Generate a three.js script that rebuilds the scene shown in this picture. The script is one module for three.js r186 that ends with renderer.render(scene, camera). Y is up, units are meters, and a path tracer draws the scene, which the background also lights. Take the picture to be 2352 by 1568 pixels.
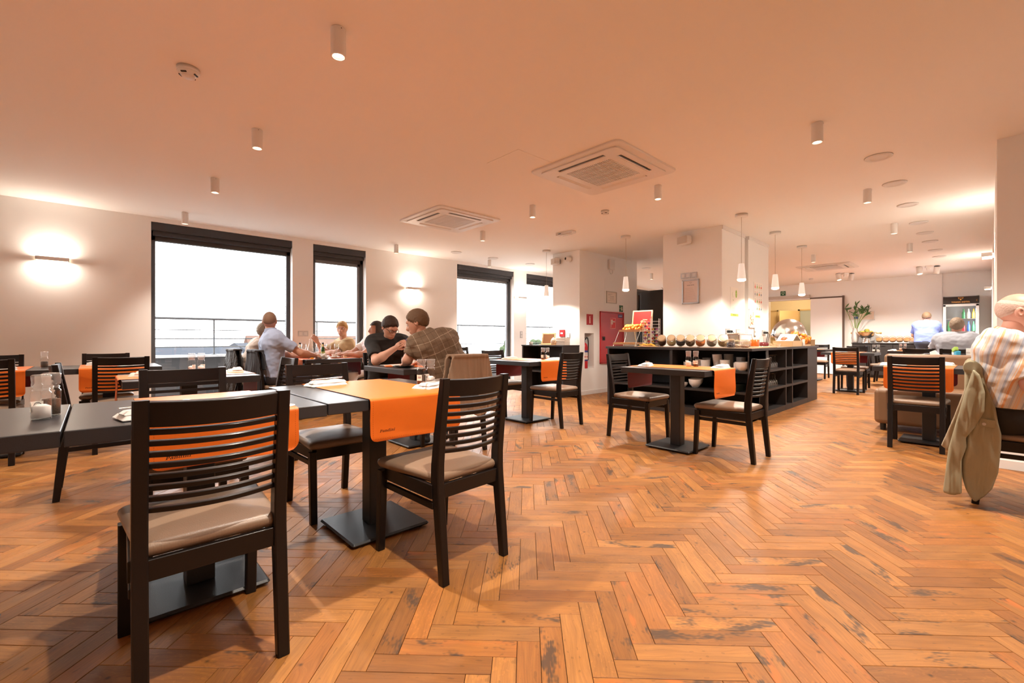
import * as THREE from 'three';
import { RoundedBoxGeometry } from 'three/addons/geometries/RoundedBoxGeometry.js';
import { mergeGeometries, toCreasedNormals } from 'three/addons/utils/BufferGeometryUtils.js';
import { ImprovedNoise } from 'three/addons/math/ImprovedNoise.js';
import { RectAreaLightUniformsLib } from 'three/addons/lights/RectAreaLightUniformsLib.js';

// ---------------------------------------------------------------- camera, sky, exposure
// x runs along the window wall, -z points at the window wall, metres
const scene = new THREE.Scene();
const camera = new THREE.PerspectiveCamera(2 * Math.atan(784 / 1025) * 180 / Math.PI, 1.5, 0.05, 400);
camera.position.set(0, 1.05, 0);
camera.rotation.y = -43.1 * Math.PI / 180;
camera.setViewOffset(2352, 1568, 0, 8, 2352, 1568);
scene.background = new THREE.Color().setRGB(7.2, 7.3, 7.5);      // even overcast sky
const renderer = new THREE.WebGLRenderer({ antialias: true });
renderer.toneMapping = THREE.LinearToneMapping;
renderer.toneMappingExposure = 1.56;
renderer.shadowMap.enabled = true;
RectAreaLightUniformsLib.init();
const LAMP = new THREE.Color().setRGB(1, 0.88, 0.75);               // warm halogen
const DOWN = 11.3, PEND = 4.5, SCONCE = 60, CORRIDOR = 3;

// ---------------------------------------------------------------- helpers
let seed = 7;
const rnd = (a = 1, b) => { seed = (seed * 1664525 + 1013904223) >>> 0; const t = seed / 4294967296; return b === undefined ? t * a : a + t * (b - a); };
const perlin = new ImprovedNoise(), noise = (x, y, z = 0) => perlin.noise(x, y, z);
const V = (x, y, z) => new THREE.Vector3(x, y, z);
const used = new Map();
function numbered(name) { const n = used.get(name) ?? 0; used.set(name, n + 1); return n ? name + '_' + String(n).padStart(3, '0') : name; }
function lit(o) { o.castShadow = true; o.receiveShadow = true; return o; }
function thing(name, label, category, pos = [0, 0, 0], turn = 0, group) {
  const o = new THREE.Group(); o.name = numbered(name); scene.add(o);
  o.position.set(...pos); o.rotation.y = turn; o.userData = { label, category }; if (group) o.userData.group = group;
  return o;
}
function part(name, geos, mat, parent, label) {
  const g = Array.isArray(geos) ? join(geos) : geos;
  const m = lit(new THREE.Mesh(g, mat)); m.name = name; parent.add(m); if (label) m.userData.label = label;
  return m;
}
function solo(name, geos, mat, label, category, pos = [0, 0, 0], turn = 0, group) {
  const g = Array.isArray(geos) ? join(geos) : geos;
  const m = lit(new THREE.Mesh(g, mat)); m.name = numbered(name); scene.add(m);
  m.position.set(...pos); m.rotation.y = turn; m.userData = { label, category }; if (group) m.userData.group = group;
  return m;
}
function struct(name, geos, mat, parent) {
  const g = Array.isArray(geos) ? join(geos) : geos;
  const m = lit(new THREE.Mesh(g, mat)); m.name = parent ? name : numbered(name); (parent ?? scene).add(m);
  if (!parent) m.userData = { kind: 'structure' };
  return m;
}
function structGroup(name) { const o = new THREE.Group(); o.name = numbered(name); o.userData = { kind: 'structure' }; scene.add(o); return o; }
function copy(root, label, pos, turn = 0, group) {
  const r = root.clone(); r.name = numbered(root.name.replace(/_\d{3}$/, '')); scene.add(r);
  r.position.set(...pos); r.rotation.y = turn; r.userData = { ...root.userData, label }; if (group) r.userData.group = group;
  return r;
}
function join(list) {
  const keep = ['position', 'normal', 'uv'];
  const gs = list.map((g) => {
    const h = g.index ? g.toNonIndexed() : g.clone();
    for (const k of Object.keys(h.attributes)) if (!keep.includes(k)) h.deleteAttribute(k);
    if (!h.attributes.normal) h.computeVertexNormals();
    if (!h.attributes.uv) h.setAttribute('uv', new THREE.BufferAttribute(new Float32Array(h.attributes.position.count * 2), 2));
    return h;
  });
  return gs.length === 1 ? gs[0] : mergeGeometries(gs);
}
// boxes are given by centre and size; c = rounded edge
function boxUV(g) {     // uv in metres by face direction
  const h = g.index ? g.toNonIndexed() : g; const p = h.attributes.position, n = h.attributes.normal, uv = new Float32Array(p.count * 2);
  for (let i = 0; i < p.count; i++) {
    const ax = Math.abs(n.getX(i)), ay = Math.abs(n.getY(i)), az = Math.abs(n.getZ(i));
    if (ay >= ax && ay >= az) { uv[2 * i] = p.getX(i); uv[2 * i + 1] = p.getZ(i); }
    else if (ax >= az) { uv[2 * i] = p.getZ(i); uv[2 * i + 1] = p.getY(i); }
    else { uv[2 * i] = p.getX(i); uv[2 * i + 1] = p.getY(i); }
  }
  h.setAttribute('uv', new THREE.BufferAttribute(uv, 2)); return h;
}
function box(w, h, d, x = 0, y = 0, z = 0, c = 0) {
  const g = c > 0 ? new RoundedBoxGeometry(w, h, d, 1, Math.min(c, w / 2.01, h / 2.01, d / 2.01)) : new THREE.BoxGeometry(w, h, d);
  const f = boxUV(g); f.translate(x, y, z); return f;
}
const span = (x0, x1, y0, y1, z0, z1, c = 0) => box(x1 - x0, y1 - y0, z1 - z0, (x0 + x1) / 2, (y0 + y1) / 2, (z0 + z1) / 2, c);
function cyl(r0, r1, h, x, y, z, n = 20, open = false) { const g = new THREE.CylinderGeometry(r1, r0, h, n, 1, open); g.translate(x, y + h / 2, z); return g; }
function lathe(pts, n = 24) { return new THREE.LatheGeometry(pts.map(([r, y]) => new THREE.Vector2(Math.max(r, 1e-4), y)), n); }
function tube(pts, r, n = 16, k = 6, closed = false) { return new THREE.TubeGeometry(new THREE.CatmullRomCurve3(pts.map((p) => V(...p)), closed), n, r, k, closed); }
function bar(a, b, r, k = 6) { const d = V(...b).sub(V(...a)), g = new THREE.CylinderGeometry(r, r, d.length(), k); g.applyQuaternion(new THREE.Quaternion().setFromUnitVectors(V(0, 1, 0), d.clone().normalize())); g.translate((a[0] + b[0]) / 2, (a[1] + b[1]) / 2, (a[2] + b[2]) / 2); return g; }
function ball(r, x, y, z, sx = 1, sy = 1, sz = 1, n = 14) { const g = new THREE.SphereGeometry(r, n, Math.ceil(n * 0.7)); g.scale(sx, sy, sz); g.translate(x, y, z); return g; }
function xf(g, fn) { const o = new THREE.Object3D(); fn(o); o.updateMatrix(); return g.clone().applyMatrix4(o.matrix); }
function roundRect(w, h, r) {
  const s = new THREE.Shape(), x = w / 2, y = h / 2;
  s.moveTo(-x + r, -y); s.lineTo(x - r, -y); s.quadraticCurveTo(x, -y, x, -y + r); s.lineTo(x, y - r); s.quadraticCurveTo(x, y, x - r, y);
  s.lineTo(-x + r, y); s.quadraticCurveTo(-x, y, -x, y - r); s.lineTo(-x, -y + r); s.quadraticCurveTo(-x, -y, -x + r, -y); return s;
}
function slabShape(shape, depth, bevel = 0) { return new THREE.ExtrudeGeometry(shape, { depth: depth - 2 * bevel, bevelEnabled: bevel > 0, bevelSize: bevel, bevelThickness: bevel, bevelSegments: 1, curveSegments: 6 }); }
// ---- materials
const lin = (r, g, b) => new THREE.Color().setRGB(r, g, b);
const css = (c) => new THREE.Color(c);
function std(color, roughness = 0.6, extra = {}) { return new THREE.MeshStandardMaterial({ color, roughness, ...extra }); }
function phys(color, roughness, extra = {}) { return new THREE.MeshPhysicalMaterial({ color, roughness, ...extra }); }
function dataTex(w, h, fn, srgb = true, repeat = true) {
  const d = new Uint8Array(w * h * 4);
  for (let y = 0; y < h; y++) for (let x = 0; x < w; x++) { const c = fn(x, y), i = 4 * (y * w + x); d[i] = c[0]; d[i + 1] = c[1]; d[i + 2] = c[2]; d[i + 3] = c[3] ?? 255; }
  const t = new THREE.DataTexture(d, w, h); t.magFilter = t.minFilter = THREE.LinearFilter; if (repeat) t.wrapS = t.wrapT = THREE.RepeatWrapping;
  if (srgb) t.colorSpace = THREE.SRGBColorSpace; t.needsUpdate = true; return t;
}
function canvasTex(w, h, draw) {
  const c = document.createElement('canvas'); c.width = w; c.height = h; const g = c.getContext('2d'); draw(g, w, h);
  const t = new THREE.CanvasTexture(c); t.colorSpace = THREE.SRGBColorSpace; return t;
}
const grainTex = (n, fn) => dataTex(n, n, (x, y) => { const v = Math.max(0, Math.min(255, Math.round(255 * fn(x / n, y / n)))); return [v, v, v]; }, false);
// tileable value noise by blending
const tn = (u, v, f, s) => { const a = (x, y) => noise(x * f + s, y * f + s * 1.7, s); return (a(u, v) * (1 - u) + a(u - 1, v) * u) * (1 - v) + (a(u, v - 1) * (1 - u) + a(u - 1, v - 1) * u) * v; };
const leatherBump = grainTex(256, (u, v) => 0.5 + 0.5 * tn(u, v, 40, 3) + 0.25 * tn(u, v, 80, 9)); leatherBump.repeat.set(6, 6);
const speckBump = grainTex(256, (u, v) => 0.5 + 0.6 * tn(u, v, 64, 5)); speckBump.repeat.set(7, 7);
const clothBump = grainTex(128, (u, v) => 0.5 + 0.25 * Math.sin(u * 2 * Math.PI * 32) + 0.25 * Math.sin(v * 2 * Math.PI * 32)); clothBump.repeat.set(12, 12);
const M = {
  wall: std(lin(0.88, 0.87, 0.85), 0.75), ceiling: std(lin(0.88, 0.87, 0.85), 0.8), white: std(lin(0.80, 0.79, 0.77), 0.45), plastic: std(lin(0.74, 0.735, 0.72), 0.4),
  frame: std(lin(0.035, 0.035, 0.040), 0.45), frameIn: std(lin(0.05, 0.048, 0.05), 0.55),
  table: std(lin(0.032, 0.031, 0.034), 0.36, { bumpMap: speckBump, bumpScale: 0.0002 }),
  steel: std(lin(0.022, 0.022, 0.024), 0.42, { bumpMap: speckBump, bumpScale: 0.0005 }),
  chair: phys(lin(0.0085, 0.0058, 0.0052), 0.4, { specularIntensity: 0.45, clearcoat: 0.2, clearcoatRoughness: 0.2 }),
  leather: std(lin(0.25, 0.165, 0.108), 0.42, { bumpMap: leatherBump, bumpScale: 0.0006 }),
  cabinet: std(lin(0.022, 0.0185, 0.018), 0.5), cabinetIn: std(lin(0.014, 0.012, 0.012), 0.6), cabinetTop: std(lin(0.20, 0.12, 0.07), 0.45),
  linen: std(lin(0.78, 0.76, 0.73), 0.9, { bumpMap: clothBump, bumpScale: 0.0003 }), porcelain: std(lin(0.78, 0.76, 0.73), 0.18),
  chrome: std(lin(0.72, 0.70, 0.67), 0.18, { metalness: 1 }), alu: std(lin(0.55, 0.54, 0.53), 0.35, { metalness: 1 }), dark: std(lin(0.012, 0.012, 0.012), 0.5),
  glass: phys(lin(0.97, 0.98, 0.98), 0.02, { transmission: 1, thickness: 0, ior: 1.45 }), pane: phys(lin(0.99, 0.995, 0.99), 0.0, { transmission: 1, thickness: 0, ior: 1.45 }),
  gold: std(lin(0.65, 0.42, 0.16), 0.3, { metalness: 1 }), wood: std(lin(0.46, 0.25, 0.10), 0.5), paleWood: std(lin(0.62, 0.42, 0.22), 0.5), red: std(lin(0.50, 0.016, 0.022), 0.35),
  shade: std(lin(0.80, 0.79, 0.77), 0.5, { emissive: lin(1, 0.86, 0.72), emissiveIntensity: 0.28 }),
  glow: std(lin(1, 0.9, 0.75), 0.5, { emissive: lin(1, 0.80, 0.55), emissiveIntensity: 6 }),
};
// ---------------------------------------------------------------- floor: herringbone parquet
const H = 2.66;                                                       // ceiling height
{
  const PW = 0.079, PL = 0.395, COLS = 4, ROWS = 20, CW = 512, RH = 100, AW = 2048, AH = 2048;
  const tones = [[178, 122, 68], [171, 116, 64], [184, 128, 75], [165, 110, 60], [174, 114, 61], [186, 131, 79], [168, 115, 67], [178, 117, 63], [160, 106, 58], [173, 120, 70]];
  const cells = [];
  for (let i = 0; i < COLS * ROWS; i++) {
    const t = tones[Math.floor(rnd(tones.length))], k = rnd(0.80, 0.91);
    cells.push({ t: t.map((v, c) => v * k * [1, 0.955, 0.80][c]), s: rnd(100), stain: i % 6 === 0 ? rnd(0.3, 0.75) : i % 6 === 3 ? rnd(0.0, 0.22) : 0, orange: i % 9 === 3 ? rnd(0.3, 0.7) : 0, knot: rnd() < 0.2 ? [rnd(0.1, 0.9), rnd(0.2, 0.8)] : null, ray: rnd() < 0.25 });
  }
  const atlas = dataTex(AW, AH, (x, y) => {
    const ci = Math.min(COLS - 1, Math.floor(x / CW)), ri = Math.min(ROWS - 1, Math.floor(y / RH)), c = cells[ri * COLS + ci];
    const u = (x - ci * CW) / CW, v = (y - ri * RH) / RH;
    let bend = noise(u * 2 + c.s, v * 1.2, c.s) * 0.25, kd = 0;
    if (c.knot) { const dx = (u - c.knot[0]) * 5, dy = v - c.knot[1], d = Math.hypot(dx, dy); bend += 0.22 * Math.exp(-d * d * 9) * Math.sign(dy); kd = Math.exp(-d * d * 160); }
    const fine = noise(u * 9 + c.s, (v + bend) * 46, c.s), mid = noise(u * 2.5 + c.s, (v + bend) * 11, c.s + 4), broad = noise(u * 3 + c.s * 2, v * 1.6, c.s + 8), pore = noise(u * 60, v * 90 + c.s, c.s + 2);
    let f = 1 + 0.075 * fine + 0.09 * mid + 0.085 * broad - (pore > 0.42 ? 0.05 : 0) - 0.45 * kd;
    if (c.ray) { const r = noise(u * 26 + c.s, v * 9, c.s + 6); if (r > 0.36) f += 0.07; }
    let col = [c.t[0] * f, c.t[1] * f * (1 + 0.02 * mid), c.t[2] * f];
    if (c.orange) { const o = Math.max(0, noise(u * 4 + c.s, v * 2.2, 31 + c.s) * 2.2 - 0.25) * c.orange; col = col.map((q, i) => q + ([196, 104, 40][i] - q) * Math.min(0.6, o)); }
    if (c.stain) {
      const n1 = noise(u * 3.2 + c.s, v * 1.4, 17 + c.s), n2 = noise(u * 22, v * 9, 5 + c.s), n3 = noise(u * 7, v * 20, 3 + c.s);
      const s = Math.max(0, Math.min(1, (n1 * 1.3 + n2 * 0.45 + n3 * 0.35 - 0.34 + c.stain * 0.35) * 1.9)); col = col.map((q, i) => q + ([66, 50, 40][i] - q) * s * 0.78);
    }
    const mark = noise(u * 14 + c.s, v * 6 + 40, c.s); if (mark > 0.55) col = col.map((q) => q * 0.88);
    return col.map((q) => Math.max(0, Math.min(255, q)));
  }, true, false);
  const rough = grainTex(256, (u, v) => 0.46 + 0.10 * tn(u, v, 5, 2) + 0.10 * tn(u, v, 24, 7));
  rough.wrapS = rough.wrapT = THREE.RepeatWrapping;
  const mat = std(lin(1, 1, 1), 1, { map: atlas, roughnessMap: rough });
  function plankGeo(cell, flip) {
    const L = PL / 2 - 0.0009, W = PW / 2 - 0.0009, b = 0.0011, ci = cell % COLS, ri = Math.floor(cell / COLS);
    const P = [], N = [], U = [];
    const uvAt = (x, z) => { let a = (x + L) / (2 * L), c = (z + W) / (2 * W); if (flip) { a = 1 - a; c = 1 - c; } return [(ci * CW + 3 + a * (CW - 6)) / AW, (ri * RH + 2 + c * (RH - 4)) / AH]; };
    const quad = (p, n) => { for (const i of [0, 1, 2, 0, 2, 3]) { P.push(...p[i]); N.push(...n); U.push(...uvAt(p[i][0], p[i][2])); } };
    const o = [[-L, -W], [-L, W], [L, W], [L, -W]], t = [[-L + b, -W + b], [-L + b, W - b], [L - b, W - b], [L - b, -W + b]];
    quad(t.map(([x, z]) => [x, 0, z]), [0, 1, 0]);
    for (let i = 0; i < 4; i++) {
      const j = (i + 1) % 4, nx = (o[i][1] - o[j][1]), nz = (o[j][0] - o[i][0]), l = Math.hypot(nx, nz), n = [nx / l, 0, nz / l];
      quad([[o[i][0], -b, o[i][1]], [o[j][0], -b, o[j][1]], [t[j][0], 0, t[j][1]], [t[i][0], 0, t[i][1]]], [n[0] * 0.7, 0.7, n[2] * 0.7]);
      quad([[o[i][0], -0.01, o[i][1]], [o[j][0], -0.01, o[j][1]], [o[j][0], -b, o[j][1]], [o[i][0], -b, o[i][1]]], n);
    }
    const g = new THREE.BufferGeometry();
    g.setAttribute('position', new THREE.Float32BufferAttribute(P, 3)); g.setAttribute('normal', new THREE.Float32BufferAttribute(N, 3)); g.setAttribute('uv', new THREE.Float32BufferAttribute(U, 2)); return g;
  }
  const geos = []; for (let i = 0; i < COLS * ROWS; i++) geos.push([plankGeo(i, false), plankGeo(i, true)]);
  const S = Math.SQRT1_2, list = [], F = 1025, a = 43.1 * Math.PI / 180;
  for (let k = -300; k < 300; k++) for (let m = -60; m < 60; m++) for (const o of [0, 1]) {
    // two sets of planks, one along q, one along p, stepping along the stair
    const q = o ? (k + 0.5) * PW + PL + m * PL - 0.27 : k * PW + PL / 2 + m * PL - 0.27, p = o ? (k + 1) * PW - PL / 2 - m * PL + 1.627 : (k + 0.5) * PW - m * PL + 1.627;
    const x = (q + p) * S, z = (q - p) * S;
    if (x < -3.1 || x > 15.6 || z < -7.6 || z > 3.3 || (x > 5.45 && z > 0.1)) continue;
    const d = x * Math.sin(a) - z * Math.cos(a), r = x * Math.cos(a) + z * Math.sin(a), px = 1176 + F * r / d, py = 776 + 1.05 * F / d;
    const stained = x > 1.5 && z > -4 ? 0.34 : 0.16;
    let cell; do cell = Math.floor(rnd(COLS * ROWS)); while (cells[cell].stain > 0.3 && rnd() > stained * 2.2);
    list.push({ x, z, turn: (o ? Math.PI / 4 : -Math.PI / 4), cell, flip: rnd() < 0.5 ? 0 : 1, y: rnd(-0.0004, 0), show: d > 0.4 && px > -20 && px < 2372 && py < 1600 ? 1 / (d * d * d) : 0 });
  }
  list.sort((u, v) => v.show - u.show);
  const floor = structGroup('floor');
  part('subfloor', span(-3.1, 15.6, -0.12, -0.0075, -7.65, 3.3), std(lin(0.03, 0.018, 0.01), 0.9), floor);
  const rest = [];
  list.forEach((e, i) => {
    const g = geos[e.cell][e.flip];
    if (i < 300) { const m = part(i ? 'plank_' + String(i).padStart(3, '0') : 'plank', g, mat, floor); m.position.set(e.x, e.y, e.z); m.rotation.y = e.turn; }
    else rest.push(xf(g, (o) => { o.position.set(e.x, e.y, e.z); o.rotation.y = e.turn; }));
  });
  const far = part('parquet', mergeGeometries(rest), mat, floor); far.userData = { kind: 'stuff', label: 'further planks of the herringbone parquet' };
}
// ---------------------------------------------------------------- ceiling and walls
const AC = [[3.58, -2.54], [3.54, -5.02], [12.1, -2.5]];                // ceiling openings for the air conditioners
{
  const s = new THREE.Shape(); s.moveTo(-3.2, -7.9); s.lineTo(16.4, -7.9); s.lineTo(16.4, 3.5); s.lineTo(-3.2, 3.5); s.lineTo(-3.2, -7.9);
  for (const [x, z] of AC) { const h = new THREE.Path(); h.moveTo(x - 0.41, z - 0.41); h.lineTo(x - 0.41, z + 0.41); h.lineTo(x + 0.41, z + 0.41); h.lineTo(x + 0.41, z - 0.41); h.lineTo(x - 0.41, z - 0.41); s.holes.push(h); }
  const g = new THREE.ExtrudeGeometry(s, { depth: 0.2, bevelEnabled: false }); g.rotateX(Math.PI / 2); g.translate(0, H + 0.2, 0); struct('ceiling', g, M.ceiling);
}
const WZ = -7.6, WT = 0.28;                                           // inner face of the window wall and its thickness
const WIN = [[0.55, 2.31], [2.63, 3.54], [5.54, 7.17], [7.59, 9.1], [10.1, 11.8], [12.4, 14.1]];
{
  const g = []; let x = -3.2;
  for (const [a, b] of WIN) { g.push(span(x, a, 0, H, WZ - WT, WZ)); g.push(span(a, b, 2.60, H, WZ - WT, WZ)); g.push(span(a, b, 0, 0.06, WZ - WT, WZ)); x = b; }
  g.push(span(x, 16.4, 0, H, WZ - WT, WZ));
  struct('wall_window', g, M.wall);
}
struct('wall_left', span(-3.2, -3.0, 0, H, WZ, 3.3), M.wall);
struct('wall_rear', span(-3.2, 5.4, 0, H, 3.3, 3.5), M.wall);
struct('wall_right', span(5.35, 16.4, 0, H, 0.045, 3.4), M.wall);
struct('baseboard_right', span(5.335, 5.35, 0, 0.07, 0.045, 3.3), M.white);
struct('wall_back', [span(15.5, 15.7, 0, H, WZ, -4.74), span(15.5, 15.7, 2.2, H, -4.74, -3.6), span(15.5, 15.7, 0, H, -3.6, -0.8), span(15.53, 15.73, 0, H, -0.8, 0.045)], M.wall);
// block with the hose cabinet, a niche cut for the extinguisher
struct('wall_hose_block', [span(6.46, 6.61, 0, H, -5.75, -5.1), span(6.89, 8.4, 0, H, -5.75, -5.1), span(6.61, 6.89, 0, 0.48, -5.75, -5.1), span(6.61, 6.89, 1.14, H, -5.75, -5.1), span(6.61, 6.89, 0.48, 1.14, -5.75, -5.32)], M.wall);
struct('baseboard_hose_block', span(6.46, 8.4, 0, 0.075, -5.1, -5.088), M.white);
struct('wall_pillar', [span(6.53, 7.40, 0, H, -3.5, -2.6), span(7.40, 7.55, 0, H, -3.5, -2.72), span(7.55, 8.5, 0, H, -3.5, -2.6)], M.wall);
struct('trim_1', [span(6.53, 7.40, H - 0.055, H, -2.6, -2.588), span(7.55, 8.5, H - 0.055, H, -2.6, -2.588)], M.white);
// corridor behind the opening
{
  const cw = std(lin(0.80, 0.70, 0.54), 0.7);
  struct('wall_corridor', [span(18.4, 18.6, 0, H, -7, -2.6), span(15.7, 18.6, 0, H, -7.1, -6.9), span(15.7, 18.6, 0, H, -3.42, -3.3)], cw);
  struct('floor_corridor', span(15.5, 18.6, -0.1, 0, -7, -3.3), std(lin(0.35, 0.22, 0.12), 0.4));
  struct('ceiling_corridor', span(15.7, 18.6, 2.45, 2.55, -7, -3.3), M.ceiling);
  const d1 = structGroup('door_1'); part('leaf', span(18.36, 18.4, 0, 2.02, -6.05, -5.35, 0.004), std(lin(0.72, 0.55, 0.32), 0.5), d1); part('door_frame', [span(18.35, 18.4, 0, 2.07, -6.1, -6.06), span(18.35, 18.4, 0, 2.07, -5.34, -5.30), span(18.35, 18.4, 2.03, 2.07, -6.1, -5.3)], std(lin(0.62, 0.45, 0.24), 0.5), d1); part('door_handle', [bar([18.33, 1.03, -5.45], [18.36, 1.03, -5.45], 0.01), bar([18.32, 1.03, -5.45], [18.32, 1.03, -5.57], 0.009)], M.alu, d1);
  const d2 = structGroup('door_2'); part('leaf', xf(box(0.04, 2.02, 0.72, 0, 1.01, 0, 0.004), (o) => { o.position.set(18.05, 0, -4.86); o.rotation.y = 0.9; }), std(lin(0.76, 0.58, 0.34), 0.5), d2); part('door_frame', [span(18.34, 18.4, 0, 2.07, -4.66, -4.6), span(18.34, 18.4, 0, 2.07, -3.98, -3.92), span(18.34, 18.4, 2.02, 2.07, -4.66, -3.92)], std(lin(0.55, 0.4, 0.2), 0.5), d2);
  part('doorway_panel', span(18.38, 18.4, 0, 2.02, -4.6, -3.98), std(lin(0.40, 0.45, 0.48), 0.6), d2);
}
// sliding door panel and its rail at the opening
{
  const d = structGroup('door_3'); part('leaf', span(15.44, 15.495, 0.02, 2.2, -3.6, -2.83, 0.003), M.wall, d); part('door_frame', [span(15.42, 15.495, 0, 2.25, -2.83, -2.79), span(15.46, 15.495, 2.205, 2.24, -3.62, -2.79)], std(lin(0.12, 0.08, 0.06), 0.5), d);
  part('rail', span(15.40, 15.5, 2.24, 2.33, -4.8, -3.62), std(lin(0.55, 0.48, 0.42), 0.5), d);
}
// ---------------------------------------------------------------- windows
function windowUnit(n, a, b, two) {
  const w = structGroup('window_' + n), zo = -0.20, zi = -0.12, f = 0.055;
  part('blind_box', [span(a + 0.005, b - 0.005, 2.49, 2.598, -0.13, -0.015, 0.004), span(a + 0.02, b - 0.02, 2.43, 2.49, zi - 0.02, -0.05, 0.003)], M.frame, w, 'dark roller blind box');
  part('window_frame', [span(a, a + f, 0.06, 2.6, zo, zi, 0.004), span(b - f, b, 0.06, 2.6, zo, zi, 0.004), span(a, b, 0.06, 0.14, zo, zi, 0.004), span(a, b, 2.37, 2.49, zo, zi, 0.004)], M.frameIn, w);
  if (two) part('sash', [span(b - f - 0.05, b - f, 0.14, 2.37, zo + 0.01, zi - 0.015, 0.003), span(a + f, b - f, 2.32, 2.37, zo + 0.01, zi - 0.015, 0.003), span(a + f, a + f + 0.03, 0.14, 2.37, zo + 0.01, zi - 0.015, 0.003)], std(lin(0.16, 0.16, 0.17), 0.35), w, 'grey sash of the sliding window');
  part('pane', span(a + f, b - f, 0.14, 2.37, (zo + zi) / 2 - 0.003, (zo + zi) / 2 + 0.003), M.pane, w);
  part('window_sill', span(a - 0.01, b + 0.01, 0.06, 0.075, -0.12, 0.02, 0.003), M.white, w);
  w.position.set(0, 0, WZ);
}
WIN.forEach(([a, b], i) => windowUnit(i + 1, a, b, i === 1 || i === 2));
// ---------------------------------------------------------------- outside: terrace, railing, roofs
struct('terrace_floor', span(-4, 16, -0.2, -0.06, -9.05, WZ - WT), std(lin(0.25, 0.25, 0.26), 0.7));
struct('terrace_parapet', span(-4, 3.9, -0.06, 0.74, -8.95, -8.75), std(lin(0.045, 0.044, 0.045), 0.7));
struct('trim_2', span(-4, 3.95, 0.74, 0.775, -9.0, -8.7, 0.004), std(lin(0.5, 0.5, 0.5), 0.5));
struct('terrace_kerb', span(3.9, 16, -0.06, 0.45, -8.95, -8.8), std(lin(0.15, 0.15, 0.15), 0.7));
{
  const r = thing('terrace_railing', 'steel terrace railing with thin horizontal bars outside the windows', 'railing', [0, 0, 0]);
  const m = std(lin(0.05, 0.05, 0.052), 0.5);
  part('handrail', bar([-4, 1.365, -8.85], [16, 1.365, -8.85], 0.021, 10), m, r);
  for (const y of [1.18, 1.04, 0.905]) part('rail', bar([-4, y, -8.85], [16, y, -8.85], y > 1.1 ? 0.008 : 0.011, 6), m, r);
  for (let x = -3.55; x < 16; x += 1.67) part('post', [bar([x, x < 3.9 ? 0.77 : 0.45, -8.85], [x, 1.36, -8.85], 0.013, 6), cyl(0.05, 0.05, 0.012, x, x < 3.9 ? 0.775 : 0.45, -8.85, 12)], m, r);
}
struct('ground_outside', span(-160, 220, -13, -12.5, -320, -9.2), phys(lin(0.10, 0.105, 0.095), 1, { specularIntensity: 0 }));
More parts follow.
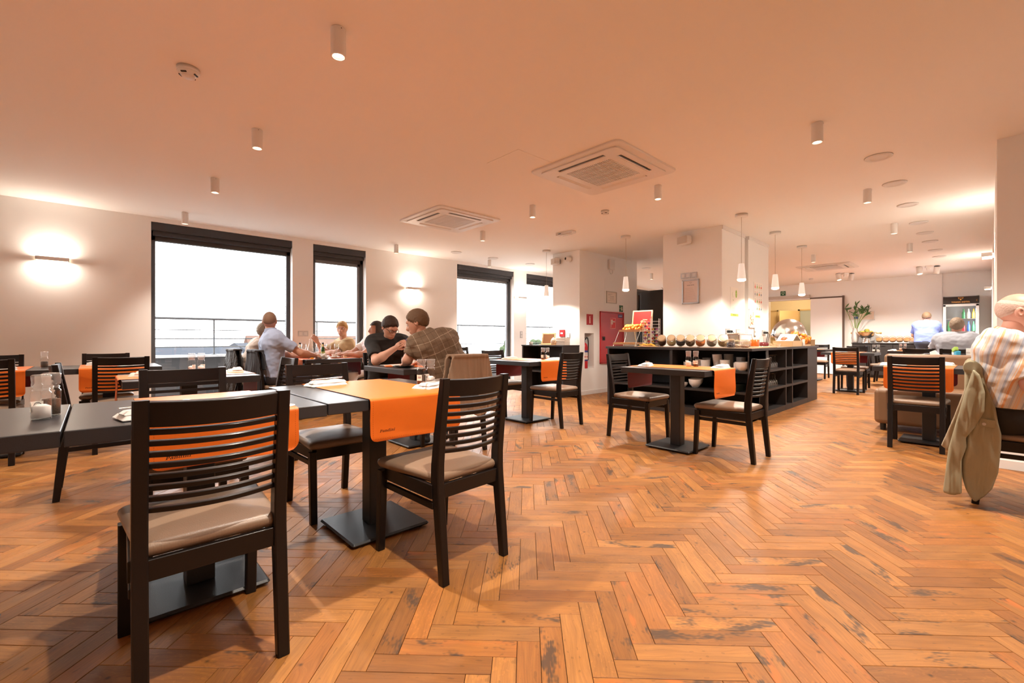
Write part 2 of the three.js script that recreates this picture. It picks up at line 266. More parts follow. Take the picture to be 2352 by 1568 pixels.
{
  const matt = (r, g, b) => phys(lin(r, g, b), 1, { specularIntensity: 0 }), slate = matt(0.040, 0.044, 0.052), slate2 = matt(0.052, 0.052, 0.055), tile = matt(0.08, 0.05, 0.04), rend = matt(0.11, 0.105, 0.10), brick = matt(0.06, 0.045, 0.04), sky = std(lin(0.7, 0.72, 0.75), 0.1);
  function house(x, z, w, d, eave, ridge, turn, roofMat, wallMat, label, lights = 0, chim = 0) {
    const t = thing('house', label, 'house', [x, -12.5, z], turn, 'houses beyond the terrace');
    const e = eave + 12.5, r = ridge + 12.5;
    part('wall', span(-w / 2, w / 2, 0, e, -d / 2, d / 2), wallMat, t);
    const s = new THREE.Shape(); s.moveTo(-d / 2 - 0.3, e - 0.1); s.lineTo(0, r); s.lineTo(d / 2 + 0.3, e - 0.1); s.lineTo(-d / 2 - 0.3, e - 0.1);
    const roof = new THREE.ExtrudeGeometry(s, { depth: w + 0.4, bevelEnabled: false }); roof.rotateY(Math.PI / 2); roof.translate(-w / 2 - 0.2, 0, 0);
    part('roof', roof, roofMat, t);
    const k = Math.atan2(r - e, d / 2);
    for (let i = 0; i < lights; i++) part('skylight', xf(box(0.8, 0.06, 1.2, 0, 0, 0, 0.02), (o) => { const q = 0.5; o.position.set(-w * 0.3 + i * w * 0.28, e + (r - e) * q + 0.05, d / 2 * (1 - q)); o.rotation.x = k; }), sky, t);
    for (let i = 0; i < chim; i++) part('chimney', [box(0.7, 1.4, 0.7, w * (0.35 - 0.6 * i), r + 0.2, 0), box(0.9, 0.15, 0.9, w * (0.35 - 0.6 * i), r + 0.9, 0)], brick, t);
    for (let i = -1; i <= 1; i++) part('window', span(i * w * 0.3 - 0.5, i * w * 0.3 + 0.5, e - 2.2, e - 0.8, d / 2, d / 2 + 0.05), std(lin(0.12, 0.13, 0.15), 0.2), t);
    return t;
  }
  house(3.2, -45, 12, 9, -2.2, 0.35, 0.1, slate, rend, 'grey slate roofed house with two skylights left of the railing post', 2, 0);
  house(14.6, -47, 7, 8, -2.4, 0.0, -0.25, slate2, rend, 'grey roofed house with one skylight right of the railing post', 1, 0);
  house(15.5, -60, 9, 9, -1.5, 0.5, 0.5, slate, brick, 'dark gabled house behind the white box dormer', 0, 1);
  house(22.5, -46, 7, 7, -1.4, -0.8, -0.2, matt(0.12, 0.118, 0.115), rend, 'white flat dormer house beside the seated men', 0, 0);
  house(-6, -68, 22, 9, -1.4, 0.3, 0.05, slate2, brick, 'long low roofed row of houses along the horizon', 0, 3);
  house(24, -72, 16, 10, -0.9, 1.4, -0.1, tile, rend, 'red tiled house furthest away behind the men', 0, 1);
  const leaf = [matt(0.045, 0.06, 0.032), matt(0.05, 0.065, 0.036)], bark = std(lin(0.2, 0.15, 0.1), 0.9);
  const spots = [[31.5, -56, 3.4, 1.9, 'tall leafy tree seen between the two women'], [40, -64, 3.0, 0.2, 'round leafy tree right of the tall tree'], [66, -70, 3.2, 0.6, 'distant tree seen through the terrace door'], [76, -72, 2.9, 0.5, 'small distant tree beside the terrace armchair'], [62, -52, 4.2, 2.6, 'broad tree seen through the window nearest the pillar'], [86, -84, 3.5, 0.4, 'low tree far behind the terrace armchair']];
  spots.forEach(([x, z, r, top, label], i) => {
    const t = thing('tree', label, 'tree', [x, -12.5, z], 0, 'trees beyond the terrace');
    const g = []; for (let j = 0; j < 60; j++) { const a = rnd(6.28), b = Math.acos(rnd(-1, 1)), q = r * Math.cbrt(rnd(0.2, 1)); const s = new THREE.IcosahedronGeometry(r * rnd(0.14, 0.3), 1); s.translate(q * Math.sin(b) * Math.cos(a), top + 12.5 - r + q * Math.cos(b), q * Math.sin(b) * Math.sin(a)); g.push(s); }
    part('crown', g, leaf[i % 2], t); part('trunk', cyl(0.4, 0.25, top + 12.5 - r, 0, 0, 0, 8), bark, t);
  });
}
// ---------------------------------------------------------------- ceiling fixtures and lamps
function spot(parent, x, y, z, power, angle, pen, radius = 1.6) {
  const s = new THREE.SpotLight(LAMP, power, 0, angle, pen, 2); s.position.set(x, y, z); s.target.position.set(x, y - 1, z); s.castShadow = true; s.shadow.radius = radius; s.name = 'lamp_light';
  parent.add(s); parent.add(s.target); s.target.name = 'lamp_aim'; return s;
}
{
  const can = lathe([[0.0, 0], [0.0365, 0], [0.0385, -0.003], [0.0385, -0.142], [0.0372, -0.145], [0.032, -0.145], [0.030, -0.128], [0.0, -0.128]], 28);
  const lens = cyl(0.029, 0.029, 0.003, 0, -0.1325, 0, 20), ring = new THREE.TorusGeometry(0.0325, 0.0022, 6, 24); ring.rotateX(Math.PI / 2); ring.translate(0, -0.143, 0);
  const spots = [
    [0.93, -2.32, 'white cylinder ceiling spot nearest the camera with a bright starburst'], [0.92, -3.87, 'second white cylinder ceiling spot in the row towards the big window'], [0.89, -5.34, 'third white cylinder ceiling spot in the row towards the big window'], [0.85, -7.06, 'white cylinder ceiling spot right above the big window'],
    [3.96, -0.88, 'large white cylinder ceiling spot at the upper right'], [4.35, -2.39, 'white cylinder ceiling spot at the right corner of the near air conditioner'], [3.89, -3.79, 'white cylinder ceiling spot between the two air conditioners'], [4.28, -5.22, 'white cylinder ceiling spot below the far air conditioner'], [3.81, -7.0, 'white cylinder ceiling spot left of the middle wall lamp'],
    [6.12, -0.9, 'second white cylinder ceiling spot along the right wall'], [8.21, -0.91, 'third white cylinder ceiling spot along the right wall'], [10.15, -0.92, 'fourth white cylinder ceiling spot along the right wall'], [10.17, -2.32, 'white cylinder ceiling spot beside the flat far air conditioner'], [5.96, -7.05, 'white cylinder ceiling spot above the terrace door'], [10.17, -5.76, 'white cylinder ceiling spot above the black tall cabinet'],
    [3.96, 0.6, 'white cylinder ceiling spot above the man in stripes, outside the picture'], [3.96, 2.1, 'white cylinder ceiling spot behind the man in stripes, outside the picture'], [0.93, 0.65, 'white cylinder ceiling spot behind the camera'], [12.2, -4.2, 'white cylinder ceiling spot hidden behind the pillar'], [12.2, -5.76, 'white cylinder ceiling spot hidden behind the black cabinet'],
    [0.93, -0.85, 'white cylinder ceiling spot above the camera'], [-2.0, -2.32, 'white cylinder ceiling spot left of the picture'], [-2.0, -5.34, 'white cylinder ceiling spot left of the picture near the window wall'],
  ];
  spots.forEach(([x, z, label]) => {
    const t = thing('ceiling_spot', label, 'ceiling lamp', [x, H, z], 0, 'cylinder ceiling spots');
    part('housing', can, M.white, t); part('trim_ring', ring, M.white, t); part('lens', lens, M.glow, t, 'glowing lens');
    part('screw', cyl(0.0025, 0.0025, 0.001, 0, 0, 0, 6).rotateX(Math.PI / 2).translate(0, -0.012, 0.0385), M.dark, t);
    spot(t, 0, -0.147, 0, DOWN, z < -6.9 ? 0.7 : 1.08, 1, 1.4);
  });
}
{ // twin adjustable spots
  for (const [x, z, label, turn] of [[13.6, -2.44, 'twin adjustable ceiling spots near the sliding door', 0.6], [13.64, -0.93, 'twin adjustable ceiling spots near the drinks fridge', 0.2]]) {
    const t = thing('twin_spot', label, 'ceiling lamp', [x, H, z], turn, 'twin adjustable ceiling spots');
    part('bracket', [box(0.16, 0.04, 0.1, 0, -0.02, 0, 0.004), box(0.05, 0.05, 0.05, 0, -0.06, 0)], M.white, t);
    for (const s of [-1, 1]) {
      const c = part('spot_head', xf(lathe([[0, 0], [0.055, 0], [0.055, -0.16], [0.045, -0.16], [0.043, -0.15], [0, -0.15]], 18), (o) => { o.position.set(0, -0.02, s * 0.15); o.rotation.set(s > 0 ? 0.05 : -0.05, 0, 0.25 * s); }), M.white, t);
      part('cap', xf(cyl(0.052, 0.052, 0.004, 0, 0, 0), (o) => { o.position.set(0, -0.017, s * 0.15); o.rotation.z = 0.25 * s; }), M.dark, c);
      part('lens', xf(cyl(0.04, 0.04, 0.004, 0, -0.155, 0), (o) => { o.position.set(0, -0.02, s * 0.15); o.rotation.set(s > 0 ? 0.05 : -0.05, 0, 0.25 * s); }), M.glow, c);
    }
    spot(t, 0.03, -0.2, 0, DOWN * 2.0, 1.25, 0.6, 2);
  }
}
{ // pendants
  const shade = lathe([[0.0, 0.232], [0.030, 0.232], [0.034, 0.228], [0.0445, 0.118], [0.0432, 0.116], [0.0432, 0.113], [0.045, 0.111], [0.052, 0.032], [0.050, 0.032], [0.046, 0.10], [0.0, 0.11]], 28);
  const diff = lathe([[0.0, 0.0], [0.03, 0.002], [0.050, 0.012], [0.0515, 0.032], [0, 0.034]], 24), rose = lathe([[0, 0], [0.075, 0], [0.075, -0.034], [0.072, -0.037], [0, -0.037]], 30);
  for (const [x, z, drop, label] of [[6.15, -2.20, 1.93, 'white cone pendant lamp in front of the pillar posters'], [7.56, -2.22, 1.93, 'white cone pendant lamp right of the pillar'], [9.05, -2.24, 1.93, 'white cone pendant lamp beside the green exit sign'], [6.13, -3.92, 1.93, 'white cone pendant lamp above the pastry stand'], [6.07, -5.56, 1.93, 'white cone pendant lamp above the small sideboard']]) {
    const t = thing('pendant_lamp', label, 'pendant lamp', [x, H, z], 0, 'cone pendant lamps over the buffet');
    const y0 = drop - H - 0.145;
    part('ceiling_rose', rose, M.white, t); part('cord', bar([0, -0.03, 0], [0, y0 + 0.23, 0], 0.0025, 6), std(lin(0.45, 0.38, 0.32), 0.7), t);
    part('shade', xf(shade, (o) => { o.position.y = y0; }), M.shade, t, 'translucent white shade'); part('diffuser', xf(diff, (o) => { o.position.y = y0; }), M.glow, t, 'glowing diffuser');
    spot(t, 0, y0 - 0.006, 0, PEND, 1.38, 0.25, 2.4);
  }
}
function sconce(x, y, z, turn, label) {   // back plate on the wall at local z=0, lamp towards +z
  const t = thing('wall_lamp', label, 'wall lamp', [x, y, z], turn, 'up and down wall lamps');
  part('back_plate', box(0.16, 0.04, 0.02, 0, 0, 0.01, 0.003), M.white, t);
  part('body', [box(0.28, 0.044, 0.006, 0, 0, 0.102, 0.002), box(0.006, 0.044, 0.085, -0.137, 0, 0.0595), box(0.006, 0.044, 0.085, 0.137, 0, 0.0595), box(0.268, 0.006, 0.085, 0, 0, 0.0595)], M.white, t);
  for (const s of [-1, 1]) {
    part('glass_strip', box(0.262, 0.006, 0.078, 0, s * 0.017, 0.059, 0.002), M.glow, t, 'glowing glass strip');
    const l = new THREE.RectAreaLight(LAMP, SCONCE, 0.25, 0.07); l.position.set(0, s * 0.0215, 0.059); l.rotation.x = s > 0 ? Math.PI / 2 : -Math.PI / 2; l.name = 'lamp_light'; t.add(l);
  }
}
sconce(-0.36, 1.98, WZ, 0, 'up and down wall lamp left of the big window'); sconce(4.46, 2.0, WZ, 0, 'up and down wall lamp above the man in black'); sconce(7.37, 2.0, WZ, 0, 'up and down wall lamp between the terrace door and the last window');
sconce(7.55, 2.0, 0.045, Math.PI, 'nearer up and down wall lamp on the right wall'); sconce(12.45, 2.0, 0.045, Math.PI, 'further up and down wall lamp near the drinks fridge');
{ // corridor light
  const t = thing('corridor_lamp', 'round ceiling lamp in the corridor behind the opening', 'ceiling lamp', [16.9, 2.45, -4.6]);
  part('ring', lathe([[0.0, 0], [0.16, 0], [0.16, -0.05], [0.15, -0.055], [0, -0.055]]), M.white, t); part('diffuser', lathe([[0, -0.056], [0.145, -0.056], [0.13, -0.08], [0, -0.085]]), M.glow, t);
  const p = new THREE.PointLight(lin(1, 0.72, 0.38), CORRIDOR); p.position.set(0, -0.14, 0); p.castShadow = true; p.shadow.radius = 4; p.name = 'lamp_light'; t.add(p);
}
// ---- air conditioner cassettes
function aircon(x, z, label, sx = 1, sz = 1, turn = 0) {
  const t = thing('air_conditioner', label, 'air conditioner', [x, H, z], turn, 'ceiling air conditioners');
  const outer = roundRect(1.0 * sx, 1.0 * sz, 0.07), hole = roundRect(0.86 * sx, 0.86 * sz, 0.05); outer.holes.push(hole);
  const f = slabShape(outer, 0.022, 0.006); f.rotateX(Math.PI / 2);
  part('frame', f, M.plastic, t);
  const inner = roundRect(0.86 * sx, 0.86 * sz, 0.05), w = 0.52 * sx, d = 0.52 * sz;
  for (const [cx, cz, a, b] of [[0, 0.345 * sz, w, 0.05], [0, -0.345 * sz, w, 0.05], [0.345 * sx, 0, 0.05, d], [-0.345 * sx, 0, 0.05, d]]) { const h = new THREE.Path(); const r = roundRect(a, b, 0.004).getPoints(2); r.forEach((p, i) => (i ? h.lineTo(p.x + cx, p.y + cz) : h.moveTo(p.x + cx, p.y + cz))); inner.holes.push(h); }
  const hole2 = new THREE.Path(); roundRect(0.50 * sx, 0.50 * sz, 0.01).getPoints(2).forEach((p, i) => (i ? hole2.lineTo(p.x, p.y) : hole2.moveTo(p.x, p.y))); inner.holes.push(hole2);
  const p = slabShape(inner, 0.03, 0.003); p.rotateX(Math.PI / 2); part('panel', p, M.plastic, t);
  const duct = std(lin(0.20, 0.20, 0.20), 0.8); part('duct_box', [box(0.81, 0.01, 0.81, 0, 0.26, 0), box(0.01, 0.26, 0.81, -0.405, 0.13, 0), box(0.01, 0.26, 0.81, 0.405, 0.13, 0), box(0.81, 0.26, 0.01, 0, 0.13, -0.405), box(0.81, 0.26, 0.01, 0, 0.13, 0.405), box(0.6, 0.18, 0.6, 0, 0.15, 0)], duct, t);
  for (const [cx, cz, a, b, rx, rz] of [[0, 0.352 * sz, w - 0.01, 0.034, 0.25, 0], [0, -0.352 * sz, w - 0.01, 0.034, -0.25, 0], [0.352 * sx, 0, 0.034, d - 0.01, 0, -0.25], [-0.352 * sx, 0, 0.034, d - 0.01, 0, 0.25]]) part('louvre', xf(box(a, 0.004, b, 0, 0, 0), (o) => { o.position.set(cx * 0.95, -0.026, cz * 0.95); o.rotation.set(rx * 1.8, 0, rz * 1.8); }), M.plastic, t);
  const bars = []; for (let i = 0; i < 26; i++) bars.push(box(0.5 * sx, 0.006, 0.010 * sz, 0, -0.028, (-0.2425 + i * 0.0194) * sz)); for (let i = 0; i < 5; i++) bars.push(box(0.006, 0.008, 0.5 * sz, (-0.2 + 0.1 * i) * sx, -0.026, 0));
  part('grille', bars, M.plastic, t);
}
aircon(3.58, -2.54, 'large square ceiling air conditioner near the middle of the ceiling'); aircon(3.54, -5.02, 'second square ceiling air conditioner closer to the windows'); aircon(12.1, -2.5, 'flat ceiling air conditioner far away above the sliding door');
// ---- ring vents and detectors
{
  const ring = lathe([[0, -0.006], [0.052, -0.006], [0.058, -0.010], [0.066, -0.004], [0.074, -0.012], [0.092, -0.014], [0.100, -0.008], [0.102, 0], [0, 0]], 32);
  const g = 'round ceiling vents';
  const base = solo('ceiling_vent', ring, M.plastic, 'largest round ceiling vent at the upper right, nearest the camera', 'ceiling vent', [5.09, H, -0.67], 0, g);
  const names = ['second', 'third', 'fourth', 'fifth', 'sixth', 'seventh', 'eighth and furthest']; [6.08, 7.17, 8.39, 9.28, 10.15, 11.23, 12.18].forEach((x, i) => copy(base, names[i] + ' round ceiling vent in the row along the right wall', [x, H, -0.67], 0, g));
  [[4.96, 'round ceiling vent above the plaid shirted man'], [5.87, 'round ceiling vent above the terrace door'], [6.93, 'round ceiling vent left of the small sideboard lamp'], [8.9, 'round ceiling vent furthest along the window wall']].forEach(([x, l]) => copy(base, l, [x, H, -6.83], 0, g));
  copy(base, 'round ceiling vent above the black tall cabinet', [9.3, H, -5.4], 0, g);
  for (const [x, z, s, label] of [[0.41, -3.27, 1, 'round smoke detector on the ceiling at the upper left'], [4.72, -3.32, 0.9, 'small smoke detector on the ceiling above the hose cabinet']]) {
    const t = thing('smoke_detector', label, 'smoke detector', [x, H, z], 0.4, 'smoke detectors'); t.scale.setScalar(s);
    part('base', lathe([[0, 0], [0.058, 0], [0.058, -0.022], [0.055, -0.025], [0, -0.025]], 28), M.plastic, t);
    part('chamber', lathe([[0.054, -0.025], [0.050, -0.034], [0.036, -0.046], [0.034, -0.052], [0, -0.053]], 28), M.plastic, t);
    for (let i = 0; i < 4; i++) part('slot', xf(box(0.03, 0.006, 0.008, 0, 0, 0), (o) => { const a = 0.5 + i * 1.57; o.position.set(0.043 * Math.sin(a), -0.040, 0.043 * Math.cos(a)); o.rotation.y = a; }), M.dark, t);
  }
  const e = thing('emergency_light', 'slim white emergency light on the ceiling before the hose wall', 'emergency light', [5.24, H, -4.40], 0.0); part('body', box(0.10, 0.04, 0.32, 0, -0.02, 0, 0.006), M.plastic, e); part('lens', box(0.08, 0.006, 0.20, 0, -0.043, 0.02, 0.002), M.porcelain, e); part('indicator', box(0.004, 0.01, 0.05, -0.051, -0.02, -0.08), M.dark, e);
  solo('access_hatch', [box(0.42, 0.003, 0.42, 0, -0.0015, 0, 0.001)], M.ceiling, 'flush square access hatch in the ceiling left of the air conditioner', 'hatch', [2.85, H, -2.95]);
  solo('ceiling_detector', lathe([[0, 0], [0.05, 0], [0.05, -0.03], [0.035, -0.045], [0, -0.046]]), M.plastic, 'small dome detector on the ceiling near the exit sign', 'detector', [14.2, H, -3.3]);
}
// ---------------------------------------------------------------- chairs
// local frame: faces -z, rear legs at z = +0.245, base at y = 0
function polyPost(pts, w, dep) {   // pts: [z, y] centre line, swept box of width w (x) and depth dep; returns geometry centred on x = 0
  const P = [], n = pts.length, ring = (i) => {
    const a = pts[Math.max(0, i - 1)], b = pts[Math.min(n - 1, i + 1)], tz = b[0] - a[0], ty = b[1] - a[1], l = Math.hypot(tz, ty), nz = ty / l, ny = -tz / l, [z, y] = pts[i], t = pts[i][2] ?? 1, h = dep * t / 2, k = w / 2, c = 0.004;
    const flat = i === 0 || i === n - 1, off = (s) => (flat ? [z + s * h, y] : [z + s * h * nz, y + s * h * ny]);
    const p0 = off(-1), p1 = off(1), mix = (q) => [p0[0] + (p1[0] - p0[0]) * q, p0[1] + (p1[1] - p0[1]) * q], e = c / (2 * h), lo = mix(e), hi = mix(1 - e);
    return [[-k, lo], [-k, hi], [-k + c, p1], [k - c, p1], [k, hi], [k, lo], [k - c, p0], [-k + c, p0]].map(([x, [zz, yy]]) => [x, yy, zz]);
  };
  const rings = pts.map((_, i) => ring(i)), tri = (a, b, c) => P.push(...a, ...b, ...c);
  for (let i = 0; i < n - 1; i++) for (let j = 0; j < 8; j++) { const k = (j + 1) % 8, a = rings[i][j], b = rings[i][k], c = rings[i + 1][k], d = rings[i + 1][j]; tri(a, b, c); tri(a, c, d); }
  for (const [i, s] of [[0, 1], [n - 1, -1]]) for (let j = 1; j < 7; j++) s > 0 ? tri(rings[i][0], rings[i][j + 1], rings[i][j]) : tri(rings[i][0], rings[i][j], rings[i][j + 1]);
  const g = new THREE.BufferGeometry(); g.setAttribute('position', new THREE.Float32BufferAttribute(P, 3)); g.setAttribute('uv', new THREE.Float32BufferAttribute(new Float32Array(P.length / 3 * 2), 2)); return toCreasedNormals(g, 0.5);
}
function bowed(w, h, t, bow, y, z, lean = 0) {  // curved slat: bows towards +z in the middle
  const s = new THREE.Shape(), N = 12, f = (x) => bow * (1 - (2 * x / w) ** 2);
  for (let i = 0; i <= N; i++) { const x = -w / 2 + w * i / N; i ? s.lineTo(x, f(x) - t / 2) : s.moveTo(x, f(x) - t / 2); }
  for (let i = N; i >= 0; i--) { const x = -w / 2 + w * i / N; s.lineTo(x, f(x) + t / 2); }
  const g = new THREE.ExtrudeGeometry(s, { depth: h - 0.004, bevelEnabled: true, bevelSize: 0.002, bevelThickness: 0.002, bevelSegments: 1 });
  g.translate(0, 0, -h / 2 + 0.002); g.rotateX(-Math.PI / 2); g.scale(1, 1, -1);   // shape y -> z
  const idx = g.attributes.position; // mirror flips winding: rebuild
  const a = idx.array; for (let i = 0; i < a.length; i += 9) for (let k = 0; k < 3; k++) { const t2 = a[i + 3 + k]; a[i + 3 + k] = a[i + 6 + k]; a[i + 6 + k] = t2; }
  g.rotateX(lean); g.translate(0, y, z); g.deleteAttribute('normal'); return toCreasedNormals(g, 0.6);
}
function cushion(wf, wr, dep, th, dome, r = 0.03) {   // trapezoid pad, front at -z; base y = 0
  const out = [], seg = 5, cs = [[-wf / 2, -dep / 2], [wf / 2, -dep / 2], [wr / 2, dep / 2], [-wr / 2, dep / 2]], start = [Math.PI, 1.5 * Math.PI, 0, 0.5 * Math.PI];
  cs.forEach(([x, z], i) => { const cx = x - Math.sign(x) * r, cz = z - Math.sign(z) * r; for (let k = 0; k <= seg; k++) { const a = start[i] + (k / seg) * Math.PI / 2; out.push([cx + r * Math.cos(a), cz + r * Math.sin(a)]); } for (let k = 1; k < 5; k++) { const n = cs[(i + 1) % 4], b = start[(i + 1) % 4], ex = n[0] - Math.sign(n[0]) * r + r * Math.cos(b), ez = n[1] - Math.sign(n[1]) * r + r * Math.sin(b), a = start[i] + Math.PI / 2, sx = cx + r * Math.cos(a), sz = cz + r * Math.sin(a); out.push([sx + (ex - sx) * k / 5, sz + (ez - sz) * k / 5]); } });
  const prof = [[0.97, 0], [1.0, th * 0.25], [1.012, th * 0.5], [1.0, th * 0.74], [0.965, th * 0.92], [0.92, th]]; for (let i = 1; i <= 7; i++) { const q = 0.92 * (1 - i / 7); prof.push([q, th + dome * (1 - (q / 0.92) ** 2)]); }
  const P = [], I = [], U = [], n = out.length;
  prof.forEach(([s, y]) => out.forEach(([x, z]) => { P.push(x * s, y, z * s); U.push(x * s, z * s); }));
  for (let i = 0; i < prof.length - 1; i++) for (let j = 0; j < n; j++) { const k = (j + 1) % n, a = i * n + j, b = i * n + k, c = (i + 1) * n + k, d = (i + 1) * n + j; I.push(a, c, b, a, d, c); }
  const b0 = P.length / 3; P.push(0, 0, 0); U.push(0, 0); for (let j = 0; j < n; j++) I.push(b0, j, (j + 1) % n);
  const g = new THREE.BufferGeometry(); g.setAttribute('position', new THREE.Float32BufferAttribute(P, 3)); g.setAttribute('uv', new THREE.Float32BufferAttribute(U, 2)); g.setIndex(I); g.computeVertexNormals(); return g;
}
const chairs = {};
{
  const rear = [[0.25, 0, 0.75], [0.238, 0.12, 0.85], [0.215, 0.34, 1], [0.205, 0.42, 1.15], [0.206, 0.50, 1.1], [0.222, 0.64, 0.95], [0.243, 0.78, 0.8], [0.256, 0.876, 0.66]];
  const front = [[-0.235, 0, 0.75], [-0.225, 0.2, 0.9], [-0.215, 0.40, 1]];
  const proto = new THREE.Group(); proto.name = 'dining_chair';
  const rg = polyPost(rear, 0.038, 0.046), fg = polyPost(front, 0.038, 0.042), foot = cyl(0.011, 0.013, 0.006, 0, -0.001, 0, 10);
  for (const s of [-1, 1]) {
    part('rear_leg', xf(rg, (o) => { o.position.x = s * 0.182; }), M.chair, proto); part('front_leg', xf(fg, (o) => { o.position.x = s * 0.197; }), M.chair, proto);
    part('stretcher', xf(box(0.018, 0.028, 0.40, 0, 0, 0, 0.003), (o) => { o.position.set(s * 0.19, 0.325, 0.0); o.rotation.y = s * 0.036; }), M.chair, proto);
    part('side_rail', xf(box(0.022, 0.062, 0.40, 0, 0, 0, 0.003), (o) => { o.position.set(s * 0.19, 0.385, -0.005); o.rotation.y = s * 0.036; }), M.chair, proto);
    part('glide', xf(foot, (o) => { o.position.set(s * 0.197, -0.0005, -0.235); }), M.dark, proto); part('glide', xf(foot, (o) => { o.position.set(s * 0.182, -0.0005, 0.25); }), M.dark, proto);
  }
  part('front_rail', box(0.36, 0.062, 0.022, 0, 0.385, -0.222, 0.003), M.chair, proto); part('rear_rail', box(0.33, 0.062, 0.022, 0, 0.385, 0.212, 0.003), M.chair, proto);
  part('seat', xf(cushion(0.43, 0.375, 0.455, 0.042, 0.018, 0.03), (o) => { o.position.set(0, 0.416, -0.02); }), M.leather, proto, 'taupe leather seat pad');
  const zAt = (y) => { for (let i = 1; i < rear.length; i++) if (y <= rear[i][1]) { const a = rear[i - 1], b = rear[i], t = (y - a[1]) / (b[1] - a[1]); return a[0] + (b[0] - a[0]) * t; } return 0.256; };
  part('top_rail', bowed(0.335, 0.072, 0.02, 0.03, 0.836, zAt(0.836) - 0.002, 0.13), M.chair, proto);
  const slat = bowed(0.335, 0.0165, 0.011, 0.03, 0, 0, 0.13);
  for (let i = 0; i < 8; i++) { const y = 0.785 - i * 0.0325; part('slat', xf(slat, (o) => { o.position.set(0, y, zAt(y)); }), M.chair, proto); }
  const G = 'dark slatted dining chairs';
  const put = (key, label, x, z, turn) => {
    const r = key === 'C1' ? proto : proto.clone(); r.name = numbered('dining_chair'); scene.add(r); r.position.set(x, 0.0015, z); r.rotation.y = turn; r.userData = { label, category: 'chair', group: G }; chairs[key] = r; return r;
  };
  const P = Math.PI, L = P / 2;
  put('C1', 'largest dark slatted chair in the foreground, seen from behind', 0.275, -1.855, 0.0);
  put('C2', 'dark slatted chair with its back to the camera beside the large orange runner', 1.25, -1.845, 0.07);
  put('C3', 'dark slatted chair facing the camera behind the large orange runner', 1.10, -2.84, P);
  put('C4', 'dark slatted chair behind the near table whose grey top rail stands before the big window', 0.375, -2.88, P);
  put('C5', 'dark slatted chair seen from the side left of the foreground chair', 0.07, -4.27, -L);
  put('C6', 'dark slatted chair cut by the left edge of the picture, orange runner behind it', -0.68, -5.745, 0);
  put('C7', 'dark slatted chair against the wall at the far left edge', -0.74, -6.68, P);
  put('C8', 'dark slatted chair with orange runner showing through its slats below the wall lamp', 0.185, -5.745, 0);
  put('C9', 'dark slatted chair against the wall left of the big window', 0.1, -6.60, P);
  put('C10', 'dark slatted chair turned sideways in front of the man in the blue shirt', 1.01, -4.25, L);
  put('C11', 'chair with a dark jacket hung over it, under the man in the blue shirt', 1.70, -6.25, -L);
  put('C11b', 'chair with a brown quilted jacket hung over it, closest to the big window', 1.62, -7.02, -L);
  put('C12', 'dark slatted chair of the man in the black shirt', 2.49, -4.73, P);
  put('C13', 'chair with a tan jacket over its back, under the man in the plaid shirt', 2.50, -3.49, 0);
  put('W1', 'dark chair under the woman in the beige top', 2.98, -7.16, L); put('W2', 'dark chair under the woman in the white patterned blouse', 3.04, -6.35, L);
  put('C14', 'dark slatted chair before the terrace door, facing the camera', 4.165, -4.60, P);
  put('C15', 'dark slatted chair in front of the small sideboard, back to the camera', 4.14, -3.635, 0);
  put('C16', 'dark slatted chair left of the table in front of the buffet', 4.22, -2.545, P);
  put('C17', 'dark slatted chair right of the table in front of the buffet', 4.18, -1.585, 0);
  put('C18', 'dark slatted chair before the brown leather bench, back to the camera', 5.845, -0.47, -L);
  put('C19', 'dark slatted chair with orange runner showing through, right of the buffet', 10.5, -1.83, -L);
  put('C20', 'dark chair seen from the side behind the far table with salt and pepper', 12.95, -1.67, P); put('C20b', 'dark chair seen from the side closest to the back sideboard', 13.75, -1.62, P);
  put('C21', 'dark slatted chair on the far side of the table right of the buffet', 11.62, -1.9, L);
  put('C22', 'dark slatted chair furthest away beside the sliding door', 13.85, -3.06, L); put('C22b', 'dark chair mostly hidden behind the end of the buffet', 12.42, -3.06, -L);
  put('C23', 'dark slatted chair of the man in the grey shirt', 10.3, -0.35, -L); put('C23b', 'empty dark chair left of the man in the grey shirt', 10.28, -0.80, -L);
  put('C24', 'chair under the man in the striped shirt with an olive jacket over it', 4.27, 0.19, P);
  put('C25', 'dark chair between the plaid shirted man and the terrace door', 5.14, -6.72, P);
}
// ---------------------------------------------------------------- tables
const TOP = 0.767;
const tables = {};
function table(key, label, x, z, w, d, base = 0.44, off = [0, 0]) {
  const t = thing('dining_table', label, 'table', [x, 0, z], 0, 'dark square pedestal tables');
  part('tabletop', box(w, 0.05, d, 0, TOP - 0.025, 0, 0.0035), M.table, t);
  part('column', box(0.1, TOP - 0.08, 0.1, off[0], (TOP - 0.08) / 2 + 0.026, off[1], 0.006), M.steel, t);
  part('top_plate', box(0.3, 0.008, 0.3, off[0], TOP - 0.0545, off[1]), M.steel, t);
  const b = slabShape(roundRect(base - 0.016, base - 0.016, 0.004), 0.018, 0.008); b.rotateX(-Math.PI / 2); b.translate(off[0], 0.010 + 0.008, off[1]);
  part('base_plate', b, M.steel, t);
  for (const sx of [-1, 1]) for (const sz of [-1, 1]) part('foot', cyl(0.016, 0.018, 0.011, off[0] + sx * (base / 2 - 0.04), 0, off[1] + sz * (base / 2 - 0.04), 12), M.dark, t);
  tables[key] = { x, z, w, d }; return t;
}
table('T0', 'dark table at the left edge of the near row with a salt mill on it', -0.475, -2.31, 0.80, 0.76);
table('T1', 'dark table behind the largest foreground chair', 0.327, -2.305, 0.79, 0.77);
table('T2', 'dark table with the orange runner in the middle of the near row', 1.149, -2.39, 0.832, 0.90, 0.44, [0, 0.03]);
table('T7', 'dark table in front of the big window behind the foreground row', 0.53, -4.21, 0.80, 0.80);
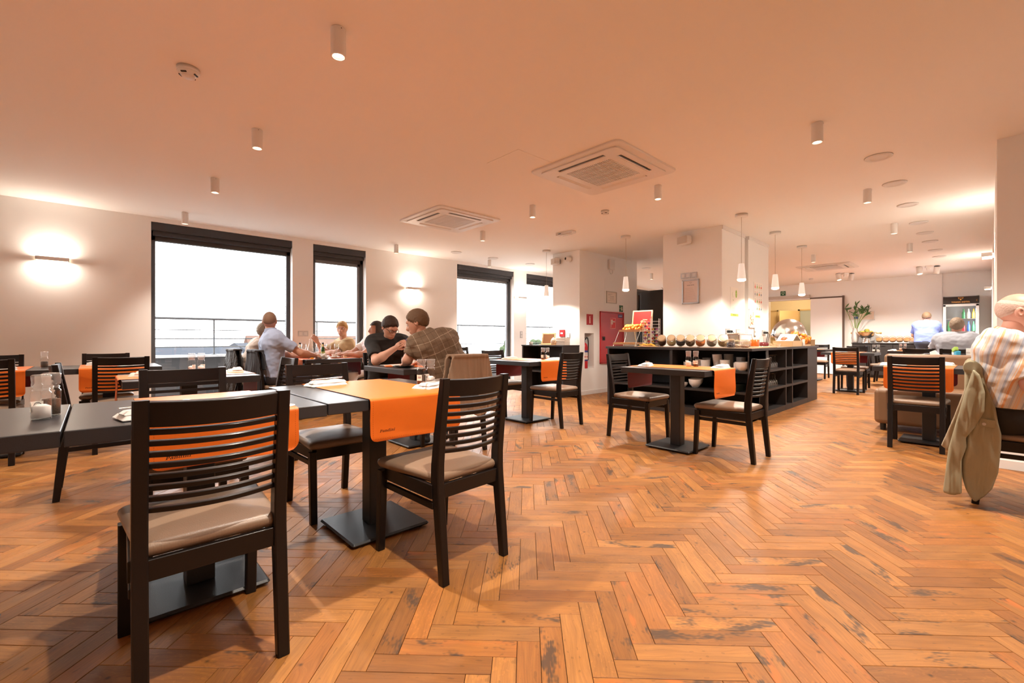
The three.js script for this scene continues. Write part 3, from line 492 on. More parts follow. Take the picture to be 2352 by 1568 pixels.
table('T8', 'dark table beside the wall under the left wall lamp', 0.11, -6.08, 0.78, 0.76); table('T8b', 'dark table against the wall at the left edge of the picture', -0.69, -6.08, 0.79, 0.76);
table('T5', 'dark table between the man in black and the man in plaid', 2.38, -3.96, 0.74, 0.80);
table('T6', 'front dark table of the party of four by the window', 2.37, -6.37, 0.75, 0.74); table('T6b', 'rear dark table of the party of four, closest to the window', 2.37, -7.12, 0.75, 0.74);
table('T4', 'dark table before the small sideboard', 4.06, -4.06, 0.70, 0.78);
table('T3', 'dark table in front of the buffet counter', 4.10, -2.05, 0.68, 0.82);
table('T9', 'dark table before the brown leather bench', 6.13, -0.41, 0.72, 0.80);
table('T10', 'dark table right of the end of the buffet', 10.93, -1.87, 0.74, 0.84); table('T11', 'dark table near the back sideboard with salt and pepper mills', 12.95, -1.14, 0.74, 0.74);
table('T12', 'dark table beside the sliding door behind the buffet', 13.1, -3.06, 0.74, 0.8); table('T13', 'dark table behind the leather bench with a blue packet on it', 9.1, -0.45, 0.76, 0.78); table('T14', 'dark table before the man in the grey shirt', 11.25, -0.42, 0.74, 0.8);
table('T15', 'dark table out of sight in front of the man in the striped shirt', 4.27, 0.93, 0.7, 0.72);
// ---------------------------------------------------------------- table runners: orange leather above, dark red below
const runnerFace = canvasTex(512, 1536, (g, w, h) => {
  g.fillStyle = '#e8701a'; g.fillRect(0, 0, w, h);
  for (let i = 0; i < 5000; i++) { g.fillStyle = rnd() < 0.5 ? 'rgba(240,130,50,0.12)' : 'rgba(205,90,15,0.12)'; g.fillRect(rnd(w), rnd(h), rnd(1, 5), rnd(1, 5)); }
  g.strokeStyle = '#c2560f'; g.lineWidth = 2.2; g.setLineDash([7, 5]); g.strokeRect(14, 14, w - 28, h - 28); g.setLineDash([]);
  g.fillStyle = '#2a1206'; g.font = 'italic bold 20px serif'; g.fillText('Pandini', 46, h - 48); g.save(); g.translate(w - 46, 48); g.rotate(Math.PI); g.fillText('Pandini', 0, 0); g.restore();
});
const orange = std(lin(1, 1, 1), 0.45, { map: runnerFace, bumpMap: leatherBump, bumpScale: 0.0003 }), orangeEdge = std(lin(0.62, 0.16, 0.02), 0.5), redLining = std(lin(0.20, 0.012, 0.020), 0.55);
function runner(key, label, along, off, hangA, hangB, w = 0.47, offTop = 0) {
  // along 'z': lies across the table in z, hangs by hangA over the +z edge and hangB over the -z edge; 'x': the same in x (+x, -x)
  const T = tables[key], len = (along === 'z' ? T.d : T.w), half = len / 2 + 0.004, R = 0.012;
  const path = []; const y0 = 0.0015;       // path points: [s, y] along and height above the table top
  for (const e of [0, 0.003, 0.008, 0.015, 0.024, 0.035]) path.push([half + R, -hangA + e]); for (let i = 4; i >= 1; i--) path.push([half + R, -(hangA - 0.035) * (i / 5)]);
  for (let i = 0; i <= 4; i++) { const a = i / 4 * Math.PI / 2; path.push([half + R * Math.cos(a), y0 - R + R * Math.sin(a)]); }
  for (let i = 1; i < 14; i++) path.push([half - 2 * half * i / 14, y0]);
  for (let i = 4; i >= 0; i--) { const a = i / 4 * Math.PI / 2; path.push([-half - R * Math.cos(a), y0 - R + R * Math.sin(a)]); }
  for (let i = 1; i <= 4; i++) path.push([-half - R, -(hangB - 0.035) * (i / 5)]); for (const e of [0.035, 0.024, 0.015, 0.008, 0.003, 0]) path.push([-half - R, -hangB + e]);
  const arc = [0]; for (let i = 1; i < path.length; i++) arc.push(arc[i - 1] + Math.hypot(path[i][0] - path[i - 1][0], path[i][1] - path[i - 1][1]));
  const tot = arc.at(-1), NX = 10, rc = 0.035;
  const mk = (lift) => {
    const P = [], U = [], I = [];
    path.forEach(([s, y], i) => {
      const a = path[Math.max(0, i - 1)], b = path[Math.min(path.length - 1, i + 1)], l = Math.hypot(b[0] - a[0], b[1] - a[1]), ns = -(b[1] - a[1]) / l * -1, ny = -(b[0] - a[0]) / l;
      const e = Math.min(arc[i], tot - arc[i]), cut = e < rc ? rc - Math.sqrt(Math.max(0, rc * rc - (rc - e) ** 2)) : 0;
      for (let j = 0; j <= NX; j++) {
        const q = (j / NX - 0.5) * (w - 2 * cut), wave = Math.min(1, e / 0.1) * 0 + 0.0025 * Math.sin(q * 9 + i) * (y < -0.03 ? 1 : 0);
        const ss = s + ns * lift + Math.sign(s) * wave, yy = y + ny * lift;
        P.push(along === 'z' ? q : ss, yy, along === 'z' ? ss : -q); U.push(0.5 + q / w, arc[i] / tot);
      }
    });
    for (let i = 0; i < path.length - 1; i++) for (let j = 0; j < NX; j++) { const a = i * (NX + 1) + j, b = a + 1, c = a + NX + 2, d = a + NX + 1; I.push(a, b, c, a, c, d); }
    const g = new THREE.BufferGeometry(); g.setAttribute('position', new THREE.Float32BufferAttribute(P, 3)); g.setAttribute('uv', new THREE.Float32BufferAttribute(U, 2)); g.setIndex(I); g.computeVertexNormals(); return g;
  };
  const t = thing('table_runner', label, 'table runner', [T.x + (along === 'z' ? off : offTop), TOP, T.z + (along === 'z' ? offTop : off)], 0, 'orange leather table runners');
  const top = mk(0.0022), bot = mk(0.0004);
  part('face', top, orange, t, 'orange leather face'); part('lining', bot, redLining, t, 'dark red lining');
  return t;
}
runner('T1', 'orange leather runner behind the slats of the largest foreground chair', 'z', 0.04, 0.165, 0.17, 0.47);
runner('T2', 'large orange leather runner on the near table with a printed signature', 'z', 0.02, 0.195, 0.19, 0.505);
runner('T0', 'orange leather runner cut by the left edge of the picture', 'z', -0.29, 0.18, 0.18, 0.47);
runner('T7', 'orange leather runner draped over the table before the big window', 'x', 0.0, 0.22, 0.22, 0.45);
runner('T8', 'orange leather runner on the wall table below the left wall lamp', 'z', 0.02, 0.22, 0.2, 0.47); runner('T8b', 'orange leather runner on the wall table at the left edge', 'z', 0.02, 0.22, 0.2, 0.47);
runner('T5', 'orange leather runner under the bottle between the two men', 'z', 0.13, 0.22, 0.22, 0.45);
runner('T6', 'orange leather runner at the front of the window party table', 'x', 0.05, 0.24, 0.22, 0.45); runner('T6b', 'orange leather runner at the rear of the window party table', 'x', 0, 0.24, 0.22, 0.45);
runner('T4', 'orange leather runner on the table before the small sideboard', 'z', 0.07, 0.24, 0.24, 0.47);
runner('T3', 'orange leather runner hanging over the table in front of the buffet', 'z', 0.05, 0.25, 0.22, 0.47);
runner('T9', 'orange leather runner on the table before the leather bench', 'x', -0.06, 0.22, 0.22, 0.5);
runner('T10', 'orange leather runner on the table right of the buffet', 'x', -0.02, 0.22, 0.22, 0.45); runner('T11', 'orange leather runner on the table near the back sideboard', 'z', 0, 0.2, 0.2, 0.45); runner('T12', 'orange leather runner on the table beside the sliding door', 'x', 0, 0.2, 0.2, 0.45);
// ---------------------------------------------------------------- leather bench
{
  const t = thing('leather_bench', 'brown leather bench with upholstered back at the right wall', 'bench', [6.95, 0, -0.43], 0);
  const tan = std(lin(0.24, 0.135, 0.072), 0.4, { bumpMap: leatherBump, bumpScale: 0.0005 });
  const soft = (w, h, d, x, y, z, c) => { const g = new RoundedBoxGeometry(w, h, d, 5, c); const f = boxUV(g); f.translate(x, y, z); return f; };
  part('seat', soft(0.62, 0.40, 0.94, -0.10, 0.275, -0.005, 0.05), tan, t); part('backrest', soft(0.16, 0.74, 0.92, 0.27, 0.485, 0.0, 0.045), tan, t);
  part('seam', [box(0.004, 0.36, 0.006, -0.412, 0.275, 0.1)], std(lin(0.1, 0.05, 0.03), 0.6), t);
  for (const x of [-0.34, 0.3]) for (const z of [-0.4, 0.4]) part('foot', cyl(0.025, 0.03, 0.085, x, 0, z, 14), M.dark, t);
}
// ---------------------------------------------------------------- things on the tables
const millParts = {
  jar: lathe([[0, 0.004], [0.023, 0.004], [0.025, 0], [0.0265, 0.006], [0.0265, 0.088], [0.0255, 0.094], [0.021, 0.098], [0.021, 0.104]], 24),
  head: lathe([[0.0205, 0.100], [0.0235, 0.101], [0.0235, 0.106], [0.0205, 0.108], [0.0205, 0.113], [0.0245, 0.115], [0.0255, 0.122], [0.0245, 0.129], [0.0255, 0.136], [0.0265, 0.146], [0.0265, 0.152], [0.022, 0.155], [0, 0.155]], 12),
};
const pepperTex = dataTex(128, 128, (x, y) => { const n = noise(x * 0.35, y * 0.35, 4), k = n > 0.1 ? 34 : n > -0.1 ? 70 : 120; return [k, k * 0.85, k * 0.72]; }); pepperTex.repeat.set(3, 3);
const salt = std(lin(0.8, 0.79, 0.77), 0.9), pepper = std(lin(1, 1, 1), 0.8, { map: pepperTex }), clear = phys(lin(0.95, 0.95, 0.94), 0.12, { transmission: 0.9, thickness: 0, ior: 1.45 });
const millLabel = canvasTex(256, 128, (g, w, h) => { g.fillStyle = '#f4f1ea'; g.fillRect(0, 0, w, h); g.strokeStyle = '#111'; g.lineWidth = 9; g.beginPath(); g.arc(64, 64, 44, 0, 7); g.stroke(); g.lineWidth = 3; g.beginPath(); g.arc(64, 64, 30, 0, 7); g.stroke(); g.fillStyle = '#111'; g.fillRect(40, 56, 48, 14); for (let i = 0; i < 22; i++) g.fillRect(150 + i * 4, 30, i % 3 ? 1.6 : 2.6, 50); });
function mill(x, z, kind, label, turn = 0) {
  const t = thing('spice_mill', label, 'spice mill', [x, TOP + (0.0006), z], turn, 'glass salt and pepper mills');
  part('jar', millParts.jar, M.glass, t);
  part('contents', lathe([[0, 0.006], [0.0245, 0.006], [0.0245, kind === 'salt' ? 0.045 : 0.06], [0.012, kind === 'salt' ? 0.052 : 0.062], [0, kind === 'salt' ? 0.050 : 0.06]], 20), kind === 'salt' ? salt : pepper, t, kind === 'salt' ? 'white salt' : 'peppercorns');
  part('grinder_head', millParts.head, clear, t);
  const c = new THREE.CylinderGeometry(0.0268, 0.0268, 0.034, 20, 1, true, 0, 2.2); c.translate(0, 0.045, 0); part('paper_label', c, std(lin(1, 1, 1), 0.6, { map: millLabel }), t);
}
mill(-0.135, -2.25, 'salt', 'glass salt mill at the left end of the near row', 3.0); mill(-0.115, -2.34, 'pepper', 'glass pepper mill half hidden behind the salt mill at the left', 2.6);
mill(1.435, -2.33, 'pepper', 'glass pepper mill with a round emblem on the near table', 3.6); mill(1.487, -2.31, 'salt', 'glass salt mill right of the pepper mill with the round emblem', 2.9);
mill(0.586, -4.5, 'salt', 'left glass mill of the pair in front of the big window'); mill(0.652, -4.5, 'salt', 'right glass mill of the pair in front of the big window', 1);
mill(-0.345, -6.1, 'pepper', 'dark filled pepper mill on the wall table under the left lamp', 3);
mill(4.29, -3.99, 'pepper', 'pepper mill on the table before the small sideboard', 3.4); mill(4.34, -3.955, 'salt', 'salt mill on the table before the small sideboard', 3);
mill(4.29, -2.03, 'salt', 'salt mill on the table in front of the buffet', 2); mill(4.31, -1.965, 'pepper', 'pepper mill with round emblem in front of the buffet bowls', 3.6);
mill(11.1, -1.53, 'pepper', 'pepper mill on the table right of the buffet', 3.2); mill(11.13, -1.47, 'salt', 'salt mill on the table right of the buffet', 3); mill(13.1, -1.34, 'pepper', 'left mill of the far pair near the back sideboard', 3.2); mill(13.12, -1.27, 'salt', 'right mill of the far pair near the back sideboard', 3.2);
// folded napkins with cutlery
const forkGeo = () => [box(0.10, 0.0022, 0.008, -0.03, 0.003, 0, 0.001), box(0.03, 0.0022, 0.018, 0.035, 0.003, 0, 0.001), ...[-0.0075, -0.0025, 0.0025, 0.0075].map((z) => box(0.045, 0.002, 0.0025, 0.07, 0.0045, z))];
const knifeGeo = () => [box(0.09, 0.004, 0.012, -0.05, 0.003, 0, 0.0018), xf(box(0.11, 0.0016, 0.017, 0.05, 0.003, 0, 0.0007), (o) => { o.rotation.y = 0; })];
function fold(w, d, th, seedv) {    // folded cloth: layered pad with soft uneven edges
  const NX = 18, NZ = 10, P = [], I = [], U = [];
  for (const s of [1, -1]) for (let i = 0; i <= NX; i++) for (let j = 0; j <= NZ; j++) {
    const a = i / NX * 2 - 1, b = j / NZ * 2 - 1, e = Math.pow(Math.max(0, 1 - Math.max(a ** 6, b ** 4)), 0.5), n = noise(a * 2 + seedv, b * 2, seedv);
    P.push(a * w / 2 * (1 + 0.02 * noise(b * 3, seedv)), s > 0 ? 0.002 + th * e * (0.82 + 0.35 * n) : 0, b * d / 2 * (1 + 0.05 * noise(a * 2, seedv + 3))); U.push(a * w / 2, b * d / 2);
  }
  const q = (NX + 1) * (NZ + 1); for (const s of [0, 1]) for (let i = 0; i < NX; i++) for (let j = 0; j < NZ; j++) { const a = s * q + i * (NZ + 1) + j, b = a + 1, c = a + NZ + 2, d2 = a + NZ + 1; s ? I.push(a, c, b, a, d2, c) : I.push(a, b, c, a, c, d2); }
  for (let i = 0; i < NX; i++) for (const j of [0, NZ]) { const a = i * (NZ + 1) + j, b = a + NZ + 1; I.push(a, b, b + q, a, b + q, a + q); }
  for (let j = 0; j < NZ; j++) for (const i of [0, NX]) { const a = i * (NZ + 1) + j, b = a + 1; I.push(a, b, b + q, a, b + q, a + q); }
  const g = new THREE.BufferGeometry(); g.setAttribute('position', new THREE.Float32BufferAttribute(P, 3)); g.setAttribute('uv', new THREE.Float32BufferAttribute(U, 2)); g.setIndex(I); g.computeVertexNormals(); return g;
}
const doubleLinen = std(lin(0.78, 0.76, 0.73), 0.9, { bumpMap: clothBump, bumpScale: 0.0003, side: THREE.DoubleSide });
const pinkLinen = std(lin(0.70, 0.52, 0.44), 0.9, { side: THREE.DoubleSide });
const onMat = TOP + 0.0038;
let nk = 1;
function napkin(x, z, turn, label, cutlery, y = onMat, mat = doubleLinen, w = 0.21, d = 0.12, th = 0.022) {
  solo('napkin', [fold(w, d, th, nk), xf(fold(w * 0.96, d * 0.6, th * 0.8, nk + 5), (o) => { o.position.set(0.004, th * 0.72, d * 0.12); })], mat, label, 'napkin', [x, y, z], turn, 'folded cloth napkins'); nk += 11;
  if (cutlery) {
    solo('fork', forkGeo(), M.chrome, 'steel fork lying on ' + cutlery, 'fork', [x + 0.02, y + th * 1.75, z - 0.008], turn + 0.12, 'forks on napkins');
    solo('knife', knifeGeo(), M.chrome, 'steel knife lying on ' + cutlery, 'knife', [x - 0.01, y + th * 1.75, z + 0.028], turn + 0.05, 'knives on napkins');
  }
}
napkin(1.0, -2.68, 0.15, 'white folded napkin at the left rear corner of the large runner', 'the napkin at the left rear of the large runner');
napkin(1.40, -2.16, 0.35, 'white folded napkin in front of the emblem pepper mill', 'the napkin in front of the emblem pepper mill');
napkin(0.16, -2.06, 0.2, 'white folded napkin behind the top left corner of the foreground chair', 'the napkin behind the foreground chair');
napkin(0.86, -4.30, 1.4, 'napkin at the right end of the table before the big window', null, onMat, pinkLinen, 0.24); napkin(0.24, -4.30, 1.5, 'pale napkin at the left end of the table before the big window', null, onMat, pinkLinen);
napkin(0.04, -6.30, 0, 'napkin on the wall table right of the pepper mill', null); napkin(0.27, -5.80, 0, 'napkin seen through the chair below the wall lamp', null); napkin(-0.74, -6.3, 0, 'napkin at the rear of the leftmost wall table', null); napkin(-0.60, -5.82, 0.2, 'napkin at the front of the leftmost wall table', null);
napkin(4.02, -4.34, 0.2, 'napkin at the rear of the table before the small sideboard', null, onMat, pinkLinen, 0.24); napkin(4.26, -3.77, 0.1, 'white napkin at the front of the table before the small sideboard', null, onMat, doubleLinen, 0.2);
napkin(4.05, -2.36, 0.35, 'white napkin at the left of the runner in front of the buffet', 'the left napkin in front of the buffet', onMat, doubleLinen, 0.24); napkin(4.29, -1.72, 0.12, 'white napkin at the right of the runner in front of the buffet', null, onMat, doubleLinen, 0.22);
napkin(5.90, -0.66, 1.6, 'napkin seen above the slats of the chair before the leather bench', null); napkin(6.36, -0.34, 1.4, 'white napkin on the far side of the table before the leather bench', null);
napkin(10.68, -1.98, 1.5, 'white napkin on the table right of the buffet', null); napkin(12.8, -1.45, 0, 'long white napkin on the far table near the back sideboard', null, onMat, doubleLinen, 0.4); napkin(13.1, -3.3, 1, 'napkin on the table beside the sliding door', null);
napkin(9.35, -0.71, 1.57, 'flat white napkin above the leather bench', null, TOP + 0.001, doubleLinen, 0.2, 0.14, 0.02); napkin(9.35, -0.46, 1.5, 'second white napkin above the leather bench', null, TOP + 0.001, doubleLinen, 0.2, 0.14, 0.02);
{ const s = new THREE.Shape(); s.moveTo(-0.06, 0); s.lineTo(0.01, 0.085); s.lineTo(0.06, 0.06); s.lineTo(0.05, 0); s.lineTo(-0.06, 0); const g = new THREE.ExtrudeGeometry(s, { depth: 0.05, bevelEnabled: true, bevelSize: 0.004, bevelThickness: 0.004 }); solo('tissue', g, M.linen, 'crumpled white tissue standing above the leather bench', 'tissue', [9.38, TOP + 0.005, -0.56], 1.4); }
{ const t = thing('snack_packet', 'blue and green packet behind the leather bench', 'packet', [9.3, TOP, -0.33], 0.4);
  part('blue_packet', xf(box(0.13, 0.09, 0.06, 0, 0.048, 0, 0.015), (o) => { o.rotation.z = 0.12; o.position.y = 0.008; }), std(lin(0.05, 0.38, 0.62), 0.35), t); part('green_packet', xf(box(0.10, 0.06, 0.05, 0, 0.03, 0, 0.015), (o) => { o.position.set(-0.03, 0.085, -0.02); o.rotation.z = -0.4; }), std(lin(0.35, 0.55, 0.08), 0.35), t); part('white_band', box(0.06, 0.04, 0.064, 0.02, 0.06, 0), M.white, t); }
{ const t = thing('carton', 'white carton with a hanging spoon next to the blue packet', 'carton', [9.32, TOP, -0.18], 0.1); part('box', box(0.12, 0.13, 0.09, 0, 0.065, 0, 0.003), M.white, t); part('stripe', box(0.121, 0.02, 0.091, 0, 0.07, 0), std(lin(0.55, 0.5, 0.48), 0.5), t); }
// plates, cups, bottles
const plateG = (r) => lathe([[0, 0.004], [r * 0.55, 0.004], [r * 0.62, 0.006], [r * 0.98, 0.015], [r, 0.016], [r, 0.013], [r * 0.62, 0.001], [0, 0.0]], 32);
const cupG = lathe([[0, 0.006], [0.024, 0.006], [0.036, 0.03], [0.041, 0.056], [0.043, 0.057], [0.039, 0.03], [0.026, 0.0], [0, 0]], 24);
function cup(x, z, turn, label, y = TOP) { const t = thing('coffee_cup', label, 'cup', [x, y, z], turn, 'coffee cups'); part('bowl', cupG, M.porcelain, t); const h = new THREE.TorusGeometry(0.016, 0.004, 6, 14, Math.PI * 1.2); h.rotateZ(-1.9); h.translate(0.043, 0.031, 0); part('handle', h, M.porcelain, t); part('saucer', plateG(0.072), M.porcelain, t); }
function plate(x, z, r, label, mat = M.porcelain, y = TOP + 0.004) { return solo('plate', plateG(r), mat, label, 'plate', [x, y, z], 0, 'plates on tables'); }
function glassware(name, prof, x, z, label, cat, y = TOP) { return solo(name, lathe(prof, 22), M.glass, label, cat, [x, y, z], 0, 'glassware on tables'); }
const wine = [[0, 0.0], [0.032, 0.001], [0.032, 0.003], [0.006, 0.008], [0.004, 0.02], [0.004, 0.085], [0.012, 0.095], [0.030, 0.115], [0.036, 0.14], [0.033, 0.175], [0.031, 0.19], [0.030, 0.19], [0.034, 0.14], [0.028, 0.117], [0.0, 0.098]];
const tumbler = [[0, 0.008], [0.030, 0.008], [0.033, 0], [0.035, 0.004], [0.037, 0.09], [0.035, 0.09], [0.033, 0.012], [0, 0.012]];
const printed = std(lin(0.72, 0.70, 0.66), 0.7);
solo('coaster', cyl(0.047, 0.047, 0.002, 0, 0, 0, 30), std(lin(1, 1, 1), 0.7, { map: canvasTex(128, 128, (g) => { g.fillStyle = '#efe9df'; g.fillRect(0, 0, 128, 128); g.strokeStyle = '#222'; g.lineWidth = 6; g.beginPath(); g.moveTo(46, 50); g.lineTo(64, 78); g.lineTo(82, 50); g.stroke(); }) }), 'white round coaster at the right corner of the foreground runner', 'coaster', [0.565, TOP + 0.0042, -1.985]);
function bottle(name, label, x, z, prof, mat, cap, y = TOP, liquid) {
  const t = thing(name, label, 'bottle', [x, y + 0.0005, z], rnd(6), 'bottles on tables'); part('body', lathe(prof, 24), mat, t);
  part('cap', lathe([[0, cap[0]], [cap[1], cap[0]], [cap[1], cap[0] + cap[2]], [cap[1] * 0.85, cap[0] + cap[2] + 0.002], [0, cap[0] + cap[2] + 0.002]], 18), cap[3], t);
  if (liquid) part('water', lathe([[0, 0.006], [liquid[0], 0.006], [liquid[0], liquid[1]], [0, liquid[1]]], 18), phys(lin(0.95, 0.97, 1), 0, { transmission: 1, thickness: 0, ior: 1.2 }), t);
  return t;
}
const waterProf = [[0, 0.004], [0.033, 0.002], [0.037, 0.008], [0.037, 0.12], [0.033, 0.14], [0.035, 0.16], [0.026, 0.20], [0.016, 0.225], [0.014, 0.245], [0.014, 0.252]];
bottle('water_bottle', 'clear water bottle with a violet cap held by the man in black', 2.345, -4.08, waterProf, M.glass, [0.246, 0.015, 0.022, std(lin(0.10, 0.06, 0.35), 0.4)], TOP + 0.004);
bottle('glass_carafe', 'tall clear carafe among the glasses of the window party', 2.416, -7.1, [[0, 0.003], [0.04, 0.002], [0.044, 0.01], [0.044, 0.12], [0.03, 0.17], [0.017, 0.21], [0.016, 0.25], [0.02, 0.26]], M.glass, [0.25, 0.012, 0.01, M.white], TOP + 0.004, [0.04, 0.12]);
const green = phys(lin(0.10, 0.35, 0.06), 0.05, { transmission: 0.75, thickness: 0, ior: 1.5 });
const piccolo = [[0, 0.002], [0.026, 0.001], [0.029, 0.008], [0.029, 0.09], [0.024, 0.115], [0.013, 0.15], [0.011, 0.185], [0.012, 0.19]];
for (const [x, z, l] of [[2.20, -6.9, 'small green sparkling wine bottle beside the man in blue'], [2.53, -6.9, 'small green sparkling wine bottle before the woman in beige']]) { const b = bottle('wine_bottle', l, x, z, piccolo, green, [0.185, 0.014, 0.022, M.dark], TOP + 0.004); part('neck_foil', lathe([[0.0135, 0.145], [0.0125, 0.186], [0.0128, 0.186], [0.0138, 0.145]], 16), M.gold, b); part('paper_label', lathe([[0.0296, 0.03], [0.0296, 0.075]], 18), std(lin(0.6, 0.65, 0.2), 0.6), b); }
for (const [x, z, l] of [[2.13, -6.78, 'wine glass beside the left green bottle'], [2.28, -6.98, 'wine glass behind the left green bottle'], [2.44, -6.82, 'wine glass left of the right green bottle'], [2.62, -6.92, 'wine glass right of the right green bottle'], [2.65, -6.68, 'wine glass held near the woman in beige']]) glassware('wine_glass', wine, x, z, l, 'wine glass', TOP + 0.004);
for (const [x, z, l] of [[2.30, -6.6, 'water tumbler in the middle of the window party table'], [2.36, -6.72, 'second water tumbler of the window party'], [2.60, -6.5, 'water tumbler before the woman in the blouse']]) glassware('tumbler', tumbler, x, z, l, 'glass', TOP + 0.004);
glassware('tumbler', tumbler, 2.29, -4.03, 'tumbler at the foot of the violet capped bottle', 'glass', TOP + 0.004);
cup(2.46, -6.27, 0.4, 'white coffee cup on a saucer at the front of the window party table', TOP + 0.004); cup(2.50, -4.10, 2, 'white coffee cup beside the arm of the man in plaid', TOP + 0.004);
plate(2.62, -6.42, 0.11, 'white plate in front of the woman in the blouse'); plate(2.16, -6.55, 0.11, 'white plate in front of the man in blue'); plate(2.55, -7.1, 0.11, 'plate in front of the woman in beige');
plate(2.19, -3.86, 0.10, 'dark plate at the corner of the table of the two men', std(lin(0.03, 0.028, 0.028), 0.25), TOP + 0.0005);
solo('breakfast_bowl', lathe([[0, 0.005], [0.04, 0.005], [0.07, 0.045], [0.072, 0.045], [0.045, 0], [0, 0]]), M.porcelain, 'white bowl in the middle of the window party table', 'bowl', [2.33, TOP + 0.004, -6.48]);
solo('honey_jar', [cyl(0.02, 0.02, 0.03, 0, 0, 0, 14), cyl(0.021, 0.021, 0.006, 0, 0.03, 0, 14)], std(lin(0.75, 0.38, 0.02), 0.2), 'small amber honey jar at the near corner of the window party table', 'jar', [2.14, TOP + 0.004, -6.22]);
{ const g = new THREE.IcosahedronGeometry(0.06, 4), p = g.attributes.position; for (let i = 0; i < p.count; i++) { const v = V(p.getX(i), p.getY(i), p.getZ(i)), k = 1 + 0.7 * noise(v.x * 34, v.y * 34, v.z * 34); p.setXYZ(i, v.x * k * 1.2, Math.max(0, (v.y + 0.03) * k * 0.75), v.z * k); } g.computeVertexNormals(); solo('paper_napkin', g, M.linen, 'crumpled paper napkin at the front of the window party table', 'napkin', [2.22, TOP + 0.004, -6.12]); }
solo('butter_portion', box(0.05, 0.022, 0.035, 0, 0.011, 0, 0.003), std(lin(0.75, 0.6, 0.35), 0.5), 'small butter portion right of the white coffee cup', 'butter', [2.60, TOP + 0.004, -6.25]);
solo('mobile_phone', box(0.14, 0.01, 0.07, 0, 0.005, 0, 0.004), std(lin(0.75, 0.16, 0.02), 0.4), 'phone in an orange cover at the edge of the two men table', 'phone', [2.13, TOP, -4.07], 1.2);
solo('paper_placemat', box(0.30, 0.002, 0.2, 0, 0.001, 0), M.linen, 'white paper under the elbow of the man in black', 'paper', [2.30, TOP + 0.0042, -4.19], 0.1);
{ // terrace furniture outside
  const wick = std(lin(0.26, 0.28, 0.31), 0.6, { bumpMap: clothBump, bumpScale: 0.002 });
  const t = thing('terrace_armchair', 'grey wicker armchair on the terrace outside the door', 'armchair', [7.22, -0.06, -8.36], 0.9);
  part('seat', box(0.5, 0.06, 0.5, 0, 0.42, 0, 0.02), wick, t); part('backrest', xf(box(0.5, 0.75, 0.05, 0, 0.375, 0, 0.02), (o) => { o.position.set(0, 0.44, 0.23); o.rotation.x = 0.22; }), wick, t);
  for (const s of [-1, 1]) { part('armrest', tube([[s * 0.27, 0.02, -0.24], [s * 0.27, 0.62, -0.24], [s * 0.27, 0.68, -0.1], [s * 0.27, 0.62, 0.26]], 0.024, 20, 8), wick, t); part('leg', bar([s * 0.24, 0.42, 0.22], [s * 0.24, 0, 0.26], 0.022, 8), wick, t); }
  const b = thing('terrace_table', 'low white topped table on the terrace', 'table', [6.35, -0.06, -8.3]); part('tabletop', box(0.7, 0.03, 0.7, 0, 0.72, 0, 0.004), std(lin(0.6, 0.6, 0.62), 0.4), b); for (const sx of [-1, 1]) for (const sz of [-1, 1]) part('leg', box(0.035, 0.7, 0.035, sx * 0.31, 0.355, sz * 0.31), std(lin(0.15, 0.15, 0.16), 0.5), b);
}
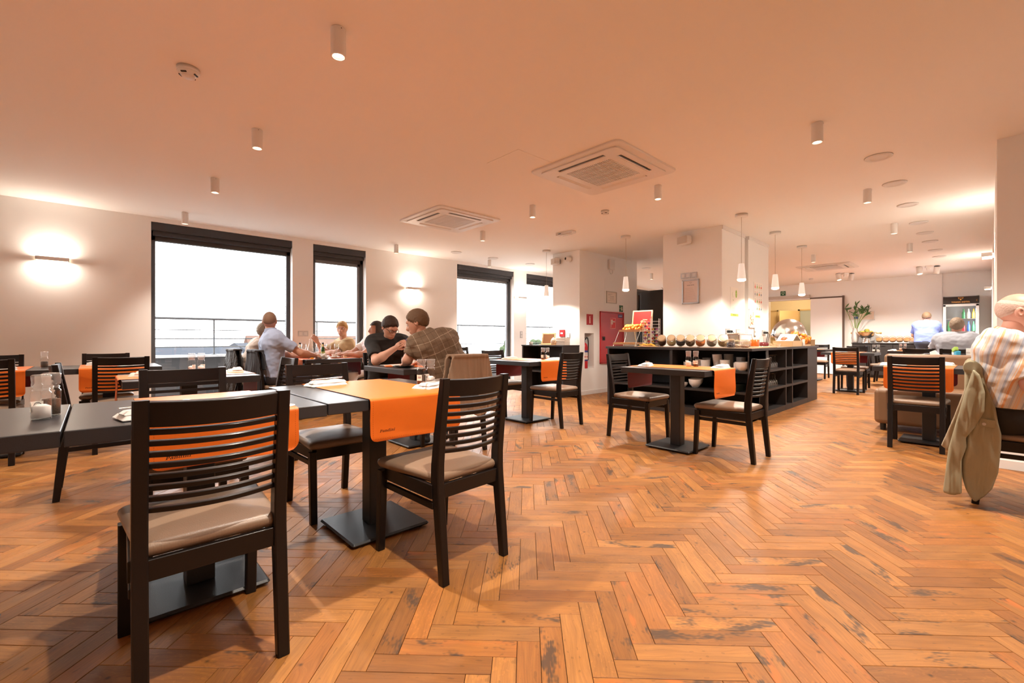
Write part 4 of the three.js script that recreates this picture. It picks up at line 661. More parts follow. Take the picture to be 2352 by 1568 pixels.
// ---------------------------------------------------------------- buffet counter around the pillar
const CT = 0.92;
{
  const top = thing('buffet_worktop', 'dark L shaped worktop with a warm brown top around the pillar', 'worktop', [0, 0, 0]);
  part('slab', [span(5.93, 6.53, 0.885, 0.917, -4.16, -2.0, 0.002), span(6.53, 9.1, 0.885, 0.917, -2.6, -2.0, 0.002)], M.cabinet, top); part('top_layer', [span(5.932, 6.53, 0.917, CT, -4.158, -2.002), span(6.53, 9.098, 0.917, CT, -2.6, -2.002)], M.cabinetTop, top, 'brown laminate top');
  const f = thing('buffet_cabinet', 'front buffet cabinet with open shelves of white bowls', 'cabinet', [0, 0, 0], 0, 'buffet cabinets');
  const X0 = 5.95, X1 = 6.5;
  part('side_panel', span(X0, X1, 0, 0.885, -4.14, -4.11), M.cabinet, f); part('side_panel', span(X0, X1, 0, 0.885, -2.055, -2.02), M.cabinet, f); part('divider', span(X0, X1, 0.10, 0.885, -3.09, -3.05), M.cabinet, f);
  part('back_panel', span(X1 - 0.02, X1, 0, 0.885, -4.11, -2.055), M.cabinetIn, f); part('plinth', span(X0 + 0.004, X1 - 0.02, 0, 0.10, -4.11, -2.055), M.cabinet, f);
  for (const [a, b] of [[-4.11, -3.09], [-3.05, -2.055]]) for (const y of [0.60, 0.335]) part('shelf', span(X0 + 0.01, X1 - 0.02, y, y + 0.028, a, b), M.cabinet, f);
  const s = thing('buffet_cabinet', 'side buffet cabinet with pigeonholes and hanging wine glasses', 'cabinet', [0, 0, 0], 0, 'buffet cabinets');
  const Z1 = -2.02, Z0 = -2.58;
  part('corner_panel', span(5.95, 6.56, 0, 0.885, Z1 - 0.018, Z1), M.cabinet, s); part('end_panel', span(8.53, 9.08, 0, 0.885, Z1 - 0.03, Z1), M.cabinet, s); part('end_wall', span(9.05, 9.08, 0, 0.885, Z0, Z1 - 0.03), M.cabinet, s);
  part('back_panel', span(6.56, 9.05, 0, 0.885, Z0, Z0 + 0.02), M.cabinetIn, s); part('plinth', span(6.58, 8.53, 0, 0.075, Z0 + 0.02, Z1 - 0.001), M.cabinet, s);
  for (const [a, b] of [[6.565, 6.6], [7.35, 7.385], [7.66, 7.695], [8.495, 8.53]]) part('divider', span(a, b, 0.0, 0.885, Z0 + 0.02, Z1), M.cabinet, s);
  for (const [a, b] of [[6.6, 7.35], [7.385, 7.66], [7.695, 8.495]]) for (const y of [0.59, 0.335]) part('shelf', span(a, b, y, y + 0.032, Z0 + 0.02, Z1), M.cabinet, s);
  // bowls and plates
  const bowlG = lathe([[0, 0.006], [0.03, 0.006], [0.055, 0.03], [0.062, 0.062], [0.065, 0.062], [0.058, 0.028], [0.034, 0.0], [0, 0]], 26), tall = lathe([[0, 0.006], [0.045, 0.006], [0.056, 0.02], [0.058, 0.045], [0.061, 0.045], [0.059, 0.018], [0.048, 0], [0, 0]], 26), dish = plateG(0.10);
  const big = lathe([[0, 0.006], [0.035, 0.006], [0.075, 0.06], [0.085, 0.115], [0.089, 0.115], [0.08, 0.055], [0.04, 0], [0, 0]], 28);
  const place = (g, x, y, z, n, step, label, name = 'porcelain_bowl', tilt = 0, mat = M.porcelain) => { for (let i = 0; i < n; i++) { const m = solo(name, g, mat, label, name === 'porcelain_plate' ? 'plate' : 'bowl', [x + tilt * i, y + 0.001 + i * step, z + tilt * 0.5 * i], 0, 'white crockery on the buffet shelves'); if (tilt) m.rotation.z = -tilt * 5; } };
  const ST = 'white bowl in a stack on the upper buffet shelf', Y = 0.628;
  place(bowlG, 6.12, Y, -2.90, 2, 0.022, ST + ', two small bowls at the left'); place(tall, 6.2, Y, -2.77, 4, 0.026, ST + ', four bowls left of the mills'); place(tall, 6.08, Y, -2.64, 4, 0.026, ST + ', four bowls right of the mills'); place(tall, 6.17, Y, -2.50, 7, 0.026, ST + ', leaning tall stack', 'porcelain_bowl', -0.004); place(tall, 6.05, Y, -2.37, 5, 0.022, ST + ', five bowls before the rear stack'); place(tall, 6.30, Y, -2.42, 7, 0.026, ST + ', rear stack of seven');
  place(bowlG, 6.06, Y, -2.20, 3, 0.02, ST + ', three low bowls'); place(tall, 6.30, Y, -2.26, 6, 0.024, ST + ', six bowls at the rear right'); place(tall, 6.33, Y, -2.57, 4, 0.024, ST + ', four bowls at the rear centre'); place(tall, 6.33, Y, -2.73, 5, 0.024, ST + ', five bowls at the rear left'); 
  place(big, 6.02, Y, -2.145, 1, 0, 'large white bowl at the right end of the upper buffet shelf');
  place(dish, 6.3, Y, -2.15, 8, 0.011, 'white plate in the pile at the rear of the upper buffet shelf', 'porcelain_plate');
  const Y2 = 0.363; place(big, 6.10, Y2, -2.79, 1, 0, 'large white bowl on the lower buffet shelf under the table edge'); place(bowlG, 6.07, Y2, -2.95, 1, 0, 'small white bowl left of the large bowl on the lower buffet shelf'); place(big, 6.3, Y2, -2.86, 1, 0, 'large white bowl furthest back on the lower buffet shelf');
  const dk = std(lin(0.03, 0.04, 0.03), 0.25); place(plateG(0.12), 6.12, Y2, -2.25, 8, 0.011, 'dark plate in the pile on the lower buffet shelf', 'porcelain_plate', 0, dk);
  // wine glasses upside down
  const wg = lathe(wine.map(([r, y]) => [r, 0.19 - y]).reverse(), 20);
  const proto = solo('wine_glass', wg, M.glass, 'upturned wine glass in the upper pigeonhole of the buffet', 'wine glass', [6.68, 0.623, -2.09], 0, 'upturned wine glasses in the buffet');
  for (const [y, lab] of [[0.623, 'upturned wine glass in the upper pigeonhole of the buffet'], [0.368, 'upturned wine glass in the lower pigeonhole of the buffet']]) for (let i = 0; i < 6; i++) for (let j = 0; j < 3; j++) { if (y > 0.5 && !i && !j) continue; copy(proto, lab, [6.68 + i * 0.084 + (j % 2) * 0.03, y, -2.09 - j * 0.085]); }
  solo('water_glass', lathe(tumbler.map(([r, y]) => [r * 0.85, y * 0.8])), M.glass, 'single small glass in the narrow pigeonhole of the buffet', 'glass', [7.48, 0.368, -2.1]);
}
const crumb = dataTex(128, 128, (x, y) => { const n = noise(x * 0.06, y * 0.06, 2) + 0.5 * noise(x * 0.25, y * 0.25, 7); const k = Math.max(0.55, Math.min(1.25, 0.95 + 0.5 * n)); return [Math.min(255, 226 * k), Math.min(255, 140 * k * k), 46 * k * k]; });
const baked = std(lin(1, 1, 1), 0.5, { map: crumb }), crust = std(lin(0.45, 0.20, 0.06), 0.55, { map: crumb });
function rollG(l, r) { const pts = []; for (let i = 0; i <= 12; i++) { const a = i / 12 * Math.PI; pts.push([r * Math.pow(Math.sin(a), 0.6) * (1 + 0.12 * Math.cos(i * Math.PI)), -l / 2 * Math.cos(a)]); } const g = lathe(pts, 12); g.rotateX(Math.PI / 2); return g; }
{ // two tier pastry stand
  const x = 6.18, z = -3.86;
  const t = thing('pastry_stand', 'two tier wooden tray stand at the left end of the buffet', 'stand', [x, CT, z], 0);
  part('lower_tray', [box(0.30, 0.012, 0.36, -0.06, 0.035, 0), box(0.30, 0.03, 0.012, -0.06, 0.045, 0.18), box(0.30, 0.03, 0.012, -0.06, 0.045, -0.18), box(0.012, 0.03, 0.36, -0.21, 0.045, 0), box(0.012, 0.03, 0.36, 0.09, 0.045, 0)], M.wood, t);
  part('upper_tray', [box(0.26, 0.012, 0.36, 0.08, 0.235, 0), box(0.26, 0.03, 0.012, 0.08, 0.245, 0.18), box(0.26, 0.03, 0.012, 0.08, 0.245, -0.18), box(0.012, 0.03, 0.36, -0.05, 0.245, 0), box(0.012, 0.03, 0.36, 0.21, 0.245, 0)], M.wood, t);
  const rods = []; for (const s of [-1, 1]) { rods.push(bar([-0.2, 0.0, s * 0.19], [-0.04, 0.24, s * 0.19], 0.004), bar([0.08, 0.0, s * 0.19], [0.2, 0.24, s * 0.19], 0.004), bar([-0.2, 0.005, s * 0.19], [0.08, 0.005, s * 0.19], 0.004), bar([-0.17, 0.045, s * 0.19], [0.1, 0.045, s * 0.19], 0.003)); } for (const s of [0, 1]) part('rod', rods.slice(s * 4, s * 4 + 4), M.alu, t);
  const rg = rollG(0.16, 0.032), sg = rollG(0.10, 0.03);
  const first = solo('pastry', rg, baked, 'golden pastry on the upper tray of the stand', 'pastry', [x + 0.08, CT + 0.272, z - 0.14], Math.PI / 2, 'pastries on the tray stand');
  for (let j = 0; j < 2; j++) for (let i = 0; i < 6; i++) { if (!j && !i) continue; copy(first, 'golden pastry on the upper tray of the stand', [x + 0.06 + j * 0.02, CT + 0.272 + j * 0.042, z - 0.14 + i * 0.056 + j * 0.02], Math.PI / 2 + rnd(-0.3, 0.3)).rotation.x = rnd(3); }
  const f2 = solo('bread_slice', box(0.10, 0.018, 0.09, 0, 0.009, 0, 0.008), baked, 'flat pastry on the lower tray of the stand', 'pastry', [x - 0.14, CT + 0.042, z - 0.12], 0.2, 'flat pastries on the tray stand');
  for (let i = 1; i < 6; i++) copy(f2, 'flat pastry on the lower tray of the stand', [x - 0.14 + (i % 2) * 0.12, CT + 0.042, z - 0.12 + Math.floor(i / 2) * 0.12], rnd(-0.4, 0.4));
  // red board behind it
  const b = thing('menu_board', 'red board in a wooden frame with a pale squiggle behind the pastries', 'sign', [x + 0.28, CT, z + 0.0], 0);
  const tilt = (g) => xf(g, (o) => { o.rotation.z = -0.14; });
  part('board', tilt(box(0.012, 0.30, 0.32, 0, 0.42, 0)), std(lin(0.72, 0.008, 0.004), 0.75), b);
  part('frame', [[0, 0.575, 0.02, 0.36], [0, 0.265, 0.02, 0.36]].map(([, y, h, w]) => tilt(box(0.022, h, w, 0, y, 0, 0.003))).concat([-0.17, 0.17].map((zz) => tilt(box(0.022, 0.31, 0.02, 0, 0.42, zz, 0.003)))), M.paleWood, b);
  const sq = (pts) => tilt(tube(pts.map(([zz, y]) => [-0.009, y, zz]), 0.008, 20, 6)); part('squiggle', [sq([[-0.02, 0.40], [0.04, 0.425], [0.10, 0.425]]), sq([[-0.03, 0.33], [0.0, 0.385], [0.05, 0.395], [0.09, 0.36], [0.10, 0.33]])], std(lin(0.7, 0.6, 0.3), 0.5), b);
  for (const s of [-0.1, 0.1]) part('prop', bar([0.06, 0.0, s], [-0.03, 0.3, s], 0.006), M.paleWood, b);
}
{ // jam portion rack
  const x = 6.12, z = -3.47, t = thing('portion_rack', 'white wire rack filled with jam portions beside the pastries', 'rack', [x, CT, z], 0.3);
  const w = [], W = 0.115; for (const sx of [-1, 1]) for (const k of [-1, -0.05, 0.05, 1]) w.push(box(0.006, 0.42, 0.006, sx * 0.045, 0.21, k * W)); for (let i = 0; i < 9; i++) for (const sx of [-1, 1]) w.push(box(0.004, 0.004, 2 * W, sx * 0.045, 0.012 + i * 0.046, 0)); w.push(box(0.1, 0.008, 2 * W + 0.01, 0, 0.004, 0), box(0.012, 0.46, 0.012, 0, 0.23, 0)); part('wire_frame', w, M.white, t);
  const cols = [std(lin(0.45, 0.05, 0.06), 0.3), std(lin(0.7, 0.68, 0.6), 0.35), std(lin(0.3, 0.1, 0.25), 0.3), std(lin(0.7, 0.4, 0.1), 0.3)], pg = lathe([[0, 0], [0.016, 0], [0.020, 0.026], [0.022, 0.028], [0, 0.029]], 12);
  for (let c = 0; c < 4; c++) for (let i = 0; i < 8; i++) { if (i > 5 && c > 1) continue; solo('jam_portion', pg, cols[(i + c * 3) % 4], 'small jam portion cup in the white wire rack', 'jam portion', [x - 0.012 + 0.3 * 0.1 * (c - 1.5) * 0.6, CT + 0.016 + i * 0.046, z + (c - 1.5) * 0.052], 0, 'jam portions in the wire rack'); }
  const cb = thing('cheese_board', 'wooden board with yellow cheese slices at the foot of the rack', 'board', [5.98, CT, -3.44], 0.1); part('board', box(0.14, 0.014, 0.26, 0, 0.007, 0, 0.003), M.paleWood, cb); for (let i = 0; i < 7; i++) part('cheese_slice', xf(box(0.08, 0.006, 0.07, 0, 0, 0, 0.001), (o) => { o.position.set(rnd(-0.02, 0.02), 0.020 + (i % 3) * 0.008, -0.085 + i * 0.028); o.rotation.set(0.35, rnd(-0.4, 0.4), 0); }), std(lin(0.75, 0.42, 0.04), 0.4), cb);
}
{ // tilted cereal jars
  const gJar = lathe([[0.0, 0.0], [0.045, 0.0], [0.062, 0.012], [0.067, 0.04], [0.066, 0.09], [0.058, 0.115], [0.052, 0.125], [0.055, 0.13]], 28), rim = new THREE.TorusGeometry(0.056, 0.006, 8, 30); rim.rotateX(Math.PI / 2); rim.translate(0, 0.13, 0);
  const fill = lathe([[0.0, 0.004], [0.044, 0.004], [0.060, 0.014], [0.0635, 0.04], [0.0625, 0.07], [0, 0.075]], 20), lidG = lathe([[0, 0.131], [0.050, 0.131], [0.052, 0.136], [0.046, 0.139], [0, 0.140]], 26);
  const mats = ['dark dried berries', 'pale oats', 'black seeds', 'mixed nuts and raisins', 'orange lentils', 'grey flakes', 'pale muesli'], cols = [[0.10, 0.04, 0.02], [0.52, 0.42, 0.20], [0.035, 0.03, 0.03], [0.12, 0.07, 0.03], [0.50, 0.14, 0.02], [0.24, 0.20, 0.15], [0.35, 0.25, 0.12]];
  const zs = [-3.31, -3.16, -3.02, -2.88, -2.735, -2.58, -2.43];
  zs.forEach((z, i) => {
    const t = thing('cereal_jar', 'tilted glass jar of ' + mats[i] + ' on the buffet', 'jar', [6.14, CT, z], 0.42, 'tilted cereal jars');
    const tx = dataTex(64, 64, (x, y) => { const n = noise(x * 0.5, y * 0.5, i * 9) * (i % 3 === 0 ? 1.6 : 0.8), q = (v) => Math.max(0, Math.min(255, 255 * Math.pow(v * (1 + n), 1 / 2.2))); return cols[i].map(q); });
    const P = (g) => xf(g, (o) => { o.position.set(0.035, 0.052, 0); o.rotation.z = 0.95; });
    part('jar', P(gJar), M.glass, t); part('rim', P(rim), M.chrome, t); part('lid', P(lidG), std(lin(0.62, 0.45, 0.28), 0.5), t); part('contents', P(fill), std(lin(1, 1, 1), 0.8, { map: tx }), t, mats[i]);
  });
  const sp = solo('serving_spoon', [ball(0.02, 0, 0.008, 0, 1.3, 0.4, 1, 12), bar([0.02, 0.008, 0], [0.12, 0.012, 0.01], 0.003)], M.chrome, 'steel spoon lying before the jars on the buffet', 'spoon', [6.0, CT, -2.96], 1.4, 'serving spoons on the buffet'); copy(sp, 'second steel spoon lying before the jars on the buffet', [6.0, CT, -2.7], 1.8);
}
// upright jars on the corner
function uprightJar(x, z, r, h, col, label, lid, level = 0.7, tex = 0) {
  const t = thing('preserve_jar', label, 'jar', [x, CT, z], rnd(6), 'upright jars on the buffet');
  part('jar', lathe([[0, 0.002], [r * 0.85, 0], [r, 0.012], [r, h * 0.78], [r * 0.86, h * 0.88], [r * 0.84, h]], 26), M.glass, t);
  const tx = tex ? dataTex(64, 64, (a, b) => { const n = noise(a * 0.3, b * 0.3, tex), k = n > 0.05 ? 1 : 0.25, q = (v) => Math.max(0, Math.min(255, 255 * Math.pow(v * k + (n > 0.25 ? 0.3 : 0), 1 / 2.2))); return col.map(q); }) : null;
  part('contents', lathe([[0, 0.006], [r * 0.82, 0.006], [r * 0.94, 0.016], [r * 0.94, h * 0.76 * level], [0, h * 0.78 * level]], 22), std(tex ? lin(1, 1, 1) : lin(...col), tex ? 0.7 : 0.25, tex ? { map: tx } : {}), t);
  if (lid) { part('lid', lathe([[0, h + 0.018], [r * 0.5, h + 0.016], [r * 0.86, h + 0.008], [r * 0.9, h], [0, h]], 22), M.glass, t); part('seal', (() => { const g = new THREE.TorusGeometry(r * 0.86, 0.004, 6, 24); g.rotateX(Math.PI / 2); g.translate(0, h, 0); return g; })(), M.paleWood, t); part('clip', [bar([r, h * 0.75, 0], [r * 0.95, h + 0.012, 0], 0.002)], M.alu, t); }
  else part('spoon', bar([0, 0.02, 0], [r * 0.9, h + 0.05, 0.01], 0.003), M.chrome, t);
}
uprightJar(6.06, -2.30, 0.052, 0.105, [0.10, 0.07, 0.08], 'clip top jar of dark berries at the buffet corner', true, 0.9, 12); uprightJar(6.15, -2.16, 0.052, 0.105, [0.5, 0.25, 0.12], 'clip top jar of mixed dried fruit at the buffet corner', true, 0.4, 21);
uprightJar(6.42, -2.13, 0.058, 0.115, [0.5, 0.11, 0.01], 'open jar of orange jam on a wooden board', false, 1.1); uprightJar(6.78, -2.13, 0.062, 0.125, [0.16, 0.012, 0.02], 'open jar of dark red jam on a wooden board', false, 0.62); uprightJar(6.30, -2.3, 0.045, 0.09, [0.6, 0.4, 0.25], 'small jar of pale sweets behind the jam', true, 0.7, 33);
solo('serving_board', box(0.75, 0.012, 0.16, 0, 0.006, 0, 0.003), M.paleWood, 'thin wooden board under the two jam jars', 'board', [6.6, CT - 0.0005, -2.10], 0);
for (const o of scene.children) if (/preserve_jar/.test(o.name) && /wooden board/.test(o.userData.label)) o.position.y = CT + 0.0116;
{ const t = thing('glass_dish', 'shallow glass dish of butter portions on the buffet side', 'dish', [7.12, CT, -2.12]); part('dish', lathe([[0, 0.004], [0.08, 0.004], [0.10, 0.05], [0.102, 0.05], [0.085, 0], [0, 0]], 28), M.glass, t); for (let i = 0; i < 12; i++) part('portion', xf(box(0.035, 0.014, 0.025, 0, 0, 0, 0.003), (o) => { o.position.set(rnd(-0.05, 0.05), 0.015 + (i % 3) * 0.014, rnd(-0.05, 0.05)); o.rotation.y = rnd(3); }), std(lin(0.65, 0.45, 0.25), 0.4), t); }
{ // toaster block, chrome
  const t = thing('toaster', 'long chrome toaster before the pillar wall', 'toaster', [6.80, CT, -2.46]); part('body', (() => { const g = new RoundedBoxGeometry(0.5, 0.19, 0.2, 4, 0.03); g.translate(0, 0.105, 0); return g; })(), M.chrome, t); part('base', box(0.46, 0.014, 0.18, 0, 0.007, 0), M.dark, t); part('slot', box(0.36, 0.004, 0.03, 0, 0.2005, 0), M.dark, t); part('lever', box(0.02, 0.012, 0.03, 0.26, 0.1, 0.0, 0.003), M.dark, t);
}
{ // roll top chafing dish
  const t = thing('chafing_dish', 'chrome roll top chafing dish behind the pillar edge', 'chafing dish', [8.75, CT, -2.36], 0);
  const dome = new THREE.SphereGeometry(0.26, 32, 16, 0, Math.PI * 2, 0, Math.PI / 2); dome.translate(0, 0.2, 0); part('dome_lid', dome, M.chrome, t); part('pan', lathe([[0, 0.14], [0.25, 0.14], [0.265, 0.16], [0.275, 0.2], [0.265, 0.205]], 32), M.chrome, t); part('hinge', [box(0.1, 0.06, 0.14, 0.25, 0.22, 0, 0.008), cyl(0.02, 0.02, 0.1, 0.32, 0.2, 0, 14)], M.chrome, t);
  for (let i = 0; i < 4; i++) part('leg', bar([0.2 * Math.cos(i * 1.57 + 0.78), 0.15, 0.2 * Math.sin(i * 1.57 + 0.78)], [0.22 * Math.cos(i * 1.57 + 0.78), 0, 0.22 * Math.sin(i * 1.57 + 0.78)], 0.014, 8), M.chrome, t); part('water_pan', cyl(0.2, 0.22, 0.04, 0, 0.1, 0, 24), M.alu, t);
}
{ // bread tray with paper, basket, loaves
  const t = thing('bread_tray', 'pale wooden bread tray with a folded white cloth', 'tray', [7.92, CT, -2.14], 0.04); part('tray_base', box(0.7, 0.012, 0.26, 0, 0.03, 0), M.paleWood, t); part('tray_side', [box(0.7, 0.085, 0.014, 0, 0.045, 0.125), box(0.7, 0.085, 0.014, 0, 0.045, -0.125), box(0.014, 0.085, 0.26, -0.345, 0.045, 0)], M.paleWood, t); part('tray_end', [box(0.12, 0.10, 0.014, 0.30, 0.06, 0.14, 0.004), box(0.03, 0.05, 0.014, 0.25, 0.025, 0.14), box(0.03, 0.05, 0.014, 0.35, 0.025, 0.14)], M.white, t);
  const s = new THREE.Shape(); s.moveTo(-0.34, 0.03); s.quadraticCurveTo(-0.12, 0.14, 0.0, 0.17); s.lineTo(0.30, 0.06); s.lineTo(0.28, 0.05); s.lineTo(0.0, 0.155); s.quadraticCurveTo(-0.12, 0.125, -0.33, 0.02); const g = new THREE.ExtrudeGeometry(s, { depth: 0.22, bevelEnabled: false }); g.translate(0, 0.02, -0.11);
  solo('bread_cloth', g, M.linen, 'white cloth folded over the bread in the wooden tray', 'cloth', [7.95, CT, -2.14], 0.04);
  const l = rollG(0.3, 0.06); solo('bread_loaf', l, crust, 'brown loaf under the white cloth in the tray', 'bread', [7.85, CT + 0.09, -2.15], 1.5, 'loaves on the buffet');
  const b = solo('bread_loaf', rollG(0.3, 0.085), crust, 'large round loaf right of the bread tray', 'bread', [8.42, CT + 0.10, -2.24], 1.2, 'loaves on the buffet');
  solo('bread_loaf', rollG(0.34, 0.075), baked, 'golden long loaf on the cutting board', 'bread', [8.62, CT + 0.095, -2.12], 1.4, 'loaves on the buffet'); solo('cutting_board', box(0.62, 0.024, 0.24, 0, 0.012, 0, 0.004), M.paleWood, 'pale cutting board near the end of the buffet', 'board', [8.46, CT, -2.16]);
  const k = thing('pastry_basket', 'rectangular basket of rolls at the end of the buffet', 'basket', [8.92, CT, -2.18]); const wv = std(lin(0.50, 0.30, 0.12), 0.7, { bumpMap: clothBump, bumpScale: 0.004 }); part('basket_side', [box(0.26, 0.09, 0.012, 0, 0.05, 0.13), box(0.26, 0.09, 0.012, 0, 0.05, -0.13), box(0.012, 0.09, 0.26, -0.13, 0.05, 0), box(0.012, 0.09, 0.26, 0.13, 0.05, 0)], wv, k); part('basket_base', box(0.26, 0.01, 0.26, 0, 0.006, 0), wv, k); part('basket_rim', [box(0.28, 0.012, 0.018, 0, 0.098, 0.13, 0.004), box(0.28, 0.012, 0.018, 0, 0.098, -0.13, 0.004), box(0.018, 0.012, 0.28, 0.13, 0.098, 0, 0.004), box(0.018, 0.012, 0.28, -0.13, 0.098, 0, 0.004)], wv, k);
  const r = solo('bread_roll', rollG(0.11, 0.038), baked, 'golden roll in the basket at the end of the buffet', 'bread roll', [8.86, CT + 0.08, -2.25], 0.5, 'rolls in the basket'); for (let i = 1; i < 8; i++) copy(r, 'golden roll in the basket at the end of the buffet', [8.85 + (i % 3) * 0.075, CT + 0.08 + (i > 5 ? 0.05 : 0), -2.25 + Math.floor(i / 3) * 0.07], rnd(3));
  for (const [x, z, y] of [[8.33, -2.16, 0.19], [8.5, -2.2, 0.21], [8.58, -2.1, 0.17]]) copy(r, 'golden roll piled on the loaves right of the bread tray', [x, CT + y, z], rnd(3), 'rolls piled on the loaves');
}
// ---------------------------------------------------------------- small sideboard at the hose block
{
  const t = thing('sideboard', 'small dark sideboard with an open front beside the hose wall', 'sideboard', [0, 0, 0]), X0 = 6.0, X1 = 6.45;
  part('top', span(X0 - 0.01, X1, 0.90, CT, -6.14, -5.09, 0.002), M.cabinet, t); part('side_panel', span(X0, X1, 0, 0.90, -6.13, -6.10), M.cabinet, t); part('side_panel', span(X0, X1, 0, 0.90, -5.13, -5.10), M.cabinet, t); part('back_panel', span(X1 - 0.02, X1, 0, 0.90, -6.10, -5.13), M.cabinetIn, t); for (const y of [0.42]) part('shelf', span(X0 + 0.01, X1 - 0.02, y, y + 0.028, -6.10, -5.13), M.cabinet, t); part('plinth', span(X0 + 0.005, X1 - 0.02, 0, 0.08, -6.10, -5.13), M.cabinet, t);
  const b = thing('chalk_board', 'pale framed chalk board leaning on the small sideboard', 'board', [6.28, CT, -5.72], 0.15);
  const tl = (g) => xf(g, (o) => { o.rotation.z = -0.22; });
  part('board', tl(box(0.010, 0.18, 0.24, 0, 0.115, 0)), std(lin(1, 1, 1), 0.6, { map: canvasTex(256, 192, (g, w, h) => { g.fillStyle = '#7b4f2c'; g.fillRect(0, 0, w, h); g.fillStyle = '#d9b88c'; g.font = 'bold 34px sans-serif'; g.fillText('IL GUSTO', 44, 62); g.font = '26px sans-serif'; g.fillText('del mattino', 60, 100); g.beginPath(); g.arc(128, 150, 20, 0, 3.14); g.fill(); }) }), b);
  part('frame', [tl(box(0.018, 0.025, 0.30, 0, 0.217, 0, 0.003)), tl(box(0.018, 0.02, 0.30, 0, 0.018, 0, 0.003)), tl(box(0.018, 0.22, 0.022, 0, 0.115, -0.138, 0.003)), tl(box(0.018, 0.22, 0.022, 0, 0.115, 0.138, 0.003))], M.paleWood, b); part('ledge', box(0.07, 0.012, 0.30, -0.035, 0.006, 0, 0.002), M.paleWood, b);
  solo('wooden_tray', box(0.12, 0.012, 0.26, 0, 0.006, 0, 0.003), M.wood, 'wooden tray right of the chalk board', 'tray', [6.14, CT, -5.42]);
  const p = thing('storage_pot', 'round pot with a lid on the small sideboard', 'pot', [6.15, CT + 0.012, -5.46]); part('pot', lathe([[0, 0.002], [0.04, 0], [0.05, 0.03], [0.046, 0.08], [0.035, 0.095], [0, 0.096]]), std(lin(0.55, 0.45, 0.35), 0.4), p); part('lid', lathe([[0.037, 0.096], [0.03, 0.11], [0.01, 0.118], [0.008, 0.13], [0, 0.132]]), M.alu, p);
  solo('storage_jar', lathe([[0, 0.002], [0.028, 0], [0.032, 0.03], [0.022, 0.055], [0.022, 0.065], [0, 0.066]]), std(lin(0.5, 0.28, 0.12), 0.3), 'small amber pot right of the lidded pot', 'jar', [6.12, CT + 0.012, -5.36]);
  const cpile = solo('paper_napkins', [0, 1, 2, 3, 4, 5].map((i) => box(0.15, 0.020, 0.20, rnd(-0.003, 0.003), 0.011 + i * 0.022, rnd(-0.003, 0.003), 0.004)), std(lin(0.68, 0.60, 0.52), 0.8), 'pile of folded paper napkins at the right of the small sideboard', 'napkins', [6.15, CT, -5.23]);
  solo('small_cup', cupG, M.porcelain, 'small white cup at the left end of the small sideboard', 'cup', [6.08, CT, -5.97]);
}
// ---------------------------------------------------------------- things on the walls
function sign(name, label, cat, w, h, draw, pos, face, thick = 0.004, tw = 256) {   // face: 'z' towards +z, 'x' towards -x
  const th = Math.round(tw * h / w), tex = canvasTex(tw, th, draw), t = thing(name, label, cat, pos, face === 'x' ? -Math.PI / 2 : 0);
  part('plate', box(w, h, thick, 0, 0, thick / 2), M.white, t); const g = new THREE.PlaneGeometry(w, h); g.translate(0, 0, thick + 0.0006); part('print', g, std(lin(1, 1, 1), 0.5, { map: tex }), t); return t;
}
function framed(name, label, w, h, draw, pos, face, fw = 0.02, mat = M.alu, tw = 256) {
  const t = thing(name, label, 'picture frame', pos, face === 'x' ? -Math.PI / 2 : 0), th = Math.round(tw * h / w);
  part('frame', [box(w, fw, 0.018, 0, h / 2 - fw / 2, 0.009, 0.003), box(w, fw, 0.018, 0, -h / 2 + fw / 2, 0.009, 0.003), box(fw, h, 0.018, -w / 2 + fw / 2, 0, 0.009, 0.003), box(fw, h, 0.018, w / 2 - fw / 2, 0, 0.009, 0.003)], mat, t);
  const g = new THREE.PlaneGeometry(w - 2 * fw, h - 2 * fw); g.translate(0, 0, 0.007); part('sheet', g, std(lin(1, 1, 1), 0.6, { map: canvasTex(tw, th, draw) }), t); part('backing', box(w - 0.01, h - 0.01, 0.006, 0, 0, 0.003), M.white, t); return t;
}
const HZ = -5.1;
